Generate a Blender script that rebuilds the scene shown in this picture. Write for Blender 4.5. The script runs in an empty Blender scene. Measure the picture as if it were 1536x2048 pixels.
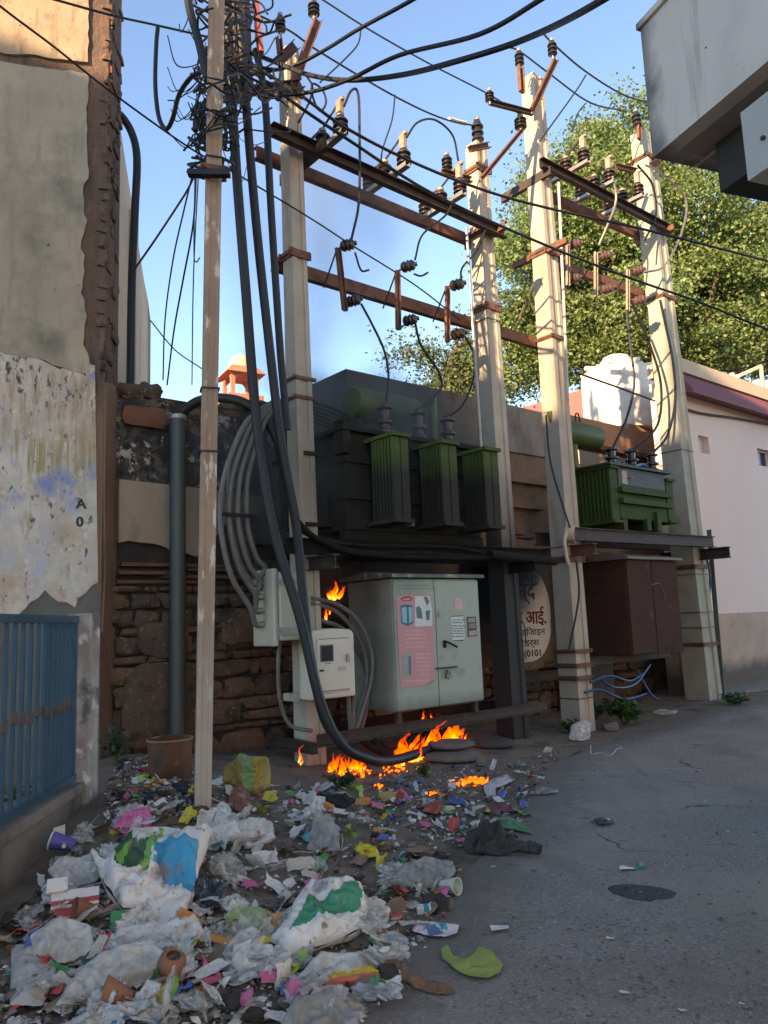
import bpy, bmesh, math, random
import numpy as np
from mathutils import Vector, Matrix, noise
from mathutils.geometry import tessellate_polygon
random.seed(7)
SC = bpy.context.scene
COL = SC.collection

# ------------------------------------------------------------------ camera
PX_F, CX, CY = 1540.0, 768.0, 1024.0        # focal length and centre in photograph pixels (1536 x 2048)
PITCH, ROLL, EYE = math.radians(8.1), math.radians(2.2), 1.6
FW = Vector((0, math.cos(PITCH), math.sin(PITCH)))
_u0 = Vector((0, -math.sin(PITCH), math.cos(PITCH)))
RT = Vector((1, 0, 0)) * math.cos(ROLL) - _u0 * math.sin(ROLL)
UP = _u0 * math.cos(ROLL) + Vector((1, 0, 0)) * math.sin(ROLL)
CAM = Vector((0, 0, EYE))
cd = bpy.data.cameras.new('camera')
cam = bpy.data.objects.new('camera', cd)
COL.objects.link(cam)
m = Matrix((RT, UP, -FW)).transposed().to_4x4()
m.translation = CAM
cam.matrix_world = m
cd.sensor_fit = 'VERTICAL'
cd.sensor_height = 36.0
cd.lens = PX_F / 2048 * 36.0
cd.clip_start, cd.clip_end = 0.05, 3000
SC.camera = cam

# ------------------------------------------------------------------ sky, sun, exposure
SUN_EL = math.radians(17)
SUN_DIR = Vector((-.552, -.834, 0)).normalized()          # horizontal direction towards the sun
w = bpy.data.worlds.new('World')
SC.world = w
w.use_nodes = True
nt = w.node_tree
sky = nt.nodes.new('ShaderNodeTexSky')
sky.sky_type = 'NISHITA'
sky.sun_disc = False
sky.sun_elevation = SUN_EL
sky.sun_rotation = math.atan2(SUN_DIR.x, SUN_DIR.y)
sky.altitude = 0
sky.air_density = 0.6
sky.dust_density = 0.0
sky.ozone_density = 2.9
bg = nt.nodes['Background']
bg.inputs['Strength'].default_value = 0.104
nt.links.new(sky.outputs[0], bg.inputs['Color'])
sl = bpy.data.lights.new('sun', 'SUN')
sl.energy = 2.05
sl.angle = math.radians(.5)
sl.color = (1.0, .85, .68)
so = bpy.data.objects.new('sun', sl)
COL.objects.link(so)
sd = SUN_DIR * math.cos(SUN_EL) + Vector((0, 0, math.sin(SUN_EL)))
so.rotation_euler = sd.to_track_quat('Z', 'Y').to_euler()
so.location = (-20, -30, 30)
SC.view_settings.view_transform = 'Standard'
SC.view_settings.look = 'None'
SC.view_settings.gamma = 1
SC.view_settings.exposure = 2.68
SC.view_settings.use_white_balance = True        # the phone balanced for open shade
SC.view_settings.white_balance_temperature = 8600
SC.cycles.use_denoising = True
SC.cycles.max_bounces = 5
SC.cycles.volume_bounces = 0
SC.cycles.diffuse_bounces = 3
SC.cycles.glossy_bounces = 2
SC.cycles.transparent_max_bounces = 10
SC.cycles.volume_step_rate = 2.5
SC.cycles.volume_max_steps = 48

# ------------------------------------------------------------------ pixel and frame helpers
def ray(x, y): return FW + RT * ((x - CX) / PX_F) - UP * ((y - CY) / PX_F)
ANG = math.radians(50.3)
D = Vector((math.sin(ANG), math.cos(ANG), 0))      # along the row of poles, away to the right
N = Vector((math.cos(ANG), -math.sin(ANG), 0))     # out of the wall, towards the road
Z = Vector((0, 0, 1))
_v = ray(618, 1540)
O = CAM + _v * (-EYE / _v.z)
O.z = 0
def W(t, n, z): return O + D * t + N * n + Z * z
def TNZ(p): q = p - O; return q.dot(D), q.dot(N), p.z
def pl(x, y, k=0.0):
    v = ray(x, y)
    return CAM + v * ((O + N * k - CAM).dot(N) / v.dot(N))
def dep(x, y, Y):
    v = ray(x, y)
    return CAM + v * (Y / v.y)
def hz(x, y, z):
    v = ray(x, y)
    return CAM + v * ((z - EYE) / v.z)
def vplane(x, y, p0, direction):
    nn = Vector((direction.y, -direction.x, 0)); v = ray(x, y)
    return CAM + v * ((p0 - CAM).dot(nn) / v.dot(nn))
def pt(x, y, k): return pl(x, y, k) if k < 2.9 else dep(x, y, k)
def proj(p):
    q = p - CAM; f = q.dot(FW)
    return CX + PX_F * q.dot(RT) / f, CY - PX_F * q.dot(UP) / f
def nz(x, y, z, s=1.0): return noise.noise(Vector((x * s, y * s, z * s)))
def gauss(X, Y, cx, cy, s): return math.exp(-((X - cx) ** 2 + (Y - cy) ** 2) / (2 * s * s))
def gz(X, Y):
    """height of the ground"""
    h = .30 * gauss(X, Y, -2.75, 8.3, .9) + .30 * gauss(X, Y, -2.0, 6.2, .8) + .16 * gauss(X, Y, -1.5, 4.6, 1.0) + .10 * gauss(X, Y, -.9, 6.3, 1.0)
    q = Vector((X, Y, 0)) - O
    t, n = q.dot(D), q.dot(N)
    h -= .15 * gauss(X, Y, 2.9, 11.6, 1.6)
    h += .10 * math.exp(-((n + .6) / .8) ** 2) * (1 if 0 < t < 3.6 else math.exp(-(min(abs(t), abs(t - 3.6)) / .6) ** 2))
    if X < 1.5 and Y < 14 and Y > 0:
        h += .022 * nz(X, Y, .3, 2.3) + .012 * nz(X, Y, .7, 7)
    return h
def G(x, y, lift=0.0):
    """point of the ground seen at a pixel"""
    z = 0.0
    for _ in range(14):
        p = hz(x, y, z + lift)
        z = .5 * z + .5 * gz(p.x, p.y)
    return hz(x, y, z + lift)

# ------------------------------------------------------------------ objects
ORG = {}
def tag(o, label=None, cat=None, group=None, kind=None):
    if label: o['label'] = label
    if cat: o['category'] = cat
    if group: o['group'] = group
    if kind: o['kind'] = kind
    return o
def empty(name, loc, label=None, cat=None, group=None, kind=None):
    o = bpy.data.objects.new(name, None)
    o.empty_display_size = .1
    COL.objects.link(o)
    o.location = loc
    ORG[o.name] = Vector(loc)
    return tag(o, label, cat, group, kind)
def link(name, me, mats, parent=None, origin=None):
    o = bpy.data.objects.new(name, me)
    for mm in (mats if isinstance(mats, (list, tuple)) else [mats]):
        if len(me.materials) < (len(mats) if isinstance(mats, (list, tuple)) else 1): me.materials.append(mm)
    COL.objects.link(o)
    if parent:
        o.parent = parent
    elif origin is not None:
        o.location = origin
    ORG[o.name] = Vector(origin) if origin is not None else Vector((0, 0, 0))
    return o
class MB:
    def __init__(s): s.v = []; s.f = []; s.m = []; s.mi = 0
    def add(s, vs, fs):
        b = len(s.v)
        s.v.extend(Vector(v) for v in vs)
        for f in fs: s.f.append([b + i for i in f]); s.m.append(s.mi)
        return s
    def hexa(s, c):      # 8 corners: bottom ring then top ring
        return s.add(c, [(0, 3, 2, 1), (4, 5, 6, 7), (0, 1, 5, 4), (1, 2, 6, 5), (2, 3, 7, 6), (3, 0, 4, 7)])
    def box(s, c, ax, ay, az):   # centre and three half axes
        c, ax, ay, az = Vector(c), Vector(ax), Vector(ay), Vector(az)
        return s.hexa([c - ax - ay - az, c + ax - ay - az, c + ax + ay - az, c - ax + ay - az, c - ax - ay + az, c + ax - ay + az, c + ax + ay + az, c - ax + ay + az])
    def tbox(s, t0, t1, n0, n1, z0, z1):
        return s.hexa([W(t0, n0, z0), W(t1, n0, z0), W(t1, n1, z0), W(t0, n1, z0), W(t0, n0, z1), W(t1, n0, z1), W(t1, n1, z1), W(t0, n1, z1)])
    def prism(s, poly, ext):     # list of points, extrusion vector
        k = len(poly); ext = Vector(ext)
        vs = [Vector(p) for p in poly] + [Vector(p) + ext for p in poly]
        tri = tessellate_polygon([[Vector(p) for p in poly]])
        fs = []
        nn = Vector((0, 0, 0))
        for i in range(k):
            a, b = vs[i], vs[(i + 1) % k]
            nn += a.cross(b)
        flip = nn.dot(ext) > 0
        for t in tri:
            fs.append(tuple(t)); fs.append(tuple(i + k for i in reversed(t)))
        for i in range(k):
            j = (i + 1) % k
            fs.append((i, j, j + k, i + k) if flip else (j, i, i + k, j + k))
        return s.add(vs, fs)
    def tube(s, path, r, sides=8, caps=True, twist=0):
        k = len(path); rs = r if isinstance(r, (list, tuple)) else [r] * k
        ref = None; vs = []
        for i, p in enumerate(path):
            tg = (path[min(i + 1, k - 1)] - path[max(i - 1, 0)])
            if tg.length < 1e-9: tg = Vector((0, 0, 1))
            tg.normalize()
            if ref is None:
                ref = tg.cross(Z if abs(tg.z) < .9 else Vector((1, 0, 0))).normalized()
            ref = (ref - tg * ref.dot(tg))
            if ref.length < 1e-6: ref = tg.orthogonal()
            ref.normalize(); b = tg.cross(ref)
            for j in range(sides):
                a = 2 * math.pi * j / sides + twist * i
                vs.append(p + (ref * math.cos(a) + b * math.sin(a)) * rs[i])
        fs = []
        for i in range(k - 1):
            for j in range(sides):
                j2 = (j + 1) % sides
                fs.append((i * sides + j, i * sides + j2, (i + 1) * sides + j2, (i + 1) * sides + j))
        if caps:
            fs.append(tuple(reversed(range(sides)))); fs.append(tuple((k - 1) * sides + j for j in range(sides)))
        return s.add(vs, fs)
    def lathe(s, prof, base, axis=Z, seg=14):
        axis = Vector(axis).normalized(); a = axis.orthogonal().normalized(); b = axis.cross(a)
        vs = []; fs = []
        for r, h in prof:
            for j in range(seg):
                an = 2 * math.pi * j / seg
                vs.append(Vector(base) + axis * h + (a * math.cos(an) + b * math.sin(an)) * r)
        k = len(prof)
        for i in range(k - 1):
            for j in range(seg):
                j2 = (j + 1) % seg
                fs.append((i * seg + j, i * seg + j2, (i + 1) * seg + j2, (i + 1) * seg + j))
        if prof[0][0] > 1e-4: fs.append(tuple(reversed(range(seg))))
        if prof[-1][0] > 1e-4: fs.append(tuple((k - 1) * seg + j for j in range(seg)))
        return s.add(vs, fs)
    def sect(s, p, q, pts, xa, ya):     # extrude a section (list of 2d points) from p to q
        poly = [p + xa * a + ya * b for a, b in pts]
        return s.prism(poly, q - p)
    def channel(s, p, q, out, up, w=.1, h=.2, th=.012):   # C section, open towards out
        return s.sect(p, q, [(0, -h / 2), (w, -h / 2), (w, -h / 2 + th), (th, -h / 2 + th), (th, h / 2 - th), (w, h / 2 - th), (w, h / 2), (0, h / 2)], out, up)
    def ibeam(s, p, q, out, up, w=.12, h=.2, th=.014):
        a, b = w / 2, h / 2
        return s.sect(p, q, [(-a, -b), (a, -b), (a, -b + th), (th / 2, -b + th), (th / 2, b - th), (a, b - th), (a, b), (-a, b), (-a, b - th), (-th / 2, b - th), (-th / 2, -b + th), (-a, -b + th)], out, up)
    def angle(s, p, q, out, up, w=.075, th=.01):
        return s.sect(p, q, [(0, 0), (w, 0), (w, th), (th, th), (th, w), (0, w)], out, up)
    def build(s, name, mats, parent=None, smooth=False, origin=None, bevel=0, ws=False):
        vs = s.v
        if parent is not None:
            org = ORG[parent.name]
        elif origin is not None:
            org = Vector(origin)
        elif ws:
            org = Vector((0, 0, 0))
        else:
            lo = Vector((min(v[i] for v in vs) for i in range(3))); hi = Vector((max(v[i] for v in vs) for i in range(3)))
            org = Vector(((lo.x + hi.x) / 2, (lo.y + hi.y) / 2, lo.z))
        me = bpy.data.meshes.new(name)
        me.from_pydata([tuple(v - org) for v in vs], [], s.f)
        mats = mats if isinstance(mats, (list, tuple)) else [mats]
        for mm in mats: me.materials.append(mm)
        if len(mats) > 1:
            me.polygons.foreach_set('material_index', s.m)
        if smooth:
            me.polygons.foreach_set('use_smooth', [True] * len(me.polygons))
        me.update()
        bm = bmesh.new(); bm.from_mesh(me)
        bmesh.ops.recalc_face_normals(bm, faces=bm.faces)
        bm.to_mesh(me); bm.free()
        if smooth and smooth != 'all':
            me.set_sharp_from_angle(angle=math.radians(42))
        o = link(name, me, mats, parent, org)
        if bevel:
            b = o.modifiers.new('bevel', 'BEVEL'); b.width = bevel; b.segments = 2; b.limit_method = 'ANGLE'; b.angle_limit = math.radians(40)
        return o
def crom(P, per=8):
    """Catmull-Rom through points"""
    if len(P) < 3: return [P[0].lerp(P[-1], i / per) for i in range(per + 1)]
    out = []
    Q = [P[0] * 2 - P[1]] + list(P) + [P[-1] * 2 - P[-2]]
    for i in range(1, len(Q) - 2):
        a, b, c, d = Q[i - 1], Q[i], Q[i + 1], Q[i + 2]
        for k in range(per):
            t = k / per
            out.append(.5 * ((2 * b) + (c - a) * t + (2 * a - 5 * b + 4 * c - d) * t * t + (3 * b - a - 3 * c + d) * t ** 3))
    out.append(Q[-2])
    return out
def cable(name, label, cat, pts, wpx, mt, group=None, sides=7, per=7, parent=None):
    P = [pt(*p) for p in pts]
    md = sum((p - CAM).length for p in P) / len(P)
    b = MB().tube(crom(P, per), wpx / 2 / PX_F * md, sides)
    o = b.build(name, mt, parent, smooth=True)
    if parent is None: tag(o, label, cat, group)
    return o

# ------------------------------------------------------------------ materials
MATS = {}
def mat(name, c1, c2=None, scale=4.0, rough=.8, metal=0.0, bump=0.0, bscale=None, stains=(), stretch=(1, 1, 1), detail=6, spec=.5, fac=(.3, .7), world=False, trans=0.0, alpha=1.0, two=False, emis=None, emis_s=0, rnd=0):
    if name in MATS: return MATS[name]
    warm = lambda c: (min(.9, c[0] * 1.13), c[1], c[2] * .86)      # warm tint in every colour, offsets the blue skylight
    c1 = warm(c1); c2 = warm(c2) if c2 else None; stains = [(warm(s[0]), *s[1:]) for s in stains]
    m = bpy.data.materials.new(name); m.use_nodes = True
    MATS[name] = m
    nt = m.node_tree; nd = nt.nodes; lk = nt.links
    p = nd['Principled BSDF']
    p.inputs['Roughness'].default_value = rough
    p.inputs['Metallic'].default_value = metal
    p.inputs['Specular IOR Level'].default_value = spec
    if alpha < 1: p.inputs['Alpha'].default_value = alpha
    if trans: p.inputs['Transmission Weight'].default_value = trans
    tc = nd.new('ShaderNodeTexCoord')
    src = tc.outputs['Object']
    if world:
        g = nd.new('ShaderNodeNewGeometry'); src = g.outputs['Position']
    def nzn(sc, st=(1, 1, 1), det=detail, off=0.0):
        mp = nd.new('ShaderNodeMapping'); mp.inputs['Scale'].default_value = st; mp.inputs['Location'].default_value = (off, off * 1.7, off * .6)
        lk.new(src, mp.inputs['Vector'])
        n = nd.new('ShaderNodeTexNoise'); n.inputs['Scale'].default_value = sc; n.inputs['Detail'].default_value = det
        n.inputs['Roughness'].default_value = .62
        lk.new(mp.outputs[0], n.inputs['Vector'])
        return n.outputs['Fac']
    def ramp(sock, lo, hi):
        r = nd.new('ShaderNodeMapRange'); r.inputs['From Min'].default_value = lo; r.inputs['From Max'].default_value = hi
        lk.new(sock, r.inputs['Value']); return r.outputs[0]
    def mix(fac, a, b):
        x = nd.new('ShaderNodeMix'); x.data_type = 'RGBA'
        lk.new(fac, x.inputs['Factor'])
        for sk, v in ((x.inputs[6], a), (x.inputs[7], b)):
            if hasattr(v, 'is_linked'): lk.new(v, sk)
            else: sk.default_value = (*v, 1)
        return x.outputs[2]
    c2 = c2 or tuple(v * .72 for v in c1)
    col = mix(ramp(nzn(scale, stretch), *fac), c1, c2)
    for i, s in enumerate(stains):
        sc, lo, hi = s[1], s[2], s[3]
        st = s[4] if len(s) > 4 else (1, 1, 1)
        col = mix(ramp(nzn(sc, st, 8, 3.1 + i * 5.3), lo, hi), col, s[0])
    if rnd:
        oi = nd.new('ShaderNodeObjectInfo')
        hs = nd.new('ShaderNodeHueSaturation')
        mr = nd.new('ShaderNodeMapRange'); mr.inputs['To Min'].default_value = 1 - rnd; mr.inputs['To Max'].default_value = 1 + rnd
        lk.new(oi.outputs['Random'], mr.inputs['Value']); lk.new(mr.outputs[0], hs.inputs['Value']); lk.new(col, hs.inputs['Color'])
        col = hs.outputs[0]
    lk.new(col, p.inputs['Base Color'])
    if emis:
        p.inputs['Emission Color'].default_value = (*emis, 1); p.inputs['Emission Strength'].default_value = emis_s
    if bump:
        bn = nd.new('ShaderNodeBump'); bn.inputs['Strength'].default_value = min(1, bump); bn.inputs['Distance'].default_value = .02 * max(1, bump)
        lk.new(nzn(bscale or scale * 6, (1, 1, 1), 8, 9.0), bn.inputs['Height']); lk.new(bn.outputs[0], p.inputs['Normal'])
    MATCOL[name] = (nt, col, p, nzn, ramp, mix)
    return m
MATCOL = {}
def over(m, fac_builder, color):
    """lay one more colour over a material: fac_builder(nodes, links, noise, ramp) returns a factor socket"""
    nt, col, p, nzn, ramp, mix = MATCOL[m.name]
    f = fac_builder(nt.nodes, nt.links, nzn, ramp)
    c = mix(f, col, (min(.9, color[0] * 1.13), color[1], color[2] * .86))  # same warm tint as the base colours
    nt.links.new(c, p.inputs['Base Color'])
    MATCOL[m.name] = (nt, c, p, nzn, ramp, mix)
    return m
def zfac(lo, hi, amp=.3, sc=3.0):
    """factor that runs from 0 to 1 between two heights, edge broken up by noise"""
    def fb(nd, lk, nzn, ramp):
        g = nd.new('ShaderNodeNewGeometry'); s = nd.new('ShaderNodeSeparateXYZ'); lk.new(g.outputs['Position'], s.inputs[0])
        ml = nd.new('ShaderNodeMath'); ml.operation = 'MULTIPLY_ADD'; ml.inputs[1].default_value = amp; lk.new(nzn(sc, (1, 1, 1), 8, 21.0), ml.inputs[0]); lk.new(s.outputs['Z'], ml.inputs[2])
        return ramp(ml.outputs[0], lo + amp / 2, hi + amp / 2)
    return fb
def soot(center, radius, amp=1.0, sc=1.2, gain=1.0, soft=.5, zs=.6):
    """soot stain round a centre of fire"""
    def fb(nd, lk, nzn, ramp):
        g = nd.new('ShaderNodeNewGeometry')
        su = nd.new('ShaderNodeVectorMath'); su.operation = 'SUBTRACT'; su.inputs[1].default_value = tuple(center); lk.new(g.outputs['Position'], su.inputs[0])
        sc_ = nd.new('ShaderNodeVectorMath'); sc_.operation = 'MULTIPLY'; sc_.inputs[1].default_value = (1, 1, zs); lk.new(su.outputs[0], sc_.inputs[0])
        ln = nd.new('ShaderNodeVectorMath'); ln.operation = 'LENGTH'; lk.new(sc_.outputs[0], ln.inputs[0])
        ml = nd.new('ShaderNodeMath'); ml.operation = 'MULTIPLY_ADD'; ml.inputs[1].default_value = amp; lk.new(nzn(sc, (1, 1, 1), 8, 33.0), ml.inputs[0]); lk.new(ln.outputs['Value'], ml.inputs[2])
        r = ramp(ml.outputs[0], radius + amp / 2 + soft, radius + amp / 2 - soft)
        if gain < 1:
            k = nd.new('ShaderNodeMath'); k.operation = 'MULTIPLY'; k.inputs[1].default_value = gain; lk.new(r, k.inputs[0]); return k.outputs[0]
        return r
    return fb
BLACK = (.012, .012, .012)
M = {}
M['concrete'] = mat('pole_concrete', (.42, .375, .325), (.33, .295, .25), 3, .85, bump=.15, bscale=60, stains=[((.24, .20, .16), 2.2, .56, .72, (1, 1, .25))])
M['concrete_pink'] = mat('pole_concrete_pink', (.33, .245, .185), (.25, .185, .14), 3, .85, bump=.25, bscale=40, stains=[((.55, .50, .45), 14, .56, .62, (1, 1, .3))])
over(M['concrete_pink'], zfac(2.0, .8, 1.2, 3), (.36, .31, .27))
M['concrete_green'] = mat('pole_concrete_green', (.38, .375, .32), (.28, .28, .235), 3, .85, bump=.2, bscale=50)
M['concrete_soot'] = mat('pole_concrete_soot', (.42, .375, .325), (.33, .295, .25), 3, .85, bump=.15, bscale=60)
over(M['concrete_soot'], zfac(3.9, 2.5, .7, 3), (.03, .028, .027))
M['rust'] = mat('rusty_steel', (.20, .085, .05), (.11, .05, .035), 5, .75, .15, bump=.15, bscale=60, stains=[((.05, .035, .03), 7, .5, .7)])
M['dark_steel'] = mat('dark_rusty_steel', (.065, .042, .035), (.035, .025, .022), 6, .7, .2, bump=.12, bscale=60, stains=[((.12, .06, .035), 9, .58, .7)])
M['galv'] = mat('galvanised_steel', (.33, .34, .34), (.22, .23, .23), 8, .5, .6)
M['soot_steel'] = mat('sooty_steel', (.014, .013, .013), (.024, .021, .019), 4, .9, spec=.1, bump=.1, bscale=40)
M['porcelain'] = mat('brown_porcelain', (.045, .025, .02), (.025, .016, .014), 8, .25, spec=.6)
M['porcelain_black'] = mat('dark_porcelain', (.018, .017, .018), (.03, .025, .024), 8, .25, spec=.6)
M['porcelain_rust'] = mat('dusty_brown_porcelain', (.10, .05, .04), (.06, .036, .032), 8, .45)
M['cap'] = mat('insulator_cap_metal', (.40, .33, .27), (.22, .17, .13), 12, .6, .3)
M['black_cable'] = mat('black_cable_sheath', (.010, .010, .011), (.018, .018, .019), 3, .55, spec=.3)
M['conduit'] = mat('dark_conduit_sheath', (.013, .013, .015), (.022, .022, .024), 3, .5, spec=.35)
M['grey_cable'] = mat('grey_dusty_cable', (.15, .14, .128), (.09, .085, .078), 5, .6)
M['wire'] = mat('bare_wire', (.03, .028, .028), (.02, .02, .02), 5, .5, .3)
M['alu'] = mat('aluminium_wire', (.32, .30, .28), (.2, .19, .18), 8, .45, .7)
M['blue_cable'] = mat('blue_cable_sheath', (.015, .045, .15), (.012, .035, .11), 5, .45)
M['green'] = mat('transformer_green', (.075, .115, .028), (.055, .085, .022), 4, .5, stains=[((.03, .04, .02), 5, .55, .75)], bump=.05)
M['green2'] = mat('transformer_green_clean', (.046, .078, .02), (.034, .058, .016), 4, .7, spec=.15, stains=[((.06, .05, .03), 6, .6, .75)], bump=.05)
M['green_soot'] = mat('transformer_green_sooted', (.075, .10, .032), (.055, .078, .026), 4, .75, spec=.15, stains=[((.03, .04, .02), 5, .55, .75)], bump=.05)
over(M['green_soot'], zfac(3.55, 3.25, .25, 7), (.030, .028, .022))
M['tank_soot'] = mat('transformer_tank_sooted', (.034, .033, .028), (.016, .0155, .0135), 3, .9, bump=.1, spec=.08)
# ================================================================== ground and road
g_m = mat('dirt', (.19, .145, .105), (.125, .095, .07), 3.5, .95, bump=.8, bscale=26, world=True, stains=[((.05, .045, .04), 2.1, .52, .68), ((.22, .19, .16), 18, .63, .70)])
def axis_pts(a, b, fine0, fine1, fs, far):
    s = []; x = fine0
    while x < fine1: s.append(x); x += fs
    s.append(fine1)
    st = fs
    lo = []; x = fine0
    while x > a: st *= 1.6; x -= st; lo.append(max(x, a))
    st = fs; hi = []; x = fine1
    while x < b: st *= 1.6; x += st; hi.append(min(x, b))
    return list(reversed(lo)) + s + hi
xs = axis_pts(-1500, 1500, -4.2, 3.0, .07, 0); ys = axis_pts(-1500, 1500, 1.5, 15, .09, 0)
b = MB()
for Y in ys:
    for X in xs: b.v.append(Vector((X, Y, gz(X, Y))))
nx = len(xs)
for j in range(len(ys) - 1):
    for i in range(nx - 1):
        b.f.append([j * nx + i, j * nx + i + 1, (j + 1) * nx + i + 1, (j + 1) * nx + i]); b.m.append(0)
ground = b.build('ground', g_m, smooth='all', ws=True)
tag(ground, kind='structure', label='brown dirt ground under the litter and wall')

# road: edge read from the photograph
road_px = [(560, 2300), (660, 2048), (740, 1960), (850, 1880), (905, 1800), (960, 1735), (1000, 1690), (1040, 1640), (1075, 1570), (1120, 1520), (1170, 1485), (1240, 1462), (1330, 1440), (1420, 1420), (1536, 1404)]
edge = [hz(x, y, -.02) for x, y in road_px]
edge = crom([Vector((p.x, p.y, 0)) for p in edge], 10)
for i in range(4): edge.append(edge[-1] + (edge[-1] - edge[-2]).normalized() * (4 + i * 8))
edge.insert(0, edge[0] + Vector((-.4, -2, 0))); edge.insert(0, edge[0] + Vector((-.5, -12, 0)))
b = MB(); da = []
NR = 26
for i, p in enumerate(edge):
    j = .07 * nz(p.x, p.y, 5, 2.2) + .05 * nz(p.x, p.y, 9, 6.5)
    for k in range(NR + 1):
        u = k / NR
        off = 14 * u ** 1.9 + (j if k == 0 else 0)
        X = p.x + off * .80 + (j * .2); Y = p.y - off * .60
        b.v.append(Vector((X, Y, gz(X, Y) + .012 + (.0 if k else -.004))))
        da.append(max(0, 1 - off / .9))
for i in range(len(edge) - 1):
    for k in range(NR):
        a = i * (NR + 1) + k
        b.f.append([a, a + 1, a + NR + 2, a + NR + 1]); b.m.append(0)
r_m = mat('asphalt', (.24, .222, .205), (.195, .18, .166), 1.2, .9, bump=1.0, bscale=75, world=True, stains=[((.37, .345, .315), 46, .575, .64), ((.085, .08, .076), 38, .565, .64), ((.36, .34, .31), 85, .58, .64), ((.30, .27, .23), .7, .48, .70), ((.13, .122, .113), .9, .54, .70, (1, .35, 1)), ((.10, .095, .09), 3.2, .62, .70)])
nt_, col_, p_, nzn_, ramp_, mix_ = MATCOL['asphalt']
at = nt_.nodes.new('ShaderNodeAttribute'); at.attribute_name = 'dirt'
ad = nt_.nodes.new('ShaderNodeMath'); ad.operation = 'ADD'; nt_.links.new(at.outputs['Fac'], ad.inputs[0]); nt_.links.new(nzn_(6, (1, 1, 1), 9, 2.0), ad.inputs[1])
vo_ = nt_.nodes.new('ShaderNodeTexVoronoi'); vo_.feature = 'DISTANCE_TO_EDGE'; vo_.inputs['Scale'].default_value = .55
gp_ = nt_.nodes.new('ShaderNodeNewGeometry'); ds_ = nt_.nodes.new('ShaderNodeVectorMath'); ds_.operation = 'MULTIPLY_ADD'; ds_.inputs[1].default_value = (.5, .5, .5)
nv_ = nt_.nodes.new('ShaderNodeTexNoise'); nv_.inputs['Scale'].default_value = 2.5; nv_.inputs['Detail'].default_value = 6; nt_.links.new(gp_.outputs['Position'], nv_.inputs['Vector'])
nt_.links.new(nv_.outputs['Color'], ds_.inputs[0]); nt_.links.new(gp_.outputs['Position'], ds_.inputs[2]); nt_.links.new(ds_.outputs[0], vo_.inputs['Vector'])
cf_ = nt_.nodes.new('ShaderNodeMath'); cf_.operation = 'MULTIPLY'
nt_.links.new(ramp_(vo_.outputs['Distance'], .010, .002), cf_.inputs[0]); nt_.links.new(ramp_(nzn_(.7, (1, 1, 1), 3, 7.0), .52, .60), cf_.inputs[1])
col_ = mix_(cf_.outputs[0], col_, (.05, .045, .04))
nt_.links.new(mix_(ramp_(ad.outputs[0], .85, 1.35), col_, (.17, .135, .10)), p_.inputs['Base Color'])
road = b.build('road', r_m, smooth='all', ws=True)
at = road.data.attributes.new('dirt', 'FLOAT', 'POINT'); at.data.foreach_set('value', da)
tag(road, kind='structure', label='grey worn asphalt lane')
# dark pothole patch
b = MB(); c0 = G(1285, 1790); ring = []
poly = [(1214, 1778), (1240, 1770), (1290, 1774), (1330, 1782), (1356, 1792), (1340, 1804), (1300, 1808), (1260, 1802), (1228, 1792)]
pp = crom([G(x, y) for x, y in poly] + [G(*poly[0])], 9)[:-1]
for s, dz in ((1.0, .014), (.88, .018), (.5, .019)):
    b.v.extend(c0.lerp(p, s * (1 + .22 * nz(p.x, p.y, s, 9) + .08 * nz(p.x, p.y, s, 25))) * 1.0 + Z * (dz - .002) for p in pp)
k = len(pp)
for r in range(2):
    for i in range(k):
        j = (i + 1) % k; b.f.append([r * k + i, r * k + j, (r + 1) * k + j, (r + 1) * k + i]); b.m.append(0)
b.f.append([2 * k + i for i in range(k)]); b.m.append(0)
b.build('patch', mat('tar_patch', (.022, .022, .024), (.045, .043, .04), 22, .75, bump=.8, bscale=80, stains=[((.12, .105, .08), 30, .62, .7)]), road)
# raised slab by the pink house
b = MB()
q0, q1 = hz(1448, 1392, .0), hz(1580, 1372, 0)
e = (q1 - q0).normalized(); s_ = Vector((e.y, -e.x, 0))
b.hexa([q0 - s_ * .8 - Z * .1, q1 + e * 8 - s_ * .8 - Z * .1, q1 + e * 8 + s_ * .15 - Z * .1, q0 + s_ * .05 - Z * .1, q0 - s_ * .8 + Z * .10, q1 + e * 8 - s_ * .8 + Z * .1, q1 + e * 8 + s_ * .1 + Z * .10, q0 + Z * .03])
tag(b.build('pavement', mat('pavement_slab', (.20, .18, .155), (.14, .125, .11), 4, .9, bump=.4, bscale=40)), kind='structure', label='low concrete slab along the pink house')

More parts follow.
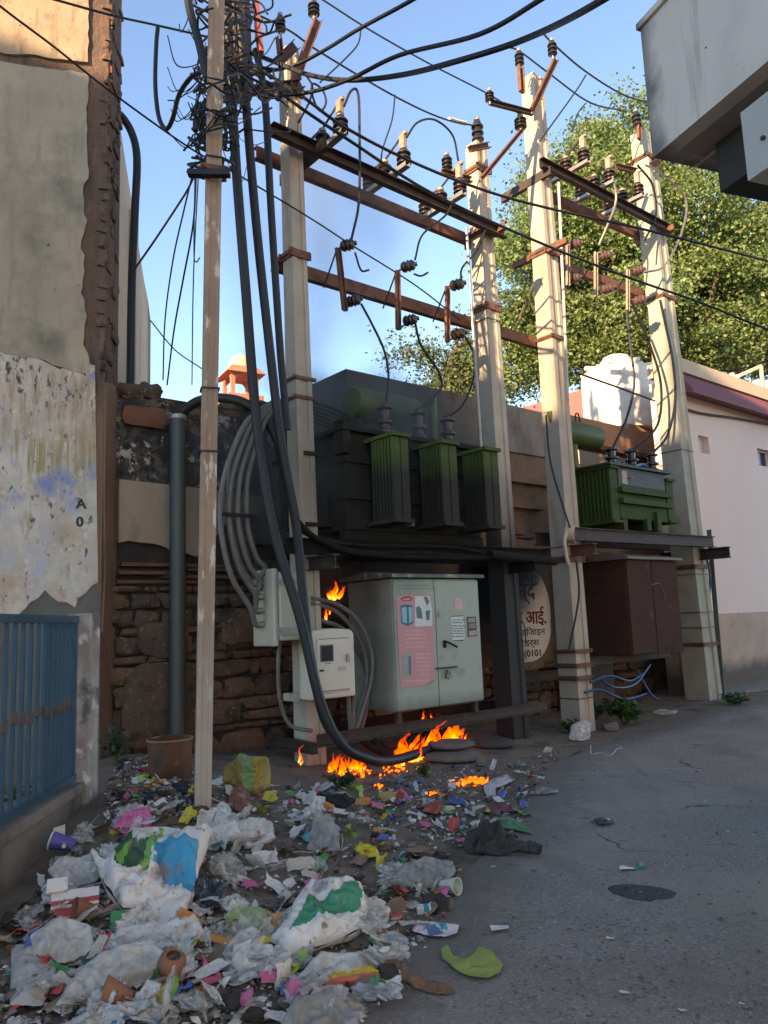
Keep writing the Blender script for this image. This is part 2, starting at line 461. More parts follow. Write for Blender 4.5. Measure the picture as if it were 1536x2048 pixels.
# ================================================================== stones
def stone(name, c, ax, ay, out, w, h, d, mt, parent, seed):
    """rough stone, front towards out"""
    b = MB(); nn = 5; rnd = random.Random(seed)
    skew = rnd.uniform(-.3, .3); top = rnd.uniform(-.28, .28)
    def P(u, v, dd):
        su = math.copysign(abs(u) ** .9, u); sv = v
        if abs(u) == 1 and abs(v) == 1: su *= .93; sv *= .9
        x = su * w / 2 * (1 + skew * sv); y = sv * h / 2 * (1 + top * su)
        j = .035 * min(w, h * 2)
        x += j * nz(u * 2 + seed, v * 2, seed * .7, 1.3) * 2; y += j * nz(u * 2, v * 2 + seed, seed * .3, 1.3) * 2
        z = dd * (1 - .3 * max(abs(u), abs(v)) ** 8) + .4 * d * nz(u * 1.3 + seed, v * 1.3, seed * 1.9) + .22 * d * nz(u * 3 + seed, v * 3, seed * 1.1)
        return c + ax * x + ay * y + out * z
    g = [-1, -.55, 0, .55, 1]
    for v in g:
        for u in g: b.v.append(P(u, v, d))
    for j in range(4):
        for i in range(4):
            a = j * 5 + i; b.f.append([a, a + 1, a + 6, a + 5]); b.m.append(0)
    rim = [0, 1, 2, 3, 4, 9, 14, 19, 24, 23, 22, 21, 20, 15, 10, 5]
    base = len(b.v)
    for i in rim: b.v.append(b.v[i] - out * (d * 1.0 + .03))
    for i in range(16):
        j = (i + 1) % 16; b.f.append([rim[i], base + i, base + j, rim[j]]); b.m.append(0)
    return b.build(name, mt, parent, smooth=True)
st_m = [mat('wall_stone_%d' % i, c, c2, 7, .92, bump=1.2, bscale=22, stains=[((.05, .034, .025), 5, .52, .64), ((.22, .145, .10), 14, .58, .66)]) for i, (c, c2) in enumerate([((.155, .085, .052), (.095, .055, .036)), ((.13, .082, .055), (.075, .05, .035)), ((.18, .105, .066), (.11, .066, .043)), ((.11, .075, .055), (.07, .048, .036))])]
def coursed(parent, t0, t1, z0, z1, npl, seed, hmin=.07, hmax=.32, wmin=.16, wmax=.62, holes=()):
    rnd = random.Random(seed); z = z0; k = seed * 100
    while z < z1 - .04:
        h = min(rnd.uniform(hmin, hmax), z1 - z)
        if z1 - z - h < .06: h = z1 - z
        t = t0 - rnd.uniform(0, .1)
        while t < t1:
            wd = rnd.uniform(wmin, wmax) * (.6 + h / hmax * .5)
            if t1 - t - wd < .1: wd = t1 - t
            parts = [(z, h)]
            if h > .24 and rnd.random() < .25: q = rnd.uniform(.4, .6); parts = [(z, h * q), (z + h * q, h * (1 - q))]
            for zz, hh in parts:
                k += 1
                if any(a < t + wd / 2 < bb and c < zz + hh / 2 < dd for a, bb, c, dd in holes): continue
                stone('stone', W(t + wd / 2, npl, zz + hh / 2), D, Z, N, wd - .03, hh - .026, rnd.uniform(.03, .13), rnd.choice(st_m), parent, k * .37)
            t += wd
        z += h
def ragged(pts, amp, seed, per=10, closed=True):
    """outline with a broken edge: pts are 2d (s, z); third entry True marks an edge (to the next point) that stays straight"""
    out = []; k = len(pts)
    for i in range(k):
        a, bq = pts[i], pts[(i + 1) % k]
        st = len(a) > 2 and a[2]
        L = math.hypot(bq[0] - a[0], bq[1] - a[1]); nn = 1 if st else max(2, int(L * per))
        for j in range(nn):
            f = j / nn; x = a[0] + (bq[0] - a[0]) * f; y = a[1] + (bq[1] - a[1]) * f
            if not st and j: x += amp * (nz(x, y, seed, 3) + .6 * nz(x, y, seed + 9, 11)); y += amp * (nz(x, y, seed + 4, 3) + .6 * nz(x, y, seed + 7, 11))
            out.append((x, y))
    return out
def plate(name, outline, p0, ax, out, thick, mt, parent, back=.0):
    b = MB().prism([p0 + ax * s + Z * z - out * back for s, z in outline], out * (thick + back))
    return b.build(name, mt, parent)

# ================================================================== stone wall behind the poles
SW = -1.2
mort = mat('wall_mortar', (.045, .034, .027), (.025, .02, .017), 6, .95, bump=.8, bscale=20)
mold = mat('mouldy_plaster', (.11, .095, .08), (.03, .027, .024), 4.5, .95, bump=.8, bscale=24, fac=(.38, .58), stains=[((.40, .37, .33), 7, .565, .62), ((.10, .11, .24), 3.1, .62, .67), ((.022, .02, .018), 11, .52, .58), ((.17, .13, .09), 3, .60, .68)])
slab_m = mat('smooth_tan_plaster', (.34, .265, .205), (.28, .22, .17), 2, .9, bump=.15, bscale=30, stains=[((.15, .115, .09), 2.2, .6, .8, (1, 1, .4))])
swall = empty('stone_wall', W(0, SW, 0), 'old rubble stone wall with patched plaster behind the two left poles', 'wall')
MB().tbox(-1.78, 1.95, SW - .5, SW - .03, -.3, 4.3).build('core', mort, swall)
coursed(swall, -1.76, 1.9, -.05, 2.12, SW - .03, 3)
coursed(swall, -.05, 1.9, 2.2, 3.25, SW - .04, 5, wmin=.2, wmax=.4)
rc = random.Random(8)
for i in range(46):
    t = -1.72 + i * .079; hh = rc.uniform(.07, .22)
    stone('cap_stone', W(t, SW - rc.uniform(.05, .38), 4.26 + rc.uniform(0, .22) + .06 * math.sin(t * 2.3)), D, (Z + N * rc.uniform(-.3, .3)).normalized(), (N + Z * rc.uniform(0, .5)).normalized(), rc.uniform(.14, .42), hh, rc.uniform(.06, .16), rc.choice(st_m), swall, 300 + i * 1.9)
MB().tbox(-1.76, 1.9, SW - .45, SW - .1, 4.2, 4.42).build('cap_bed', mort, swall)
for i, (a, bq, z) in enumerate([(-1.74, -.6, 2.14), (-1.2, .5, 2.20), (-1.74, -1.0, 2.24), (-.9, .7, 2.29), (-1.7, .3, 2.335)]):
    b = MB().tbox(a, bq, SW - .2, SW + .04 + .03 * (i % 3), z, z + .04)
    b.build('ledge_slab', mat('red_slate', (.15, .07, .048), (.09, .048, .036), 6, .85, bump=.5, bscale=25), swall)
plate('mouldy_plaster', ragged([(-1.77, 3.25, True), (-1.77, 4.30), (-.9, 4.33), (.3, 4.28), (1.9, 4.2, True), (1.9, 3.2), (.6, 3.28), (-.4, 3.34)], .06, 2.2), W(0, SW, 0), D, N, .015, mold, swall, .04)
plate('smooth_plaster', ragged([(-1.73, 2.60, True), (-1.73, 3.33, True), (-.35, 3.30, True), (.26, 3.26), (.10, 3.02), (-.35, 2.92), (-.45, 2.78), (-.62, 2.60), (-.78, 2.46), (-1.0, 2.52), (-1.3, 2.6)], .03, 6.1), W(0, SW, 0), D, N, .045, slab_m, swall, .05)
stone('red_stone', W(-1.45, SW, 4.10), D, Z, N, .50, .24, .10, mat('red_sandstone', (.20, .075, .04), (.13, .06, .04), 5, .9, bump=.4), swall, 77.3)
for i, (t, z, wd, h) in enumerate([(-1.25, .78, .85, .92), (-.2, 1.62, .5, .42), (-1.2, 1.5, .6, .4)]):
    stone('large_stone', W(t, SW + .03, z), D, Z, N, wd, h, .09, st_m[(i + 1) % 4], swall, 51 + i * 3.3)

# ================================================================== grey concrete block behind the transformers
FIRE = W(1.6, .2, 1.6)
cb = empty('sooty_house', W(4, -1.6, 0), 'flat roofed plastered house with soot blackened front behind the transformers', 'house')
pl_m = mat('brown_plaster', (.27, .175, .115), (.19, .125, .085), 2.2, .92, bump=.5, bscale=14, world=True, stains=[((.12, .085, .06), 1.8, .52, .72), ((.40, .36, .32), 2.7, .68, .74)])
over(pl_m, soot(W(1.8, -1.4, 3.6), 2.25, 1.2, 1.6, .97, .75, .8), (.018, .017, .017))
up_m = mat('grey_parapet_plaster', (.30, .27, .24), (.20, .18, .165), 2.4, .92, bump=.3, bscale=14, world=True, stains=[((.08, .075, .07), 1.7, .5, .7, (1, 1, .4))])
over(up_m, soot(W(2.6, -1.5, 4.0), 2.3, 1.2, 1.6, .93, .7, 1.0), (.035, .034, .035))
MB().tbox(1.95, 11.0, -6.0, -1.6, -.3, 4.55).build('wall', pl_m, cb)
MB().tbox(1.87, 7.0, -6.0, -1.55, 4.55, 5.42).build('parapet', up_m, cb)
b = MB().tbox(6.98, 11.0, -1.95, -1.56, 4.95, 5.5); b.build('parapet', mat('orange_plaster', (.36, .21, .13), (.27, .16, .105), 2.5, .9, bump=.3, bscale=20), cb)
MB().tbox(6.9, 11.1, -1.6, -1.42, 4.86, 4.95).build('ledge', mat('dark_ledge', (.12, .07, .05), (.07, .05, .04), 5, .9), cb)
MB().tbox(3.9, 6.6, -1.62, -1.46, 3.98, 4.08).build('ledge', pl_m, cb)
MB().tbox(4.95, 6.3, -1.62, -1.47, 3.52, 3.62).build('lintel', pl_m, cb)
MB().tbox(2.2, 4.0, -1.62, -1.4, 4.50, 4.57).build('ledge', up_m, cb)
# lower wall with the painted notice
lw = empty('notice_wall', W(5.5, -1.3, 0), 'brown plastered low wall carrying a white painted notice between the poles', 'wall')
lw_m = mat('notice_wall_plaster', (.22, .165, .12), (.15, .115, .085), 2.5, .92, bump=.4, bscale=18, world=True, stains=[((.10, .08, .06), 2, .52, .72)])
over(lw_m, soot(W(4.2, -1.3, 1.9), 1.0, .7, 2, .95, .4, .8), (.015, .014, .014))
plate('plaster', ragged([(4.1, .82), (5.6, .72), (6.7, .80, True), (6.7, 2.62, True), (4.1, 2.62, True)], .06, 4.4), W(0, -1.3, 0), D, N, .04, lw_m, lw, .22)
coursed(lw, 3.3, 9.2, -.25, .85, -1.36, 17, hmin=.16, hmax=.36, wmin=.3, wmax=.6)
MB().tbox(3.2, 9.3, -1.8, -1.4, -.4, 1.0).build('core', mort, lw)
notice_m = mat('white_limewash', (.80, .82, .86), (.68, .69, .72), 3, .9, stains=[((.30, .27, .24), 5, .62, .72)])
over(notice_m, soot(W(4.3, -1.25, 1.9), .42, .4, 3, .95, .2, .6), (.02, .02, .02))
oc = W(5.28, -1.26, 1.63)
outl = []
for i in range(48):
    a = 2 * math.pi * i / 48
    outl.append((.70 * math.copysign(abs(math.cos(a)) ** .8, math.cos(a)) * (1 + .03 * nz(a, 1, 2, 3)), .80 * math.copysign(abs(math.sin(a)) ** .85, math.sin(a))))
plate('painted_oval', outl, oc, D, N, .004, notice_m, lw)
def text_polys(body, size):
    cu = bpy.data.curves.new('tmp', 'FONT'); cu.body = body; cu.size = size; cu.resolution_u = 3
    o = bpy.data.objects.new('tmp', cu); COL.objects.link(o)
    bpy.context.view_layer.update()
    me = bpy.data.meshes.new_from_object(o.evaluated_get(bpy.context.evaluated_depsgraph_get()))
    vs = [v.co.copy() for v in me.vertices]; fs = [list(p.vertices) for p in me.polygons]
    bpy.data.objects.remove(o); bpy.data.curves.remove(cu); bpy.data.meshes.remove(me)
    return vs, fs
def lettering(name, body, p, ax, ay, out, height, mt, parent, bold=.0, width=None):
    vs, fs = text_polys(body, 1.0)
    if not vs: return None
    lo = min(v.x for v in vs); hi = max(v.x for v in vs); yl = min(v.y for v in vs); yh = max(v.y for v in vs)
    s = height / max(1e-6, yh - yl); sx = s if width is None else width / max(1e-6, hi - lo)
    b = MB()
    for k, (dx, dy) in enumerate([(0, 0)] + ([(bold, 0), (0, bold), (-bold, 0)] if bold else [])):
        b.add([p + ax * ((v.x - lo) * sx + dx) + ay * ((v.y - yl) * s + dy) + out * (.0003 * k) for v in vs], fs)
    me_o = b.build(name, mt, parent)
    return me_o
red_p = mat('dark_red_paint', (.22, .035, .02), (.15, .03, .02), 8, .8)
blk_p = mat('black_paint', (.02, .02, .022), (.04, .04, .04), 8, .8)
TO = .006
lettering('lettering', 'कमला', W(4.78, -1.256, 2.16), D, Z, N, .22, mat('brown_paint', (.10, .05, .04), None, 8, .8), lw, .006)
lettering('lettering', 'ानन्द', W(4.82, -1.2555, 1.80), D, Z, N, .34, red_p, lw, .012, .78)
lettering('lettering', 'टी आई.', W(4.98, -1.255, 1.43), D, Z, N, .32, red_p, lw, .012, .86)
lettering('lettering', 'झ डिजाइन', W(4.96, -1.2555, 1.26), D, Z, N, .15, blk_p, lw, .004, .84)
lettering('lettering', 'ट्रेडर्स', W(5.02, -1.255, 1.06), D, Z, N, .17, blk_p, lw, .004, .6)
lettering('lettering', '((((0101', W(5.02, -1.2555, .88), D, Z, N, .15, blk_p, lw, .007, .62)
b = MB()
c = W(5.62, -1.255, 2.22)
b.tube([c + (D * math.cos(a) + Z * math.sin(a)) * .085 for a in [i * math.pi / 12 for i in range(25)]], .01, 5)
for dx, dz, rr in ((0, .03, .03), (0, -.03, .03)): b.tube([c + D * dx + Z * dz + (D * math.cos(a) + Z * math.sin(a)) * rr for a in [i * math.pi / 6 for i in range(13)]], .009, 5)
b.build('emblem', blk_p, lw)
b = MB().tube(crom([W(4.88, -1.254, 1.86), W(5.02, -1.254, 1.66), W(5.22, -1.254, 1.5), W(5.28, -1.254, 1.32), W(5.26, -1.254, 1.14)], 8), .012, 5)
b.build('crack', blk_p, lw)
# cracks of the plaster as raised broken edges
for t, z, ln in ((5.0, 3.05, .8), (5.6, 3.0, .5)):
    b = MB().tube(crom([W(t + i * ln / 6, -1.585, z + .08 * nz(t + i, z, 3, 1.7)) for i in range(7)], 4), [.02 * (1 - abs(i / 24 - .5)) for i in range(25)], 5)
    b.build('crack', mort, cb)
# fallen plaster rib
# ================================================================== building on the left
PB0 = Vector((-3.05, 8.24, 0)); F1 = Vector((.938, .345, 0)).normalized(); F1N = Vector((F1.y, -F1.x, 0))
F2 = Vector((-.06, 1, 0)).normalized(); F2N = Vector((F2.y, -F2.x, 0))
lb = empty('peeling_house', PB0, 'tall old house with peeling whitewashed plaster and broken brick corner', 'house')
brk = mat('rough_brick_core', (.17, .11, .08), (.09, .062, .05), 7, .95, bump=1.5, bscale=16, stretch=(1, 1, .25), stains=[((.19, .115, .085), 9, .58, .68, (1, 1, .2)), ((.03, .024, .022), 6, .55, .66, (1, 1, .2))])
over(brk, zfac(4.3, 3.9, .5, 3), (.21, .135, .09))
b = MB()
T = 10.6
a0 = PB0 - F1 * 6; a1 = PB0 + Vector((0, 0, 0)); c1 = PB0 + F2 * .52
b.hexa([a0 - Z * .3, a1 - Z * .3, c1 - Z * .3, a0 + F2 * .52 - Z * .3, a0 + Z * T, a1 + Z * T, c1 + Z * T, a0 + F2 * .52 + Z * T])
b.build('wall', brk, lb)
def f1s(x, y):
    p = vplane(x, y, PB0, F1); return ((p - PB0).dot(F1), p.z)
gp = mat('grey_olive_plaster', (.40, .35, .27), (.27, .24, .185), 1.3, .92, bump=.3, bscale=18, world=True, stains=[((.09, .086, .072), 1.3, .50, .74), ((.36, .31, .22), 3, .55, .75), ((.24, .215, .165), 6, .52, .74, (1.6, 1.6, .3)), ((.03, .03, .028), 11, .69, .72)])
tp = mat('top_plaster', (.36, .28, .20), (.29, .22, .155), 2, .9, bump=.35, bscale=16, world=True, stains=[((.08, .068, .055), 1.9, .52, .68), ((.20, .15, .11), 5, .52, .66, (1.5, 1.5, .4)), ((.05, .045, .04), 14, .64, .7)])
wp = mat('peeling_whitewash', (.56, .525, .475), (.46, .425, .38), 3, .9, bump=.6, bscale=16, world=True, fac=(.4, .6), stains=[((.46, .35, .26), 1.5, .50, .66), ((.34, .29, .22), 6, .55, .66, (1, 1, .45)), ((.36, .31, .17), 3.2, .58, .70, (2.2, 2.2, .14)), ((.20, .24, .42), 3.4, .63, .70), ((.13, .11, .09), 16, .61, .65, (1, 1, .5)), ((.60, .56, .51), 9, .58, .66), ((.10, .09, .08), 34, .66, .69)])
def zband(z0, z1, soft, sc, lo, hi, st, off):
    def fb(nd, lk, nzn, ramp):
        g = nd.new('ShaderNodeNewGeometry'); s = nd.new('ShaderNodeSeparateXYZ'); lk.new(g.outputs['Position'], s.inputs[0])
        a, c = ramp(s.outputs['Z'], z0 - soft, z0 + soft), ramp(s.outputs['Z'], z1 + soft, z1 - soft)
        m1 = nd.new('ShaderNodeMath'); m1.operation = 'MULTIPLY'; lk.new(a, m1.inputs[0]); lk.new(c, m1.inputs[1])
        m2 = nd.new('ShaderNodeMath'); m2.operation = 'MULTIPLY'; lk.new(m1.outputs[0], m2.inputs[0]); lk.new(ramp(nzn(sc, st, 7, off), lo, hi), m2.inputs[1])
        return m2.outputs[0]
    return fb
over(wp, zband(3.7, 4.5, .25, 5, .42, .60, (2.2, 2.2, .35), 3.3), (.36, .28, .21))
over(wp, zband(3.25, 3.75, .15, 7, .48, .60, (3, 3, .18), 8.1), (.30, .26, .12))
over(wp, zband(2.95, 3.35, .15, 3.2, .50, .62, (1.6, 1.6, .9), 5.2), (.20, .25, .45))
over(wp, zband(2.1, 2.75, .2, 3, .50, .62, (1.2, 1.2, .8), 9.7), (.42, .42, .52))
over(wp, zband(4.0, 4.7, .2, 16, .56, .62, (1.5, 1.5, .5), 1.7), (.07, .06, .05))
over(wp, zband(1.8, 2.25, .12, 4, .45, .60, (1, 1, 1), 2.4), (.46, .33, .25))
lg = mat('low_grey_plaster', (.15, .145, .13), (.10, .098, .09), 2, .92, bump=.4, bscale=20, world=True)
def f1poly(px, amp, seed): return ragged([(*f1s(x, y), *( [True] if s else [])) for x, y, s in px], amp, seed, 12)
plate('upper_plaster', f1poly([(-60, 118, 0), (176, 150, 0), (168, 400, 0), (166, 690, 0), (178, 745, 0), (60, 715, 0), (-60, 690, 1)], .05, 1.7), PB0, F1, F1N, .03, gp, lb, .02)
plate('top_plaster', f1poly([(-60, -120, 1), (178, -120, 0), (176, 128, 0), (90, 118, 0), (-60, 102, 1)], .03, 5.7), PB0, F1, F1N, .035, tp, lb, .02)
plate('whitewash', f1poly([(-60, 680, 0), (60, 708, 0), (120, 740, 0), (190, 732, 1), (196, 1165, 0), (150, 1215, 0), (90, 1180, 0), (30, 1235, 0), (-60, 1215, 1)], .05, 8.7), PB0, F1, F1N, .022, wp, lb, .02)
plate('lower_plaster', f1poly([(-60, 1180, 0), (100, 1170, 0), (198, 1150, 1), (200, 1600, 1), (-60, 1700, 1)], .02, 9.9), PB0, F1, F1N, .012, lg, lb, .02)
for ch, x, y, h in (('A', 152, 1018, .105), ('0', 153, 1054, .105)):
    p = vplane(x, y, PB0, F1) + F1N * .026
    lettering('painted_mark', ch, p, F1, Z, F1N, h, blk_p, lb, .005)
# plaster return on the corner, bricks showing at the top
plate('corner_plaster', ragged([(.02, 1.6), (.10, 2.2), (.02, 3.0, True), (.02, 4.35), (.5, 4.45, True), (.5, .9), (.3, 1.3)], .03, 3.9), PB0, F2, F2N, .02, mat('corner_plaster', (.26, .17, .12), (.18, .125, .09), 2, .9, bump=.3, bscale=20, world=True, stains=[((.09, .07, .055), 1.6, .55, .72, (1, 1, .3))]), lb, .02)
brick_m = mat('red_brick', (.30, .10, .045), (.22, .075, .04), 8, .9, bump=.4)
for i in range(16):
    z = 7.35 + i * .105
    for j in range(1):
        bb = MB().box(PB0 - F1 * (.07 + .02 * (i % 2)) + F1N * .012 + Z * z + F2 * .05, F1 * (.075 + .01 * (i % 3)), F1N * .018, Z * .043)
        bb.build('brick', brick_m, lb)
rnd = random.Random(4)
for i in range(90):       # rough rubble showing along the broken corner
    z = 4.4 + i * .068 + rnd.uniform(-.02, .02); f = rnd.random()
    stone('rubble', PB0 + F2 * (.03 + .46 * f) + F2N * rnd.uniform(-.03, .01) + Z * z, F2, Z, (F2N + F1N * .3).normalized(), rnd.uniform(.08, .26), rnd.uniform(.05, .13), rnd.uniform(.01, .03), brk, lb, i * 1.7)
    if i % 2: stone('rubble', PB0 + F2 * rnd.uniform(-.02, .06) - F1 * rnd.uniform(0, .05) + F1N * .01 + Z * (z + .03), F1, Z, (F1N + F2N).normalized(), rnd.uniform(.05, .12), rnd.uniform(.04, .08), rnd.uniform(.008, .02), brk, lb, i * 2.3)
# ================================================================== gate on the left: plinth, pillar, bars
GP = Vector((-2.2, 4.5, 0)); GD = Vector((-.0678, 1, 0)).normalized(); GN = Vector((GD.y, -GD.x, 0))
def gq(s, o, z): return GP + GD * s + GN * o + Z * z
gs1 = (vplane(166, 1300, GP, GD) - GP).dot(GD)
yw = empty('yard_wall', gq(.6, 0, 0), 'low grey plastered plinth wall with whitewashed end pillar under the blue bars', 'wall')
pm = mat('plinth_plaster', (.20, .175, .15), (.12, .105, .09), 3, .92, bump=.4, bscale=25, stains=[((.05, .045, .04), 2, .52, .7, (1, 1, .5))])
b = MB()
b.hexa([gq(-4, -.3, -.3), gq(-4, 0, -.3), gq(gs1 + .25, 0, -.3), gq(gs1 + .25, -.3, -.3), gq(-4, -.3, .45), gq(-4, 0, .45), gq(gs1 + .25, 0, .45), gq(gs1 + .25, -.3, .45)]); b.build('plinth', pm, yw, bevel=.02)
b = MB(); b.hexa([gq(-4, -.32, .45), gq(-4, .03, .45), gq(gs1 + .05, .03, .45), gq(gs1 + .05, -.32, .45), gq(-4, -.32, .52), gq(-4, .02, .52), gq(gs1 + .05, .02, .52), gq(gs1 + .05, -.32, .52)]); b.build('coping', pm, yw, bevel=.015)
pw = mat('pillar_whitewash', (.36, .34, .32), (.24, .225, .21), 4, .92, bump=.35, bscale=25, fac=(.4, .6), stains=[((.13, .12, .11), 3, .52, .6), ((.55, .53, .50), 6, .60, .66)])
pr = pl  # pillar: front faces the camera
pc = gq(gs1 + .15, -.04, 0)
b = MB(); b.box(pc + Z * .85, Vector((.085, .01, 0)), Vector((-.01, .12, 0)), Z * .90); b.build('pillar', pw, yw, bevel=.015)
gate = empty('blue_gate', gq(.7, -.05, .53), 'blue painted steel bar grille standing on the low plinth wall', 'grille')
bl = mat('blue_gloss_paint', (.02, .075, .125), (.015, .055, .095), 6, .45, stains=[((.05, .045, .04), 14, .66, .72)], bump=.05)
MB().hexa([gq(-3, -.075, 1.68), gq(-3, -.03, 1.68), gq(gs1, -.03, 1.68), gq(gs1, -.075, 1.68), gq(-3, -.075, 1.73), gq(-3, -.03, 1.73), gq(gs1, -.03, 1.73), gq(gs1, -.075, 1.73)]).build('top_rail', bl, gate)
MB().hexa([gq(-3, -.075, .54), gq(-3, -.03, .54), gq(gs1, -.03, .54), gq(gs1, -.075, .54), gq(-3, -.075, .585), gq(-3, -.03, .585), gq(gs1, -.03, .585), gq(gs1, -.075, .585)]).build('bottom_rail', bl, gate)
s = gs1 - .02; i = 0
while s > -.9:
    wd = .022 if i in (0, 7) else .009
    MB().box(gq(s, -.052, 1.132), GD * wd, GN * .012, Z * .547).build('bar', bl, gate)
    if i % 1 == 0 and i not in (0,):
        bb = MB().box(gq(s, -.045, 1.08 + .015 * (i % 3)), GD * .022, GN * .016, Z * .035); bb.build('ornament', mat('blue_rust_paint', (.06, .07, .09), (.10, .06, .04), 20, .7), gate, bevel=.008)
    s -= .085 if i < 7 else .125; i += 1
# ================================================================== cream house far left with its black pipe
ch = empty('cream_house', Vector((-4.6, 13, 0)), 'narrow cream plastered side wall beyond the rubble wall on the left', 'house')
CD = Vector((-.242, 1, 0)).normalized(); C0 = Vector((-5.4, 18, 0)); CN = Vector((CD.y, -CD.x, 0))
cm_ = mat('cream_plaster', (.50, .42, .32), (.42, .35, .27), 1.5, .9, bump=.15, bscale=12, world=True, stains=[((.26, .21, .16), 1.6, .55, .72, (1, 1, .15))])
cs = lambda x, y: ((vplane(x, y, C0, CD) - C0).dot(CD), vplane(x, y, C0, CD).z)
tl, tr = cs(226, 180), cs(296, 600)
sn_ = (9.25 - 18) / CD.y
b = MB().prism([C0 + CD * s_ + Z * z_ for s_, z_ in [(sn_, 0), (tr[0], 0), (tr[0], tr[1]), (cs(288, 560)[0], cs(288, 560)[1]), (sn_, tl[1] + .1)]], -CN * 1.5)
b.build('wall', cm_, ch)
b = MB()
p, q = C0 + CD * (tl[0] - 1), C0 + CD * (cs(272, 640)[0])
b.box(C0 + CD * (cs(258, 700)[0]) + Z * 3.5 + CN * .05, CD * .2, CN * .06, Z * 4.4)
b.build('pilaster', cm_, ch)
b = MB().prism([C0 + CD * s_ + Z * z_ + CN * .0 for s_, z_ in [(tr[0], 0), (tr[0] + .9, 0), (tr[0] + .9, tr[1] - .1), (tr[0], tr[1])]], -CN * .4)
b.build('end_wall', mat('cream_stained', (.22, .17, .12), (.13, .10, .075), 1.5, .9, stretch=(1, 1, .3)), ch)
cable('drain_pipe', 'thick black pipe bending down beside the cream house wall', 'pipe', [(206, 214, 8.9), (226, 222, 9.0), (245, 235, 9.1), (265, 270, 9.2), (274, 320, 9.2), (270, 420, 9.2), (264, 560, 9.2), (261, 745, 9.2), (260, 800, 9.2)], 14, M['conduit'], sides=10)
# ================================================================== pink house on the right
PK = -.40
ph = empty('pink_house', W(11, PK, 0), 'pink plastered house with maroon eaves to the right of the last pole', 'house')
pk_m = mat('pink_plaster', (.79, .60, .55), (.745, .56, .515), .8, .9, bump=.05, bscale=20, world=True)
dd_m = mat('rough_pink_dado', (.52, .36, .29), (.42, .295, .24), 2, .92, bump=.8, bscale=16, world=True, stains=[((.22, .16, .13), 5, .60, .72)])
over(dd_m, zfac(.62, .35, .45, 2.2), (.13, .095, .08))
tx = lambda x, y: TNZ(pl(x, y, PK))
tL = 8.95
ztop = tx(1400, 775)[2]; zc = tx(1440, 870)[2]; zd = tx(1470, 1226)[2]
win = [(tx(1396, 870), tx(1420, 909)), (tx(1514, 896), tx(1545, 936))]
# wall with two openings, built in strips
def holes_wall(name, t0, t1, z0, z1, rects, nf, nb, mt, parent):
    tsx = sorted({t0, t1, *[r[0] for r in rects], *[r[1] for r in rects]}); zs = sorted({z0, z1, *[r[2] for r in rects], *[r[3] for r in rects]})
    b = MB(); idx = {}
    for a in range(len(tsx)):
        for c in range(len(zs)): idx[a, c] = len(b.v); b.v.append(W(tsx[a], nf, zs[c]))
    for a in range(len(tsx) - 1):
        for c in range(len(zs) - 1):
            mt_, mz = (tsx[a] + tsx[a + 1]) / 2, (zs[c] + zs[c + 1]) / 2
            if any(r[0] < mt_ < r[1] and r[2] < mz < r[3] for r in rects): continue
            b.f.append([idx[a, c], idx[a + 1, c], idx[a + 1, c + 1], idx[a, c + 1]]); b.m.append(0)
    for r in rects:     # reveals
        for (ta, za), (tb, zb) in (((r[0], r[2]), (r[1], r[2])), ((r[1], r[2]), (r[1], r[3])), ((r[1], r[3]), (r[0], r[3])), ((r[0], r[3]), (r[0], r[2]))):
            b.add([W(ta, nf, za), W(tb, nf, zb), W(tb, nf - .16, zb), W(ta, nf - .16, za)], [(0, 1, 2, 3)])
    b.tbox(t0, t1, nb, nf - .165, z0, z1)
    return b.build(name, mt, parent)
rects = [(min(a[0], c[0]), max(a[0], c[0]), c[2], a[2]) for a, c in win]
holes_wall('wall', tL + .3, 30, zd, ztop, rects, PK, PK - .5, pk_m, ph)
MB().tbox(12.5, 30, -7, PK - .51, 0, ztop - .05).build('rear_block', pk_m, ph)
MB().tbox(tL, 30, PK - .5, PK + .02, -.3, zd).build('dado', dd_m, ph)
for i, r in enumerate(rects):
    wf = MB(); tk = .035
    wf.tbox(r[0], r[1], PK - .15, PK - .11, r[2], r[2] + tk); wf.tbox(r[0], r[1], PK - .15, PK - .11, r[3] - tk, r[3])
    wf.tbox(r[0], r[0] + tk, PK - .15, PK - .111, r[2] + tk, r[3] - tk); wf.tbox(r[1] - tk, r[1], PK - .15, PK - .111, r[2] + tk, r[3] - tk)
    wn = wf.build('window', mat('white_frame', (.65, .63, .60), None, 5, .6), ph)
    MB().tbox(r[0] + tk, r[1] - tk, PK - .145, PK - .13, r[2] + tk, r[3] - tk).build('pane', mat('pale_shutter', (.58, .56, .53), (.5, .49, .47), 4, .6) if i == 0 else mat('dark_glass', (.025, .025, .028), None, 4, .15), wn)
mar = mat('maroon_paint', (.21, .058, .072), (.17, .05, .062), 1.2, .7, world=True)
crm = mat('cream_parapet', (.58, .44, .33), (.52, .40, .30), 1.5, .85)
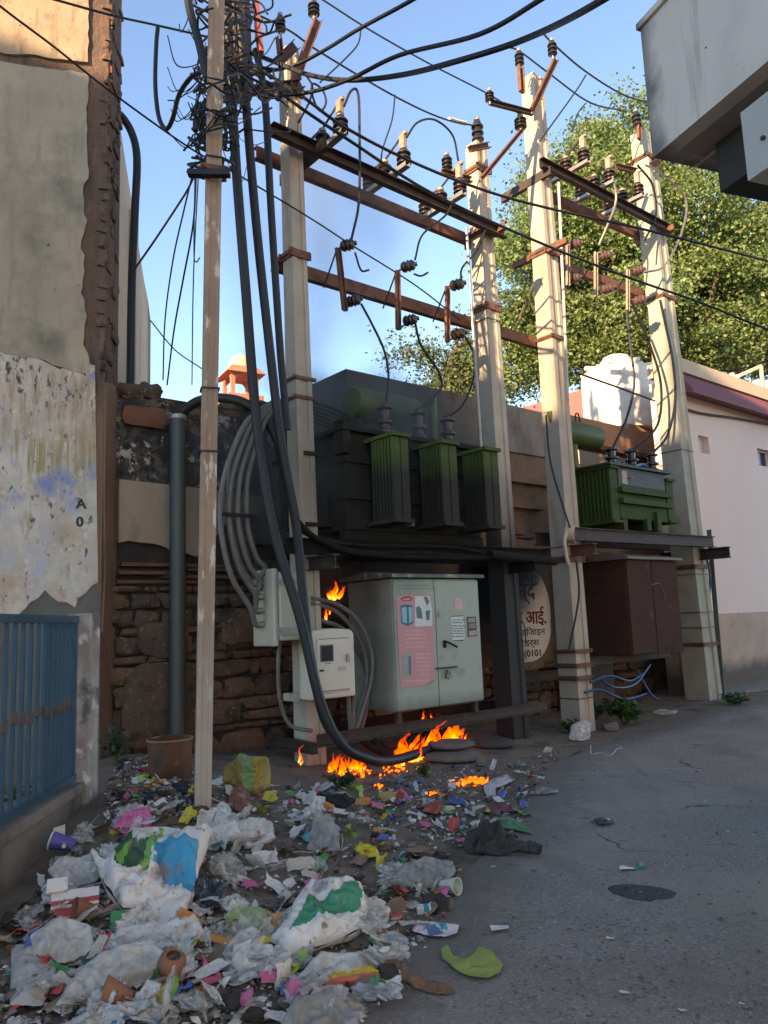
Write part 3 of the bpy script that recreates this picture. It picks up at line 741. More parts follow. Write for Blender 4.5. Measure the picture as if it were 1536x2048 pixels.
# eave slab: maroon sloping face, cream parapet band above
zt = tx(1400, 745)[2]; ze = tx(1430, 818)[2]; zm = tx(1410, 772)[2]
tE = tL + .4
b = MB().prism([W(tE, PK - .4, zm - .25), W(tE, PK + .38, ze + .02), W(tE, PK + .38, ze + .09), W(tE, PK + .02, zm + .12), W(tE, PK - .4, zm + .12)], D * 22)
b.build('eave', mar, ph)
MB().tbox(tL + .45, 30, PK - .6, PK + .1, zm + .1, zt + .12).build('parapet', crm, ph)
cable('wall_cable', 'thin cable strung under the maroon eaves of the pink house', 'cable', [(1355, 812, PK + .05), (1400, 826, PK + .05), (1470, 836, PK + .05), (1545, 850, PK + .05)], 4, M['wire'])
white_p = mat('white_plastic', (.74, .70, .64), (.66, .62, .56), 2, .55, stains=[((.45, .40, .34), 2.2, .62, .78)])
def tank(name, label, c, r, h, mt=white_p):
    o = empty(name, c, label, 'water tank')
    pr_ = []
    for i in range(0, 25):
        z = h * .74 * i / 24; pr_.append((r * (1 - .018 * (1 if i % 6 == 0 else 0)), z))
    for a, zz in ((.985, .77), (.93, .82), (.80, .87), (.62, .91), (.45, .94), (.42, .945), (.42, .985), (.36, 1.0), (0, 1.0)): pr_.append((r * a, h * zz))
    MB().lathe([(0, 0)] + pr_, c, Z, 40).build('shell', mt, o, smooth=True)
    b = MB()
    for i in range(8):
        a = 2 * math.pi * i / 8 + .3; u = Vector((math.cos(a), math.sin(a), 0)); s_ = Vector((-u.y, u.x, 0))
        b.box(c + u * r * .80 + Z * h * .86, u * r * .20, s_ * .05, Z * .045)
    b.build('rib', mt, o, bevel=.012)
    MB().lathe([(r * .33, 0), (r * .36, .01), (r * .36, .05), (r * .3, .075), (0, .08)], c + Z * h, Z, 24).build('lid', mt, o, smooth=True)
    return o
# big tank standing on the roof
tp_ = pl(1180, 848, -2.2); tq = pl(1312, 862, -2.2)
tdist = pl(1244, 868, -2.65).y
tc_ = dep(1244, 868, tdist); rad = 74 / PX_F * tdist; tz0 = dep(1244, 868, tdist).z; th_ = dep(1244, 720, tdist).z - tz0
tank('water_tank', 'large white plastic water tank on the roof behind the right transformer', Vector((tc_.x, tc_.y, tz0)), rad, th_)
MB().lathe([(rad * 1.05, 0), (rad * 1.05, .08)], Vector((tc_.x, tc_.y, tz0 - .084)), Z, 28)
stand = empty('tank_stand', Vector((tc_.x, tc_.y, 4.5)), 'concrete plinth carrying the large white water tank', 'plinth')
b = MB(); b.box(Vector((tc_.x, tc_.y, (4.5 + tz0 - .004) / 2)), D * rad * .92, N * rad * .8, Z * ((tz0 - .004 - 4.5) / 2)); b.build('block', mat('stand_plaster', (.30, .2, .13), None, 3, .9), stand)
for i, (x, y0, y1, wp) in enumerate([(1447, 800, 752, 34), (1515, 812, 766, 32)]):
    dd = 19.5 + i
    c = dep(x, y0, dd)
    tank('water_tank', ['white plastic water tank on the pink house roof, under the thin metal frame', 'smaller white water tank at the photo edge on the pink house roof'][i], Vector((c.x, c.y, c.z)), wp / PX_F * dd, dep(x, y1, dd).z - c.z)
fr = empty('roof_frame', dep(1500, 800, 20), 'thin cream metal frame standing on the pink house roof', 'frame')
for nm, a, bq in (('post', (1528, 815), (1522, 732)), ('rail', (1522, 732), (1466, 757)), ('post', (1466, 800), (1466, 757))):
    MB().tube([dep(*a, 20), dep(*bq, 20)], .05, 6).build(nm, crm, fr)
# red roofed house behind
rh = empty('red_roofed_house', dep(1120, 1150, 21), 'pinkish house with maroon roof edge beyond the sooty house', 'house')
c0 = dep(1028, 820, 21); c1_ = dep(1185, 772, 19.0)
e = Vector((c1_.x - c0.x, c1_.y - c0.y, 0)).normalized(); s_ = Vector((e.y, -e.x, 0))
zt0 = c0.z - .1
b = MB().prism([c0 - e * .5, c1_ + e * .2, c1_ + e * .2 - Z * .8, c0 - e * .5 - Z * .55], -s_ * 4); b.build('roof_edge', mat('pink_red_paint', (.33, .11, .11), (.28, .10, .10), 1, .8), rh)
b = MB().prism([c0 - e * .4 - Z * .55 - s_ * .3, c1_ + e * .2 - Z * .8 - s_ * .3, Vector((c1_.x, c1_.y, 0)) + e * .2 - s_ * .3, Vector((c0.x, c0.y, 0)) - e * .4 - s_ * .3], -s_ * 3.5); b.build('wall', pk_m, rh)

# ================================================================== small domed kiosk far behind
chd = 26.0
k0 = dep(481, 800, chd); ux = chd / PX_F
ko = empty('domed_kiosk', k0, 'small orange domed rooftop kiosk with cusped arches in the distance', 'kiosk')
kor = mat('orange_stone', (.52, .20, .12), (.44, .17, .10), 3, .8); kcr = mat('cream_dome', (.72, .55, .36), (.62, .46, .30), 3, .8)
ka = math.radians(30); kx = Vector((math.cos(ka), math.sin(ka), 0)); ky = Vector((-kx.y, kx.x, 0))
hw = 25 * ux; zb = dep(481, 798, chd).z; ze_ = dep(481, 748, chd).z; zt_ = dep(481, 707, chd).z
kc = Vector((k0.x, k0.y, 0))
for sx in (-1, 1):
    for sy in (-1, 1):
        MB().box(kc + kx * hw * sx + ky * hw * sy + Z * (zb + ze_) / 2, kx * .07, ky * .07, Z * (ze_ - zb) / 2).build('pillar', kor, ko)
for ax_, ay_ in ((kx, ky), (ky, kx)):
    for sg in (-1, 1):
        pts = [(-hw, ze_), (hw, ze_)]
        zz = zb + (ze_ - zb) * .45
        for i in range(13):
            a = math.pi * i / 12
            pts.append((hw * .88 * math.cos(a), zz + (ze_ - zz) * .72 * math.sin(a)))
        MB().prism([kc + ax_ * p[0] + ay_ * hw * sg * .98 + Z * p[1] for p in pts], ay_ * .06 * sg).build('arch', kor, ko)
ew = 41 * ux
b = MB()
vs = [kc + kx * ew * a + ky * ew * c + Z * (ze_ - .14) for a, c in ((-1, -1), (1, -1), (1, 1), (-1, 1))] + [kc + kx * hw * 1.05 * a + ky * hw * 1.05 * c + Z * (ze_ + .16) for a, c in ((-1, -1), (1, -1), (1, 1), (-1, 1))]
b.hexa(vs); b.build('eave', kor, ko)
rr = 23 * ux; hh = zt_ - ze_ - .15
MB().lathe([(rr * 1.12, 0), (rr * 1.12, hh * .12), (rr, hh * .14), (rr * .98, hh * .4), (rr * .86, hh * .62), (rr * .6, hh * .78), (rr * .28, hh * .88), (rr * .12, hh * .92), (rr * .08, hh), (0, hh * 1.04)], kc + Z * (ze_ + .15), Z, 24).build('dome', kcr, ko, smooth=True)
MB().box(kc + Z * (zb / 2), kx * hw * 1.5, ky * hw * 1.5, Z * zb / 2).build('tower', kor, ko)

# ================================================================== poles
def pole(name, label, top, bot, k, wt, wb, mt, axes=None, ext=0, bands=()):
    p0, p1 = pt(*bot, k), pt(*top, k)
    o = empty(name, Vector((p0.x, p0.y, 0)), label, 'pole', 'concrete power poles')
    a_, b_ = axes or (D, N)
    s_ = 1.41
    ds, dt_ = (p0 - CAM).length, (p1 - CAM).length
    wb_, wt_ = wb / PX_F * ds / s_ / 2, wt / PX_F * (dt_ * .95) / s_ / 2
    dirn = (p1 - p0).normalized()
    q0 = p0 - dirn * .4; q1 = p1 + dirn * ext
    prof = [(-1, -1), (-.45, -1), (-.38, -.86), (.38, -.86), (.45, -1), (1, -1), (1, 1), (.45, 1), (.38, .86), (-.38, .86), (-.45, 1), (-1, 1)]
    b = MB(); NS = 30
    for i in range(NS + 1):
        f = i / NS; w_ = wb_ + (wt_ - wb_) * f; c = q0.lerp(q1, f)
        for x, y in prof:
            j = 1 + .012 * nz(x * 3 + top[0], y * 3, f * 40)
            b.v.append(c + a_ * w_ * x * j + b_ * w_ * y * j)
    L = len(prof)
    for i in range(NS):
        for j in range(L):
            j2 = (j + 1) % L; b.f.append([i * L + j, i * L + j2, (i + 1) * L + j2, (i + 1) * L + j]); b.m.append(0)
    b.f.append(list(range(L))); b.f.append([NS * L + j for j in range(L)]); b.m += [0, 0]
    b.build('shaft', mt, o)
    def at(y):
        # centre and half width where the photograph row y crosses the pole
        f = (bot[1] - y) / (bot[1] - top[1]); c = pt(bot[0] + (top[0] - bot[0]) * f, y, k)
        g = (c - q0).length / (q1 - q0).length
        return c, wb_ + (wt_ - wb_) * g
    for kind, y, *r in bands:
        c, w_ = at(y)
        if kind == 'clamp':
            hh = r[0] if r else .05
            bb = MB()
            for sg in (-1, 1):
                bb.box(c + b_ * (w_ + .012) * sg, a_ * (w_ + .05), b_ * .01, Z * hh); bb.box(c + a_ * (w_ + .012) * sg, a_ * .01, b_ * (w_ + .03), Z * hh)
            for sx in (-1, 1): bb.tube([c + a_ * (w_ + .03) * sx - b_ * (w_ + .04), c + a_ * (w_ + .03) * sx + b_ * (w_ + .04)], .012, 6)
            bb.build('clamp', M['rust'], o)
        else:
            ring = [c + a_ * (w_ + .008) * x + b_ * (w_ + .008) * y_ + Z * .015 * nz(x * 3, y_ * 3, y) for x, y_ in ((-1, -1), (0, -1.02), (1, -1), (1.02, 0), (1, 1), (0, 1.02), (-1, 1), (-1.02, 0), (-1, -1))]
            MB().tube(ring, .007, 5).build('wire_band', M['wire'], o)
    return o, at
rot1 = math.radians(72); a1_ = (Vector((math.sin(rot1), math.cos(rot1), 0)), Vector((math.cos(rot1), -math.sin(rot1), 0)))
pb1 = G(405, 1627)
P1, at1 = pole('power_pole', 'slender pinkish concrete pole standing in the litter, wrapped in tangled cables on top', (433, 0), (405, 1627), pb1.y, 36, 40, M['concrete_pink'], a1_, 1.4, [('wire', 322), ('wire', 780), ('wire', 905), ('clamp', 345, .02)])
P2, at2 = pole('power_pole', 'grey concrete pole beside the grey cabinet carrying the white meter box', (577, 105), (622, 1545), 0, 38, 62, M['concrete'], None, 0, [('clamp', 515, .05), ('clamp', 762, .02), ('clamp', 800, .02), ('clamp', 190, .06)])
P3, at3 = pole('power_pole', 'concrete pole blackened by soot at the bottom beside the left transformer', (952, 292), (1024, 1430), 0, 40, 62, M['concrete_soot'], None, 0, [('clamp', 345, .05), ('clamp', 620, .05), ('wire', 645), ('clamp', 470, .05)])
P4, at4 = pole('power_pole', 'cream concrete pole between the two transformers with a broken lamp housing', (1064, 158), (1158, 1465), 0, 40, 62, M['concrete'], None, 0, [('clamp', 510, .06), ('clamp', 680, .03), ('clamp', 1120, .05), ('clamp', 1302, .03), ('clamp', 1330, .035), ('clamp', 1355, .035), ('wire', 1395)])
P5, at5 = pole('power_pole', 'thick concrete pole in front of the pink house tied with wire bands', (1284, 270), (1409, 1402), 0, 42, 66, M['concrete_green'], None, 0, [('clamp', 600, .035), ('clamp', 1135, .04), ('wire', 1150), ('wire', 1225), ('wire', 1255), ('clamp', 1288, .035), ('wire', 905), ('clamp', 322, .04)])
# steel stay beside the last pole
b = MB().angle(pl(1413, 1060, .15), pl(1441, 1398, .15), D, N, .09, .012); tag(b.build('steel_stay', mat('green_grey_steel', (.12, .14, .12), (.08, .09, .08), 5, .6)), 'slim grey green steel stay leaning along the last pole', 'stay')

# ================================================================== insulators
def shed_prof(r, h, n_):
    pr_ = [(r * .45, 0)]
    for i in range(n_):
        z = h * (.08 + .84 * i / n_); st = .84 * h / n_
        pr_ += [(r * .62, z), (r, z + st * .12), (r * 1.0, z + st * .32), (r * .66, z + st * .78)]
    return pr_ + [(r * .6, h * .94), (r * .35, h)]
def insulator(name, base, axis, r, h, n_, mt, parent, cap=True, pin=.06):
    o = MB().lathe(shed_prof(r, h, n_), base + axis * pin, axis, 16).build(name, mt, parent, smooth=True)
    if pin > 0: MB().tube([base, base + axis * (pin + .01)], r * .22, 6).build('pin', M['cap'], o) if parent is None else MB().tube([base, base + axis * (pin + .01)], r * .22, 6).build('pin', M['galv'], parent)
    if cap: MB().lathe([(r * .5, 0), (r * .5, .035), (r * .3, .05), (0, .05)], base + axis * (pin + h), axis, 10).build('cap', M['cap'], parent or o, smooth=True)
    return o
def pin_ins(x, y0, y1, k, label, mt, rpx, axis=Z, grp=None):
    """pin insulator between photograph rows y0 (top) and y1 (bottom)"""
    a, c = pt(x, y1, k), pt(x, y0, k)
    h = (c - a).length; r = rpx / PX_F * (a - CAM).length
    o = empty('pin_insulator', a, label, 'insulator', grp or 'dark pin insulators on the pole tops')
    insulator('porcelain', a, axis, r, h * .72, 3, mt, o, True, h * .16)
    return o

# ---------------- gang switch frames on the two pole pairs
def crossarm(name, p, q, out, label, mt=M['rust'], w=.09, h=.16, group='rusty steel cross beams'):
    b = MB().channel(p, q, out, Z, w, h, .012)
    return tag(b.build(name, mt), label, 'beam', group)
crossarm('steel_crossarm', pl(540, 262, .24), pl(1007, 470, .24), N, 'upper front rusty channel spanning the left pair of poles', M['dark_steel'])
crossarm('steel_crossarm', pl(513, 302, -.24), W(3.72, -.24, TNZ(pl(513, 302, -.24))[2] - .02), -N, 'upper rear rusty channel spanning the left pair of poles', M['rust'])
crossarm('steel_crossarm', pl(548, 524, -.19), pl(1092, 690, -.19), -N, 'long reddish channel carrying the left fuses below the switches', M['rust'], h=.17)
crossarm('steel_crossarm', pl(1078, 327, .24), pl(1336, 461, .24), N, 'upper front rusty channel between the two right poles', M['dark_steel'])
crossarm('steel_crossarm', pl(1092, 386, -.24), pl(1302, 478, -.24), -N, 'upper rear rusty channel between the two right poles', M['rust'])
crossarm('steel_crossarm', pl(1078, 512, -.24), pl(1318, 598, -.24), -N, 'reddish channel carrying the right fuses before the tree', M['rust'], h=.15)
# short ties joining front and rear channels
def tie(p, q, label, mt=M['dark_steel'], w=.11):
    b = MB().channel(p, q, D, Z, .07, w, .012)
    return tag(b.build('steel_tie', mt), label, 'beam', 'short steel ties across the poles')
zf = TNZ(pl(700, 330, .24))[2]
tie(W(.12, -.55, zf - .02), W(.12, .50, zf - .02), 'short dark tie crossing the meter box pole under the upper channels', w=.16)
tie(W(3.42, -.42, zf - .02), W(3.42, .42, zf - .02), 'short rusty tie at the right end of the left switch frame', M['rust'])
tie(W(4.72, -.72, TNZ(pl(1085, 330, .24))[2] - .12), W(4.72, .35, TNZ(pl(1085, 330, .24))[2] - .12), 'short dark tie crossing the cream pole below the right switches', w=.14)
tie(W(8.4, -.42, TNZ(pl(1330, 455, .24))[2] - .04), W(8.4, .40, TNZ(pl(1330, 455, .24))[2] - .04), 'short rusty tie on the last pole below the right switches', M['rust'])
tie(W(4.72, -.55, TNZ(pl(1078, 512, 0))[2] + .05), W(4.72, .55, TNZ(pl(1078, 512, 0))[2] + .05), 'short rusty plate tie on the cream pole at fuse height', M['rust'], w=.1)
def switch(label, t, zb_, ns, mt, sc=1.0, alu=True):
    o = empty('air_switch', W(t, 0, zb_), label, 'switch', 'air break switch units')
    b = MB().channel(W(t - .04, ns[0] - .12, zb_ + .03), W(t - .04, ns[-1] + .12, zb_ + .03), Z, D, .06, .09, .008); b.build('base_channel', M['galv'] if alu else M['dark_steel'], o)
    tops = []
    for i, n_ in enumerate(ns):
        hh = (.25 if i < len(ns) - 1 else .25) * sc
        insulator('insulator', W(t, n_, zb_ + .05), Z, .098 * sc, hh, 3, mt, o, True, .05)
        tops.append(W(t, n_, zb_ + .05 + hh + .10))
    b = MB().tube([tops[0] + Z * -.02, tops[1] + Z * .0], .018, 6); b.build('blade', M['rust'], o)
    b = MB().tube([tops[1] + N * .02, tops[2] + Z * .16], .016, 6); b.build('blade', M['dark_steel'], o)
    b = MB(); b.box(tops[2] + Z * .06, D * .03, N * .045, Z * .10)
    b.box(tops[2] + Z * .16 + N * .03, D * .02, N * .05, Z * .02); b.build('contact', M['cap'], o)
    return o, tops
SWT = []
for (xa, ya, xb, yb), lab in zip([(611, 335, 687, 275), (735, 392, 813, 338), (847, 442, 925, 394)], ['switch unit with dark porcelain posts nearest the meter box pole', 'middle switch unit with brown posts on the left frame', 'switch unit with brown posts next to the sooty pole']):
    fr_, bk = TNZ(hz(xb, yb, zf + .16)), TNZ(hz(xa, ya, zf + .10))
    t_ = (fr_[0] + bk[0]) / 2
    SWT.append(switch(lab, t_, zf + .08, [bk[1], (bk[1] + fr_[1]) / 2 - .02, fr_[1]], M['porcelain'] if xa > 700 else M['porcelain_black']))
zf2 = TNZ(pl(1200, 388, .24))[2]
for (xa, ya, xb, yb), lab in zip([(1097, 372, 1172, 330), (1155, 400, 1228, 372), (1213, 428, 1283, 398)], ['switch unit with dark posts close to the cream pole before the tree', 'middle switch unit on the right frame before the tree', 'switch unit with dark posts close to the last pole']):
    fr_, bk = TNZ(hz(xb, yb, zf2 + .16)), TNZ(hz(xa, ya, zf2 + .10))
    t_ = (fr_[0] + bk[0]) / 2
    SWT.append(switch(lab, t_, zf2 + .08, [bk[1], (bk[1] + fr_[1]) / 2, fr_[1]], M['porcelain'], 1.05))
# ---------------- drop out fuses
def fuse(label, bar, top, bot, k, mt, barm, r=11):
    pa, pb_ = pl(*bar[0], k), pl(*bar[1], k)
    o = empty('drop_out_fuse', pb_, label, 'fuse', 'drop out fuses hung from the lower beams')
    MB().channel(pa, pb_, N, D, .04, .075, .01).build('bracket', barm, o)
    for (x, y) in (top, bot):
        c = pl(x, y, k + .05); rr_ = r / PX_F * (c - CAM).length
        ax_ = (D * .55 + N * .75 + Z * .12).normalized()
        MB().lathe([(rr_ * .35, -rr_ * 1.5), (rr_ * .8, -rr_ * 1.25), (rr_ * 1.05, -rr_ * .7), (rr_ * .8, -rr_ * .45), (rr_ * 1.08, -rr_ * .05), (rr_ * .85, rr_ * .25), (rr_ * 1.0, rr_ * .55), (rr_ * .7, rr_ * .95), (rr_ * .4, rr_ * 1.1), (rr_ * .38, rr_ * 1.45), (0, rr_ * 1.5)], c, ax_, 14).build('insulator', mt, o, smooth=True)
    ba, bb_ = pl(*bar[0], k), pl(*top, k)
    MB().tube([ba, bb_], .014, 6).build('link', M['dark_steel'], o)
    MB().tube([pl(*bar[1], k), pl(*bot, k)], .014, 6).build('link', M['dark_steel'], o)
    MB().tube([pa - N * .0, Vector((pa.x, pa.y, (pa.z + pb_.z) / 2)) - N * (k + .19), ], .012, 5).build('strap', M['dark_steel'], o)
fuse('dark fuse unit closest to the meter box pole on the lower beam', ((674, 498), (688, 622)), (697, 490), (709, 601), .12, M['porcelain_black'], M['rust'])
fuse('middle fuse unit hanging from the left lower beam', ((793, 543), (795, 660)), (818, 532), (822, 640), .12, M['porcelain_black'], M['rust'])
fuse('fuse unit hanging next to the sooty pole on the lower beam', ((893, 574), (893, 685)), (916, 569), (918, 668), .12, M['porcelain'], M['rust'])
fuse('dusty brown fuse unit nearest the cream pole before the tree', ((1134, 488), (1134, 572)), (1152, 488), (1150, 556), .12, M['porcelain_rust'], M['cap'], 9)
fuse('dusty brown middle fuse unit before the tree', ((1190, 505), (1190, 595)), (1213, 511), (1216, 577), .12, M['porcelain_rust'], M['cap'], 9)
fuse('fuse unit nearest the last pole before the tree', ((1254, 540), (1254, 622)), (1277, 541), (1281, 600), .12, M['porcelain_rust'], M['cap'], 9)
# ---------------- V arms and pin insulators on the pole tops
def arm(label, a, bq, k, mt=M['rust'], w=.10):
    p, q = pl(*a, k), pl(*bq, k)
    dr = (q - p).normalized(); up = dr.cross(N).normalized()
    return tag(MB().channel(p, q, N, up, .06, w, .012).build('crossarm_bracket', mt), label, 'arm', 'rusty steel arms on the pole tops')
arm('rusty arm slanting up right from the top of the meter box pole', (582, 178), (634, 40), .22)
arm('dark arm slanting left off the top of the meter box pole', (602, 170), (497, 185), .24, M['dark_steel'], .11)
arm('short dark plate near the top of the meter box pole', (552, 128), (590, 92), .24, M['dark_steel'], .12)
arm('rusty arm slanting up right from the cream pole top', (1062, 222), (1110, 118), .24)
arm('rusty arm reaching left from the cream pole top', (1062, 228), (976, 206), .24, M['dark_steel'], .08)
arm('upright rusty plate bolted on the cream pole tip', (1041, 186), (1038, 134), .26, M['rust'], .11)
arm('long rusty arm rising from the sooty pole to a black insulator', (962, 357), (1044, 258), .20, M['rust'], .06)
arm('rusty saddle plate on top of the sooty pole', (936, 300), (976, 292), .2, M['rust'], .09)
arm('small rusty bracket left of the sooty pole', (882, 345), (940, 362), .2, M['rust'], .08)
arm('small rusty bracket left on the last pole', (1230, 334), (1272, 344), .22, M['rust'], .1)
arm('small orange bracket right on the last pole', (1300, 333), (1318, 324), .22, M['rust'], .14)
arm('upright rusty bracket on the tip of the last pole', (1276, 280), (1275, 248), .22, M['rust'], .10)
arm('rusty bracket with white knob insulator by the meter box pole tip', (558, 110), (555, 78), .24, M['rust'], .06)
for x, y0, y1, k, r, lab in [(628, 0, 38, .24, 10, 'dark insulator on the slanting arm of the meter box pole'), (561, 28, 72, .24, 9, 'pale capped insulator left of the meter box pole tip'), (1106, 80, 118, .26, 8, 'dark insulator on the raised arm of the cream pole'), (1040, 100, 138, .28, 8, 'dark insulator on the tip of the cream pole'), (980, 180, 208, .26, 8, 'dark insulator at the left arm end of the cream pole'), (1042, 232, 262, .22, 11, 'black insulator between the sooty and the cream pole'), (957, 236, 296, .0, 11, 'black insulator on the tip of the sooty pole'), (895, 308, 346, .2, 10, 'black insulator on the small bracket left of the sooty pole'), (1275, 222, 262, .22, 8, 'dark insulator on the tip of the last pole')]:
    pin_ins(x, y0, y1, k, lab, M['porcelain_black'], r)
# operating rods of the switches
for (a, c, k, lab) in [((933, 455), (962, 900), .28, 'thin grey operating rod running down beside the sooty pole'), ((1117, 365), (1136, 800), .3, 'pale operating rod running down beside the cream pole')]:
    tag(MB().tube([pl(*a, k), pl(*c, k)], .022, 8).build('operating_rod', M['galv'] if k < .29 else mat('pale_rod', (.55, .52, .48), None, 5, .5)), lab, 'rod')
# ================================================================== platforms
def ib(name, p, q, label, mt, w=.11, h=.17, out=N):
    return tag(MB().ibeam(p, q, out, Z, w, h).build(name, mt), label, 'beam', 'platform and base beams')
ib('platform_beam', W(-.45, .34, 2.46), W(3.75, .34, 2.46), 'sooty front platform beam under the left transformer', M['soot_steel'])
ib('platform_beam', W(-.45, -.34, 2.46), W(3.75, -.34, 2.46), 'sooty rear platform beam under the left transformer', M['soot_steel'])
ib('platform_beam', W(0.0, -.62, 2.28), W(0.0, .62, 2.28), 'short steel bearer clamped to the meter box pole under the platform', M['dark_steel'], .11, .15, D)
ib('platform_beam', W(3.38, -.6, 2.28), W(3.38, .6, 2.28), 'short sooty bearer on the soot blackened pole', M['soot_steel'], .11, .15, D)
ib('platform_beam', W(4.6, .34, 2.80), W(8.85, .34, 2.83), 'front rusty platform beam under the right transformer', M['dark_steel'], .12, .2)
ib('platform_beam', W(4.6, -.34, 2.80), W(8.85, -.34, 2.83), 'rear rusty platform beam under the right transformer', M['dark_steel'], .12, .2)
ib('platform_beam', W(4.78, -.75, 2.56), W(4.78, .62, 2.56), 'short rusty bearer on the cream pole below the platform', M['rust'], .14, .17, D)
ib('platform_beam', W(8.62, -.6, 2.60), W(8.62, .75, 2.60), 'short rusty bearer on the last pole below the platform', M['dark_steel'], .14, .2, D)
tag(MB().channel(W(-.12, .34, .36), W(3.75, .34, .36), N, Z, .07, .13, .01).build('base_beam', M['dark_steel']), 'front base channel under the grey cabinet above the fire', 'beam', 'platform and base beams')
tag(MB().channel(W(-.12, -.3, .36), W(3.75, -.3, .36), -N, Z, .07, .13, .01).build('base_beam', M['soot_steel']), 'rear base channel behind the fire', 'beam', 'platform and base beams')
tag(MB().channel(W(-.18, -.5, .30), W(-.18, .45, .30), -D, Z, .07, .12, .01).build('base_beam', M['dark_steel']), 'short base channel across the foot of the meter box pole', 'beam', 'platform and base beams')
tag(MB().channel(W(4.0, -.9, .62), W(5.7, -.9, .62), N, Z, .07, .16, .01).build('base_beam', M['dark_steel']), 'dark channel low on the notice wall', 'beam', 'platform and base beams')
tag(MB().channel(W(5.2, .0, .86), W(7.6, .0, .86), N, Z, .07, .12, .01).build('base_beam', M['dark_steel']), 'rusty channel under the brown box', 'beam', 'platform and base beams')
tag(MB().tube([W(2.6, .5, 2.42), W(3.95, .5, 2.36)], .062, 12).build('burnt_pipe', M['soot_steel'], smooth=True), 'black charred pipe lying on the platform end above the cabinet', 'pipe')

# ================================================================== left transformer
tr = empty('transformer', W(1.5, 0, 2.55), 'left pole mounted transformer, green paint burnt black with soot', 'transformer', 'pole mounted transformers')
MB().tbox(.32, 2.55, -.5, .42, 2.66, 3.82).build('tank', M['tank_soot'], tr, bevel=.02)
MB().tbox(.24, 2.63, -.58, .50, 3.82, 3.87).build('lid', M['tank_soot'], tr)
for z in (3.45, 3.02): MB().tbox(.29, 2.58, -.52, .46, z, z + .06).build('stiffener', M['tank_soot'], tr)
for n0 in (-.34, .34): MB().tbox(.3, 2.6, n0 - .05, n0 + .05, 2.552, 2.66).build('skid', M['soot_steel'], tr)
def radiator(parent, t0, t1, n0, n1, z0, z1, nf, mt, along='n', two=True, name='radiator'):
    """stack of fins; along n: fins lie parallel to the wall"""
    r = MB()
    if along == 'n':
        st = (n1 - n0) / nf; mid = (t0 + t1) / 2
        for i in range(nf):
            a = n0 + i * st
            if two: r.tbox(t0, mid - .008, a, a + st * .62, z0 + .05, z1 - .05); r.tbox(mid + .008, t1, a, a + st * .62, z0 + .05, z1 - .05); r.tbox(mid - .008, mid + .008, a + .004, a + st * .4, z0 + .06, z1 - .06)
            else: r.tbox(t0, t1, a, a + st * .62, z0 + .05, z1 - .05)
    else:
        st = (t1 - t0) / nf
        for i in range(nf):
            a = t0 + i * st; r.tbox(a, a + st * .6, n0, n1, z0 + .05, z1 - .05)
    o = r.build(name, mt, parent)
    MB().tbox(t0 - .02, t1 + .02, n0 - .12, n1 + .02, z1 - .045, z1).build('header', mt, o); MB().tbox(t0 - .02, t1 + .02, n0 - .12, n1 + .02, z0, z0 + .045).build('header', mt, o)
    return o
for xl, xr in ((786, 818), (883, 914), (968, 996)):
    ta, tb = TNZ(pl(xl, 880, .95))[0], TNZ(pl(xr, 880, .95))[0]
    radiator(tr, ta, tb, .55, .95, 2.70, 3.74, 7, M['green_soot'])
radiator(tr, -.02, .30, -.48, .12, 2.72, 3.60, 7, M['tank_soot'], 'n', False)
for i in range(14):
    MB().lathe([(.016, 0), (.016, .02), (.008, .03), (0, .03)], W(.32 + i * .172, .46, 3.87), Z, 6).build('bolt', M['dark_steel'], tr)
for i in range(3): MB().tube([W(1.25 + i * .5, .42, 2.76), W(1.25 + i * .5, .52, 2.76)], .03, 8).build('valve', M['galv'], tr)
ca = W(1.15, -.5, 4.52); cb_ = W(2.25, -.5, 4.52)
MB().tube([ca, ca + D * .02, cb_ - D * .02, cb_], [.20, .215, .215, .20], 28).build('conservator', M['green'], tr, smooth=True)
for t in (1.4, 2.0): MB().tbox(t - .03, t + .03, -.56, -.44, 3.87, 4.33).build('conservator_bracket', M['tank_soot'], tr)
MB().tube([W(2.12, .05, 3.85), W(2.12, .05, 4.62)], .055, 14).build('vent_pipe', M['green'], tr, smooth=True)
def bushing(p, h, r, mt, parent):
    pr_ = [(r * .9, 0), (r * .9, h * .06), (r * .6, h * .08), (r * .6, h * .16), (r, h * .20), (r, h * .26), (r * .6, h * .32), (r * .6, h * .42), (r * .98, h * .46), (r * .98, h * .52), (r * .55, h * .58), (r * .62, h * .80), (r * 1.0, h * .84), (r * .95, h * .88), (r * .35, h * .92), (r * .28, h), (0, h)]
    o = MB().lathe(pr_, p, Z, 16).build('bushing', mt, parent, smooth=True)
    return p + Z * h
B1 = [bushing(W(TNZ(pl(x, y, .12))[0], .12, 3.86), TNZ(pl(x, y2, .12))[2] - 3.86, .105, mat('sooty_brown_porcelain', (.075, .045, .038), (.045, .032, .03), 6, .4), tr) for x, y, y2 in ((770, 866, 806), (838, 880, 818), (897, 890, 832))]
MB().tbox(.9, 1.0, .42, .50, 2.80, 3.3).build('valve_plate', M['galv'], tr)
bs = MB().tbox(.26, .36, .3, .48, 3.55, 3.95); bs.build('cable_box', M['tank_soot'], tr)
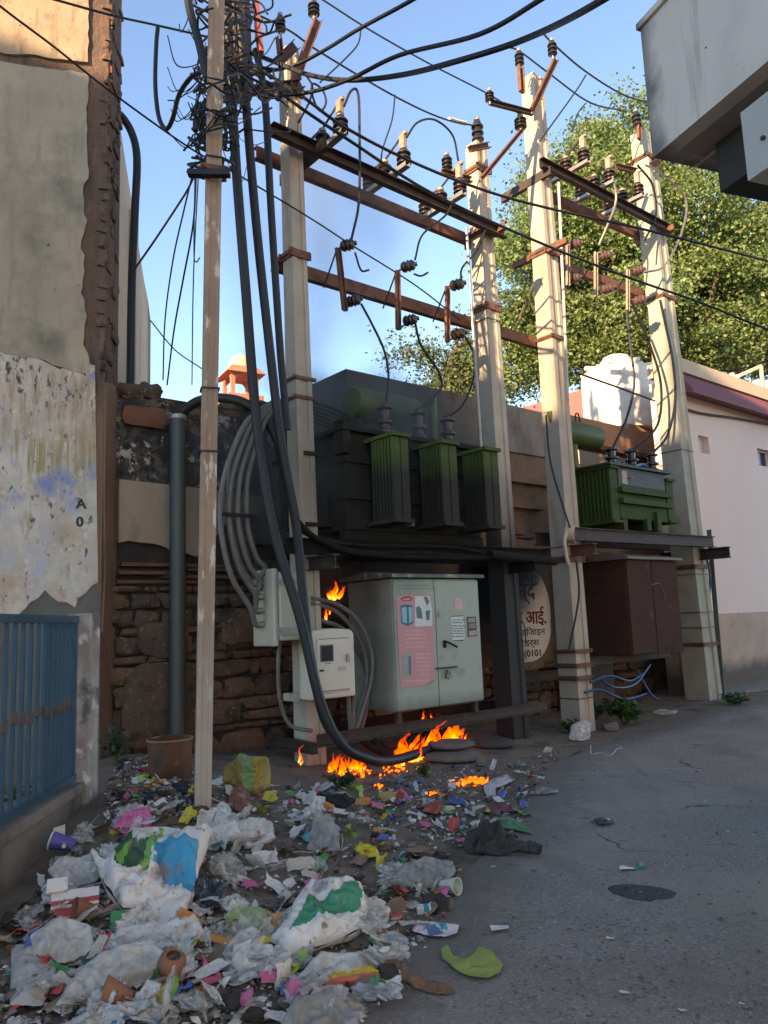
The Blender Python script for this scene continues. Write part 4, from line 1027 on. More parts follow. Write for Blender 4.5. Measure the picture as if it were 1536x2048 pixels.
# ================================================================== right transformer
t2 = empty('transformer', W(6.4, 0, 2.9), 'right pole mounted transformer with clean green paint and ribbed front', 'transformer', 'pole mounted transformers')
g2 = M['green2']
MB().tbox(5.84, 7.25, -.45, .40, 3.10, 3.95).build('tank', g2, t2, bevel=.015)
MB().tbox(5.54, 7.36, -.55, .48, 3.95, 3.99).build('lid', mat('dark_green_lid', (.02, .03, .02), None, 5, .6), t2)
MB().tbox(5.86, 7.24, .401, .405, 3.66, 3.945).build('upper_panel', mat('dark_grey_paint', (.045, .045, .042), (.03, .03, .03), 5, .6), t2)
for z in (3.52, 3.34): MB().tbox(5.82, 7.32, .40, .49, z, z + .09).build('rib', g2, t2, bevel=.008)
for t in (5.95, 6.9): MB().tbox(t, t + .1, -.45, .38, 2.905, 3.10).build('foot', g2, t2)
MB().tbox(6.5, 6.62, .38, .46, 2.93, 3.12).build('drain_lug', g2, t2)
MB().tbox(6.82, 6.94, .38, .46, 2.93, 3.26).build('drain_lug', g2, t2)
radiator(t2, 5.60, 5.80, -.62, .44, 3.02, 3.95, 14, g2, 'n', False)
radiator(t2, 7.30, 7.52, -.55, .42, 3.10, 3.88, 12, g2, 'n', False)
radiator(t2, 5.02, 5.6, -.62, .44, 3.02, 3.95, 1, g2, 'n', False) if False else None
MB().tbox(5.95, 6.10, .405, .41, 3.68, 3.90).build('rating_plate', mat('pale_plate', (.42, .33, .27), (.25, .16, .12), 14, .6), t2)
MB().lathe([(.0, 0), (.02, .01), (.02, .05), (0, .06)], W(6.16, .41, 3.79), N, 8).build('gauge', M['cap'], t2)
ca = W(5.0, -.15, 4.56); cb_ = W(6.1, -.15, 4.56)
co = MB().tube([ca, ca + D * .02, cb_ - D * .02, cb_], [.21, .22, .22, .20], 28).build('conservator', mat('sunlit_green', (.055, .09, .022), (.045, .075, .02), 4, .5), t2, smooth=True)
MB().tube([ca - D * .012 - Z * .06, ca - D * .012 + Z * .06], .025, 8).build('level_gauge', M['black_cable'], co)
MB().tube(crom([cb_ - D * .5 + Z * .2, cb_ - D * .5 + Z * .35, cb_ - D * .42 + Z * .37, cb_ - D * .38 + Z * .2], 5), .015, 6).build('lifting_hook', M['wire'], co)
MB().tube([W(4.95, .0, 3.98), W(4.72, .0, 4.80)], .05, 12).build('vent_pipe', M['green'], t2, smooth=True)
MB().tube([W(5.45, -.1, 3.98), W(5.43, -.1, 4.36)], .055, 12).build('oil_pipe', mat('yellow_green', (.13, .15, .03), (.1, .11, .025), 4, .5), t2, smooth=True)
for i in range(11):
    MB().lathe([(.016, 0), (.016, .02), (.008, .03), (0, .03)], W(5.62 + i * .165, .44, 3.99), Z, 6).build('bolt', M['dark_steel'], t2)
B2 = [bushing(W(TNZ(pl(x, y, .1))[0], .1, 3.99), TNZ(pl(x, y2, .1))[2] - 3.99, .12, M['porcelain_black'], t2) for x, y, y2 in ((1225, 938, 895), (1265, 942, 898), (1306, 950, 905))]
for xa, xb in ((1240, 1256), (1277, 1296)):
    MB().tube(crom([pl(xa - 4, 932, .05), pl((xa + xb) / 2, 929, .05), pl(xb + 4, 936, .05)], 5), .025, 7).build('jumper', mat('light_blue_cable', (.10, .28, .55), None, 5, .5), t2)
# ================================================================== grey distribution cabinet
cbm = mat('cabinet_grey_green', (.30, .345, .30), (.265, .31, .27), 2.2, .5, bump=.04, stains=[((.17, .18, .15), 3.5, .60, .78), ((.16, .11, .07), 9, .66, .74, (3, 3, .25)), ((.10, .07, .05), 22, .68, .72)], world=True)
over(cbm, soot(W(.75, -.05, 1.95), .45, .7, 2.4, .93, .5, .5), (.045, .045, .042))
over(cbm, zfac(.74, .50, .12, 7), (.10, .095, .08))
cab = empty('distribution_cabinet', W(1.6, .1, .5), 'grey green steel distribution cabinet with pink poster, standing over the fire', 'cabinet')
CF = .50
MB().tbox(.90, 2.34, -.38, CF - .03, .56, 2.10).build('body', cbm, cab, bevel=.012)
b = MB().prism([W(.84, -.46, 2.11), W(.84, CF + .06, 2.11), W(.84, CF + .06, 2.15), W(.84, .05, 2.21), W(.84, -.46, 2.15)], D * 1.56); b.build('roof', mat('cabinet_roof', (.10, .105, .09), (.05, .05, .045), 6, .55, world=True, stains=[((.3, .32, .28), 4, .55, .65)]), cab)
dsplit = TNZ(pl(872, 1250, CF))[0]
d1_ = MB().tbox(.905, dsplit - .006, CF - .028, CF, .575, 2.085).build('door', cbm, cab, bevel=.006)
d2_ = MB().tbox(dsplit + .006, 2.335, CF - .028, CF, .575, 2.085).build('door', cbm, cab, bevel=.006)
MB().tbox(dsplit - .02, dsplit + .02, CF, CF + .012, 1.98, 2.06).build('catch', cbm, cab)
def cq(x, y, o=0.0): 
    p = pl(x, y, CF); return p + N * o
MB().box(cq(879, 1229, .012), D * .03, N * .012, Z * .02).build('catch', cbm, cab)
MB().tube(crom([cq(888, 1284, .0), cq(888, 1284, .05), cq(896, 1288, .06), cq(908, 1294, .055)], 4), .014, 7).build('handle', M['black_cable'], d2_)
MB().box(cq(889, 1288, .006), D * .022, N * .006, Z * .045).build('handle_plate', M['black_cable'], d2_)
MB().box(cq(891, 1335, .02), D * .17, N * .02, Z * .008).build('hasp_bar', M['dark_steel'], d2_)
lk_ = MB(); lk_.box(cq(893, 1349, .03), (D * .03 - Z * .012), N * .014, (Z * .045 + D * .018)); lk_.build('padlock', mat('padlock_brass', (.22, .20, .15), (.12, .11, .09), 20, .4, .6), d2_, bevel=.006)
MB().tube([cq(893, 1338, .03) + (D * math.cos(a) + Z * math.sin(a)) * .02 for a in [i * math.pi / 5 for i in range(11)]], .005, 5).build('shackle', M['galv'], d2_)
for t in (.95, 2.22): MB().tbox(t, t + .06, CF - .12, CF - .05, .43, .56).build('leg', M['dark_steel'], cab)
for i in range(4):
    p = W(.898, .03, 1.72 - i * .05); MB().box(p, D * .012, N * .05, Z * .012).build('louvre', cbm, cab)
# poster
po = empty('poster', cq(830, 1372), 'torn pink advertising poster with fridge pictures on the grey cabinet door', 'poster')
def quad(px, off, mt, name, parent=po, th=.0015):
    return MB().prism([cq(x, y, off) for x, y in px], N * th).build(name, mt, parent)
pk = mat('poster_pink', (.56, .27, .29), (.50, .245, .265), 3, .7, world=True); pkl = mat('poster_pink_light', (.68, .42, .43), None, 5, .7)
quad([(792, 1192), (820, 1190), (862, 1191), (866, 1240), (869, 1357), (862, 1366), (846, 1371), (802, 1375), (799, 1340)], .003, pk, 'sheet')
quad([(829, 1193), (858, 1192), (863, 1215), (864, 1252), (829, 1253)], .006, mat('poster_white', (.62, .64, .64), (.5, .54, .56), 4, .7), 'white_panel')
quad([(800, 1198), (806, 1193), (818, 1192), (825, 1197), (820, 1202), (805, 1202)], .006, mat('poster_red', (.35, .06, .07), None, 5, .7), 'logo_rim')
quad([(803, 1198), (820, 1196), (818, 1200), (805, 1200.5)], .009, pkl, 'logo_plate')
fb = mat('poster_blue', (.03, .14, .30), None, 5, .6); ft = mat('poster_teal', (.18, .40, .45), (.28, .48, .52), 22, .6)
quad([(800, 1211), (812, 1209), (824, 1211), (826, 1246), (815, 1252), (802, 1247)], .006, fb, 'fridge_frame')
quad([(802, 1215), (812, 1214), (813, 1247), (804, 1244)], .009, ft, 'fridge_pane'); quad([(816, 1214), (823, 1215), (824.5, 1242), (817, 1247)], .009, ft, 'fridge_pane')
dt = mat('poster_dark_teal', (.05, .12, .13), (.12, .22, .22), 30, .7)
quad([(831, 1215), (837, 1212), (842, 1219), (844, 1238), (833, 1236)], .009, dt, 'picture'); quad([(850, 1222), (859, 1220), (858, 1240), (852, 1241)], .009, dt, 'picture'); quad([(846, 1194), (853, 1193), (858, 1203), (853, 1212)], .009, dt, 'picture')
quad([(803, 1310), (811, 1306), (821, 1306), (822, 1350), (812, 1356), (805, 1352)], .006, mat('poster_grey', (.20, .25, .25), (.32, .38, .37), 26, .7), 'fridge_lower'); quad([(816, 1312), (821, 1312), (821.5, 1350), (817, 1350)], .009, dt, 'fridge_side')
rnd = random.Random(12)
for y, x0, x1 in [(1262, 812, 848), (1270, 808, 850), (1278, 808, 852), (1286, 810, 854), (1294, 812, 850), (1309, 830, 860), (1316, 832, 861), (1324, 832, 860), (1332, 834, 858), (1340, 832, 860), (1348, 836, 858), (1362, 808, 856)]:
    bb = MB(); x = x0
    while x < x1:
        wd = rnd.uniform(2, 6); hh = rnd.uniform(1.4, 2.3); y_ = y - (x - x0) * .03
        bb.prism([cq(x, y_ - hh, .006), cq(min(x + wd, x1), y_ - hh, .006), cq(min(x + wd, x1), y_ + hh, .006), cq(x, y_ + hh, .006)], N * .001); x += wd + rnd.uniform(.8, 1.8)
    bb.build('print_line', pkl, po)
b = MB().prism([cq(869, 1357, .004), cq(862, 1366, .004), cq(846, 1371, .004), cq(856, 1366, .03), cq(865, 1360, .03)], N * .002); b.build('curled_corner', mat('paper_cream', (.66, .60, .52), None, 6, .8), po)
# stickers on the other door
st1 = MB().prism([cq(x, y, .003) for x, y in [(910, 1200), (913, 1196), (921, 1196), (924, 1201), (926, 1219), (909, 1220)]], N * .001); st1 = tag(st1.build('sticker', pkl), 'small pinkish sticker with rounded top on the grey cabinet door', 'sticker')
s2o = empty('notice_sheet', cq(915, 1283), 'white printed notice sheet pasted beside the cabinet handle', 'notice')
quad([(901, 1231), (926, 1230), (929, 1282), (904, 1284)], .003, mat('notice_paper', (.55, .60, .60), (.48, .54, .55), 5, .7), 'sheet', s2o)
ink = mat('print_ink', (.05, .07, .08), None, 9, .7)
quad([(901, 1231.5), (926, 1230.5), (926, 1232.5), (901, 1233.5)], .006, ink, 'print_bar', s2o); quad([(905, 1281), (928, 1279), (928, 1281.3), (905, 1283)], .006, ink, 'print_bar', s2o)
rnd = random.Random(3)
for y in (1240, 1245, 1252, 1257, 1262, 1267, 1273):
    bb = MB(); x = 904
    while x < 925:
        wd = rnd.uniform(1.5, 5); bb.prism([cq(x, y - 1, .006), cq(x + wd, y - 1.2, .006), cq(x + wd, y + .8, .006), cq(x, y + 1, .006)], N * .001); x += wd + rnd.uniform(1, 2.2)
    bb.build('print_line', ink, s2o)
s3o = empty('label_plate', cq(942, 1272), 'dark framed label plate near the edge of the grey cabinet door', 'label')
quad([(933, 1234), (951, 1233), (954, 1272), (935, 1274)], .003, mat('label_dark', (.07, .065, .06), None, 9, .7), 'frame', s3o)
quad([(935, 1237), (949, 1235.5), (950, 1244), (936, 1245)], .006, mat('label_grey', (.32, .30, .27), None, 40, .7), 'panel', s3o); quad([(936, 1248), (950, 1246), (951, 1256), (937, 1257)], .006, mat('label_tan', (.24, .21, .19), None, 40, .7), 'panel', s3o); quad([(937, 1262), (952, 1260), (952.5, 1270), (938, 1271.5)], .006, mat('label_cream', (.45, .41, .36), (.2, .18, .16), 40, .7), 'panel', s3o)
for x, y, wd in ((797, 1171, 62), (796, 1178, 70)):
    bb = MB(); rnd = random.Random(x)
    q = x
    while q < x + wd: bb.prism([cq(q, y - 1, .001), cq(q + 3, y - 1.2, .001), cq(q + 3, y + .6, .001), cq(q, y + .8, .001)], N * .0008); q += rnd.uniform(3.5, 6)
    bb.build('faded_writing', mat('faded_ink', (.12, .14, .12), None, 9, .7), d1_)
# ================================================================== brown box
bxm = mat('brown_box_paint', (.066, .034, .027), (.048, .026, .021), 2.5, .8, spec=.12, stains=[((.13, .09, .07), 4, .62, .78), ((.03, .025, .022), 5, .6, .74)], bump=.05)
bx = empty('brown_box', W(6.5, .0, .9), 'rusty brown steel distribution box under the right transformer', 'cabinet')
BF = .45
MB().tbox(5.80, 7.30, -.40, BF - .025, .93, 2.46).build('body', bxm, bx, bevel=.012)
b = MB().prism([W(5.72, -.50, 2.44), W(5.72, BF + .08, 2.44), W(5.72, BF + .08, 2.48), W(5.72, .02, 2.58), W(5.72, -.50, 2.48)], D * 1.66); b.build('roof', mat('brown_roof', (.15, .125, .105), (.10, .07, .055), 4, .6), bx)
sp = TNZ(pl(1312, 1250, BF))[0]
MB().tbox(5.81, sp - .006, BF - .024, BF, .94, 2.43).build('door', bxm, bx, bevel=.006)
MB().tbox(sp + .006, 7.29, BF - .024, BF + .002, .90, 2.43).build('door', bxm, bx, bevel=.006)
for zc_ in (2.25, 1.2):
    for i in range(3):
        MB().box(W(5.798, -.05, zc_ - i * .06), D * .012, N * .06, Z * .014).build('louvre', bxm, bx)
MB().tube(crom([pl(1302, 1170, BF + .01), pl(1318, 1167, BF + .02), pl(1326, 1180, BF + .02), pl(1333, 1205, BF + .01), pl(1348, 1222, BF + .01)], 6), .006, 5).build('dangling_wire', M['alu'], bx)
tag(MB().tbox(6.0, 7.2, -1.1, -.9, .0, 1.0).build('rubble_pier', mat('rubble_pier_stone', (.11, .095, .085), (.06, .052, .047), 6, .95, bump=1, bscale=12)), 'rough dark masonry pier below the brown box', 'pier')
tag(MB().box(pl(1177, 1190, -.9), D * .13, N * .08, Z * .34).build('meter_box', mat('dark_grey_box', (.06, .06, .065), None, 4, .5)), 'small dark grey meter box half hidden behind the cream pole', 'box')
tag(MB().box(pl(1176, 1212, -.79), D * .12, N * .02, Z * .15).build('blue_cover', mat('blue_cover', (.05, .12, .22), None, 4, .5)), 'small blue cover hanging beside the cream pole', 'cover')
# ================================================================== junction box and meter box on the pole
jm = mat('cream_box_paint', (.44, .41, .33), (.38, .35, .28), 3, .5, stains=[((.2, .17, .13), 5, .62, .75)])
jb = empty('junction_box', W(-.35, .1, 1.4), 'cream cable junction box strapped to the meter box pole with grey cables', 'box')
MB().tbox(-.50, -.24, -.18, .28, 1.44, 2.18).build('body', jm, jb, bevel=.015)
MB().tbox(-.56, -.50, -.22, .24, 1.38, 2.22).build('back_plate', jm, jb, bevel=.02)
MB().tbox(-.52, -.18, -.2, .30, 1.50, 1.58).build('strap', M['galv'], jb); MB().tbox(-.52, -.18, -.2, .30, 2.04, 2.10).build('strap', M['galv'], jb)
GL = []
for i in range(4):
    p = W(-.56, .02, 1.62 + i * .15); GL.append(p)
    MB().lathe([(.035, 0), (.035, .05), (.028, .06), (.028, .09)], p, -D, 12).build('gland', M['galv'], jb, smooth=True)
mtm = mat('white_meter_plastic', (.60, .55, .47), (.54, .49, .42), 2.5, .45, stains=[((.32, .26, .2), 4, .64, .76)])
mb_ = empty('electric_meter', W(.1, .3, .75), 'off white plastic electric meter box with small dark window on the pole', 'meter box')
MF = .40
b = MB().prism([W(-.20, .14, .79), W(.40, .14, .79), W(.40, .14, 1.48), W(.36, .14, 1.53), W(.10, .14, 1.55), W(-.16, .14, 1.53), W(-.20, .14, 1.48)], N * .24); b.build('case', mtm, mb_, bevel=.03)
MB().tbox(-.12, .32, MF - .03, MF + .005, .86, 1.43).build('door', mtm, mb_, bevel=.008)
wq = MB().tbox(-.075, .075, MF + .005, MF + .011, 1.20, 1.36).build('window', mat('meter_glass', (.02, .022, .025), None, 4, .12), mb_)
MB().tbox(-.09, .09, MF + .003, MF + .008, 1.19, 1.375).build('window_frame', mat('meter_frame', (.16, .15, .13), None, 4, .5), mb_)
MB().tbox(-.03, .05, MF + .006, MF + .012, 1.165, 1.18).build('label', M['galv'], mb_)
MB().tbox(-.10, -.05, MF + .006, MF + .014, 1.09, 1.11).build('seal', M['black_cable'], mb_)
MB().tbox(.26, .30, MF + .006, MF + .03, 1.17, 1.26).build('latch', M['galv'], mb_, bevel=.005)
MB().tbox(.14, .26, MF + .0055, MF + .007, 1.08, 1.125).build('stamp', mat('meter_stamp', (.36, .32, .27), (.5, .46, .4), 60, .6), mb_)
for z in (.875, 1.435): MB().tbox(-.1, .3, MF + .005, MF + .008, z, z + .006).build('seam', M['dark_steel'], mb_)
MB().tbox(-.30, -.20, -.02, .16, .78, .86).build('bracket', jm, mb_)
# ================================================================== broken lamp housing on the cream pole
lh = empty('lamp_housing', pl(1148, 1080, .35), 'broken white round lamp housing hanging on the cream pole at beam height', 'lamp')
lc = pl(1152, 1068, .38); la = (N * .8 + D * .35 - Z * .1).normalized(); lx = la.orthogonal().normalized(); ly = la.cross(lx)
wl = mat('dirty_white_paint', (.55, .49, .41), (.42, .36, .29), 8, .6)
MB().lathe([(.10, -.16), (.12, -.15), (.135, 0), (.122, .0), (.11, -.14), (.0, -.145)], lc, la, 20).build('bowl', wl, lh, smooth=True)
for a in (0, 1.05, 2.1): MB().box(lc - la * .02, (lx * math.cos(a) + ly * math.sin(a)) * .12, (lx * -math.sin(a) + ly * math.cos(a)) * .008, la * .01).build('spoke', M['rust'], lh)
MB().tube(crom([pl(1135, 1062, .32), pl(1129, 1080, .32), pl(1131, 1100, .32), pl(1137, 1130, .32)], 5), .028, 8).build('stem', wl, lh)
# ================================================================== grey green post with its pipe
gp_b = pl(355, 1490, -.9); gp_t = pl(355, 836, -.9)
po_ = empty('cable_post', Vector((gp_b.x, gp_b.y, .2)), 'grey green round steel conduit post before the rubble wall', 'post')
MB().tube([gp_b - Z * .3, gp_t], .092, 16).build('shaft', mat('grey_green_paint', (.055, .064, .06), (.04, .047, .044), 2.5, .5, stains=[((.11, .08, .06), 9, .66, .72)]), po_, smooth=True)
MB().lathe([(.10, -.02), (.10, .03), (.05, .035)], gp_t, Z, 16).build('cap', M['galv'], po_)
cable('cable_arc', 'thick black cable arching from the grey green post to the meter box pole', 'cable', [(352, 850, -.9), (362, 828, -.88), (395, 803, -.7), (440, 796, -.5), (490, 806, -.2), (530, 838, .0), (556, 880, .1), (566, 930, .1)], 19, M['conduit'], sides=10)
# ================================================================== big conduits and cables
G1 = 'thick black conduits falling from the cable tangle'
cable('conduit', 'leftmost thick black conduit falling from the tangle to the burning ground', 'conduit', [(446, -260, 7.7), (452, -60, 7.7), (456, 60, 7.7), (470, 300, 7.8), (490, 560, 7.9), (514, 850, 8.0), (548, 1060, 8.0), (600, 1235, 8.0), (640, 1400, 8.0), (682, 1488, 8.05), (730, 1516, 8.25), (775, 1522, 8.6), (820, 1512, 9.0), (870, 1496, 9.5), (905, 1490, 10.0)], 18, M['conduit'], G1, 10, 9)
cable('conduit', 'middle thick black conduit ending at the base beam', 'conduit', [(470, -260, 7.8), (476, -40, 7.8), (484, 100, 7.8), (508, 400, 8.0), (533, 640, 8.0), (562, 880, 8.1), (592, 1050, 8.2), (606, 1190, 8.25), (622, 1320, 8.2), (650, 1440, 8.15), (690, 1490, 8.2)], 17, M['conduit'], G1, 10, 9)
cable('conduit', 'thinner dark conduit running close beside the meter box pole', 'conduit', [(512, 100, 8.1), (530, 200, 8.1), (541, 400, 8.15), (551, 560, 8.2), (562, 720, 8.25), (575, 860, 8.3)], 14, M['conduit'], G1, 10, 8)
G2 = 'grey cables looping into the junction box'
lab2 = ['outermost grey cable looping into the lowest gland', 'second grey cable looping into the junction box', 'third grey cable looping into the junction box', 'innermost grey cable looping into the top gland']
for i in range(4):
    gx = 540
    pts = [(552 + i * 2, 800, .05), (500 + i * 11, 836, .05), (474 + i * 14, 880, .05), (447 + i * 16, 960, .08), (441 + i * 18, 1050, .08), (462 + i * 17, 1150 - i * 12, .08), (500 + i * 10, 1215 - i * 26, .06)]
    P = [pt(*p) for p in pts] + [GL[i] - D * .1, GL[i]]
    tag(MB().tube(crom(P, 7), .030, 8).build('grey_cable', M['grey_cable'], smooth=True), lab2[i], 'cable', G2)
for i, (x0, lab) in enumerate(((460, 'grey cable behind the looping bundle, passing the cable clip'), (476, 'grey cable inside the looping bundle beside the clip'))):
    cable('grey_cable', lab, 'cable', [(545, 812, 0), (498 + i * 10, 850, -.05), (x0, 940, -.05), (x0 + 6, 1060, -.05), (x0 + 32, 1150, -.02), (545, 1190 + i * 10, .0)], 10, M['grey_cable'], G2)
tag(MB().box(pl(478, 1030, .12), D * .20, N * .02, Z * .018).build('cable_clip', M['black_cable']), 'dark clip bar holding the grey cable bundle', 'clip')
G3 = 'grey cables between meter box and cabinet'
for i, (pts, lab) in enumerate([([(622, 1196, .1), (672, 1208, .15), (715, 1240, .2), (742, 1300, .2), (742, 1360, .2), (722, 1430, .2), (706, 1478, .2)], 'outer grey cable bowing between meter box and cabinet'), ([(622, 1206, .1), (668, 1220, .1), (706, 1258, .12), (730, 1310, .12), (732, 1370, .12), (712, 1435, .12), (698, 1478, .1)], 'inner grey cable bowing between meter box and cabinet'), ([(640, 1240, .05), (690, 1262, .05), (728, 1330, .0), (735, 1400, .0), (716, 1480, 0)], 'rear grey cable beside the cabinet side'), ([(697, 1388, .3), (698, 1420, .28), (703, 1478, .25)], 'short grey cable under the meter box, left of two'), ([(708, 1388, .3), (706, 1430, .28), (704, 1478, .25)], 'short grey cable under the meter box, right of two')]):
    cable('grey_cable', lab, 'cable', pts, 9, M['grey_cable'], G3)
cable('grey_cable', 'thin grey hose hanging from the junction box to the base beam', 'cable', [(560, 1280, .1), (556, 1330, .1), (560, 1400, .1), (580, 1450, .1), (625, 1462, .2)], 8, M['grey_cable'], G3)
# cables draped over the left platform
G4 = 'sooty cables lying on the left platform'
for i, (pts, wpx) in enumerate([([(585, 1020, .3), (600, 1050, .4), (640, 1078, .44), (720, 1090, .44), (800, 1092, .44), (900, 1094, .44), (960, 1104, .45)], 9), ([(575, 980, .2), (592, 1035, .42), (650, 1085, .46), (740, 1104, .46), (850, 1106, .46), (930, 1112, .46)], 8), ([(600, 1060, .4), (680, 1098, .45), (780, 1112, .45), (880, 1115, .46), (1000, 1116, .46)], 10)]):
    cable('sooty_cable', ['topmost sooty cable along the left platform edge', 'sagging sooty cable along the left platform edge', 'lowest thick sooty cable along the left platform edge'][i], 'cable', pts, wpx, M['soot_steel'], G4)
G5 = 'dark cables running behind the meter box pole to the transformer'
for i in range(6):
    cable('dark_cable', ['topmost', 'second', 'third', 'fourth', 'fifth', 'lowest'][i] + ' dark cable sagging from the meter box pole to the left transformer', 'cable', [(590, 800 + i * 3, -.1), (640, 808 + i * 8, -.35), (690, 828 + i * 8, -.5), (735, 858 + i * 3, -.35)], 6, M['black_cable'], G5)
# burnt loops under the cabinet
G6 = 'charred cable loops in the flames'
for i, (pts) in enumerate([[(760, 1490, .2), (800, 1520, .3), (850, 1512, .3), (885, 1460, .3), (905, 1430, .2)], [(745, 1480, .25), (775, 1512, .35), (830, 1500, .35), (862, 1450, .3)], [(720, 1476, .3), (755, 1500, .3), (800, 1498, .3), (835, 1462, .3)], [(690, 1500, .45), (678, 1535, .5), (690, 1552, .5)], [(735, 1525, .45), (722, 1545, .5), (706, 1552, .5)]]):
    cable('charred_cable', 'charred black cable loop hanging in the flames under the cabinet', 'cable', pts, 13 if i < 3 else 8, M['soot_steel'], G6)
# ================================================================== wires
GW = 'overhead wires'
def wire(label, pts, wpx=3, mt=M['wire'], per=8, name='overhead_wire', grp=GW): return cable(name, label, 'wire', pts, wpx, mt, grp, 5, per)
wire('thick black service cable leaving the tangle to the top edge, leftmost of three', [(1250, -330, 4.6), (1000, -110, 5.6), (835, -6, 6.5), (720, 57, 7.2), (650, 100, 7.8), (587, 131, 8.2), (500, 150, 8.3)], 7, M['black_cable'])
wire('middle thick black service cable leaving the tangle to the top edge', [(1700, -520, 3.8), (1300, -140, 4.7), (1090, -6, 5.5), (960, 68, 6.2), (800, 110, 7), (700, 158, 7.5), (620, 184, 8), (540, 190, 8.2), (470, 180, 8.0)], 8, M['black_cable'])
wire('thickest black service cable sweeping across to the top right', [(1950, -620, 3.4), (1480, -190, 4.2), (1215, -6, 5.0), (1050, 78, 6), (900, 126, 6.6), (800, 150, 7.2), (700, 160, 7.6), (620, 150, 8), (560, 128, 8.2), (500, 105, 8.2)], 10, M['black_cable'])
wire('bare line from the top edge to the left arm insulator of the cream pole', [(300, -220, .24), (480, -105, .24), (640, -4, .24), (740, 60, .24), (860, 128, .24), (980, 190, .24), (1045, 232, .24)], 3)
wire('bare line from the meter box pole to the sooty pole tip insulator', [(500, 22, .1), (580, 62, .1), (640, 104, .1), (785, 190, .1), (880, 235, .05), (950, 252, 0)], 3.5)
wire('taped splice on the line before the sooty pole', [(898, 238, .0), (915, 243, .0), (932, 247, 0)], 8, mat('white_tape', (.6, .57, .52), None, 9, .7), name='line_splice', grp='splices')
wire('upper black cable crossing the frame to the right edge below the tree top', [(490, 120, 8.2), (600, 190, 8.2), (690, 255, 8.6), (820, 322, 9.2), (960, 378, 9.8), (1090, 415, 10.4), (1300, 462, 11.5), (1560, 528, 13), (1900, 610, 15.5)], 5, M['black_cable'])
wire('lower black cable crossing the frame to the right edge through the tree', [(500, 140, 8.2), (590, 208, 8.2), (700, 282, 8.6), (870, 390, 9.4), (1090, 490, 10.4), (1270, 560, 11.4), (1400, 605, 12.2), (1560, 668, 13), (1900, 790, 15.5)], 5, M['black_cable'])
wire('thin black wire from the top left corner to the fuses', [(-420, -330, 4.2), (-180, -140, 4.9), (-10, 4, 5.5), (110, 95, 6), (225, 186, 6.6), (380, 296, 7.4), (480, 352, 8), (620, 436, 8.8), (700, 488, 9.2), (830, 570, 10.0), (920, 640, 10.8)], 3.5, M['black_cable'])
wire('thin black wire from the top left edge to the tangle', [(-350, -130, 5.2), (-100, -60, 5.7), (95, -5, 6.2), (225, 31, 6.6), (315, 51, 7), (420, 75, 7.4)], 4, M['black_cable'])
wire('bare line sagging from the raised insulator of the cream pole to the overhang', [(1085, 65, .24), (1105, 86, .24), (1165, 138, .24), (1240, 186, .24), (1300, 206, .24), (1420, 235, .24)], 3)
wire('bare line from the cream pole tip into the tree', [(1015, 94, .24), (1040, 103, .24), (1100, 148, .24), (1180, 205, .24), (1250, 222, .24)], 3)
wire('short jumper hanging between the lines of the cream pole', [(1172, 150, .24), (1150, 185, .24), (1080, 282, .24)], 3)
wire('curved jumper from the line into the tree', [(1172, 206, .24), (1155, 228, .24), (1145, 262, .24)], 2.5)
wire('jumper from the middle line down to a switch', [(790, 190, .1), (784, 240, .15), (765, 300, .2), (762, 330, .25)], 3)
wire('curled black loose end hanging near the meter box pole top', [(612, 150, .3), (624, 170, .3), (626, 195, .3), (640, 222, .3), (652, 205, .3), (645, 180, .3), (625, 168, .3), (620, 200, .3), (597, 245, .3)], 4, M['black_cable'])
wire('thin curved jumper above the left switches', [(722, 58, .2), (716, 88, .2), (690, 118, .2), (640, 165, .2)], 3)
GJ = 'jumpers from switches to fuses and transformers'
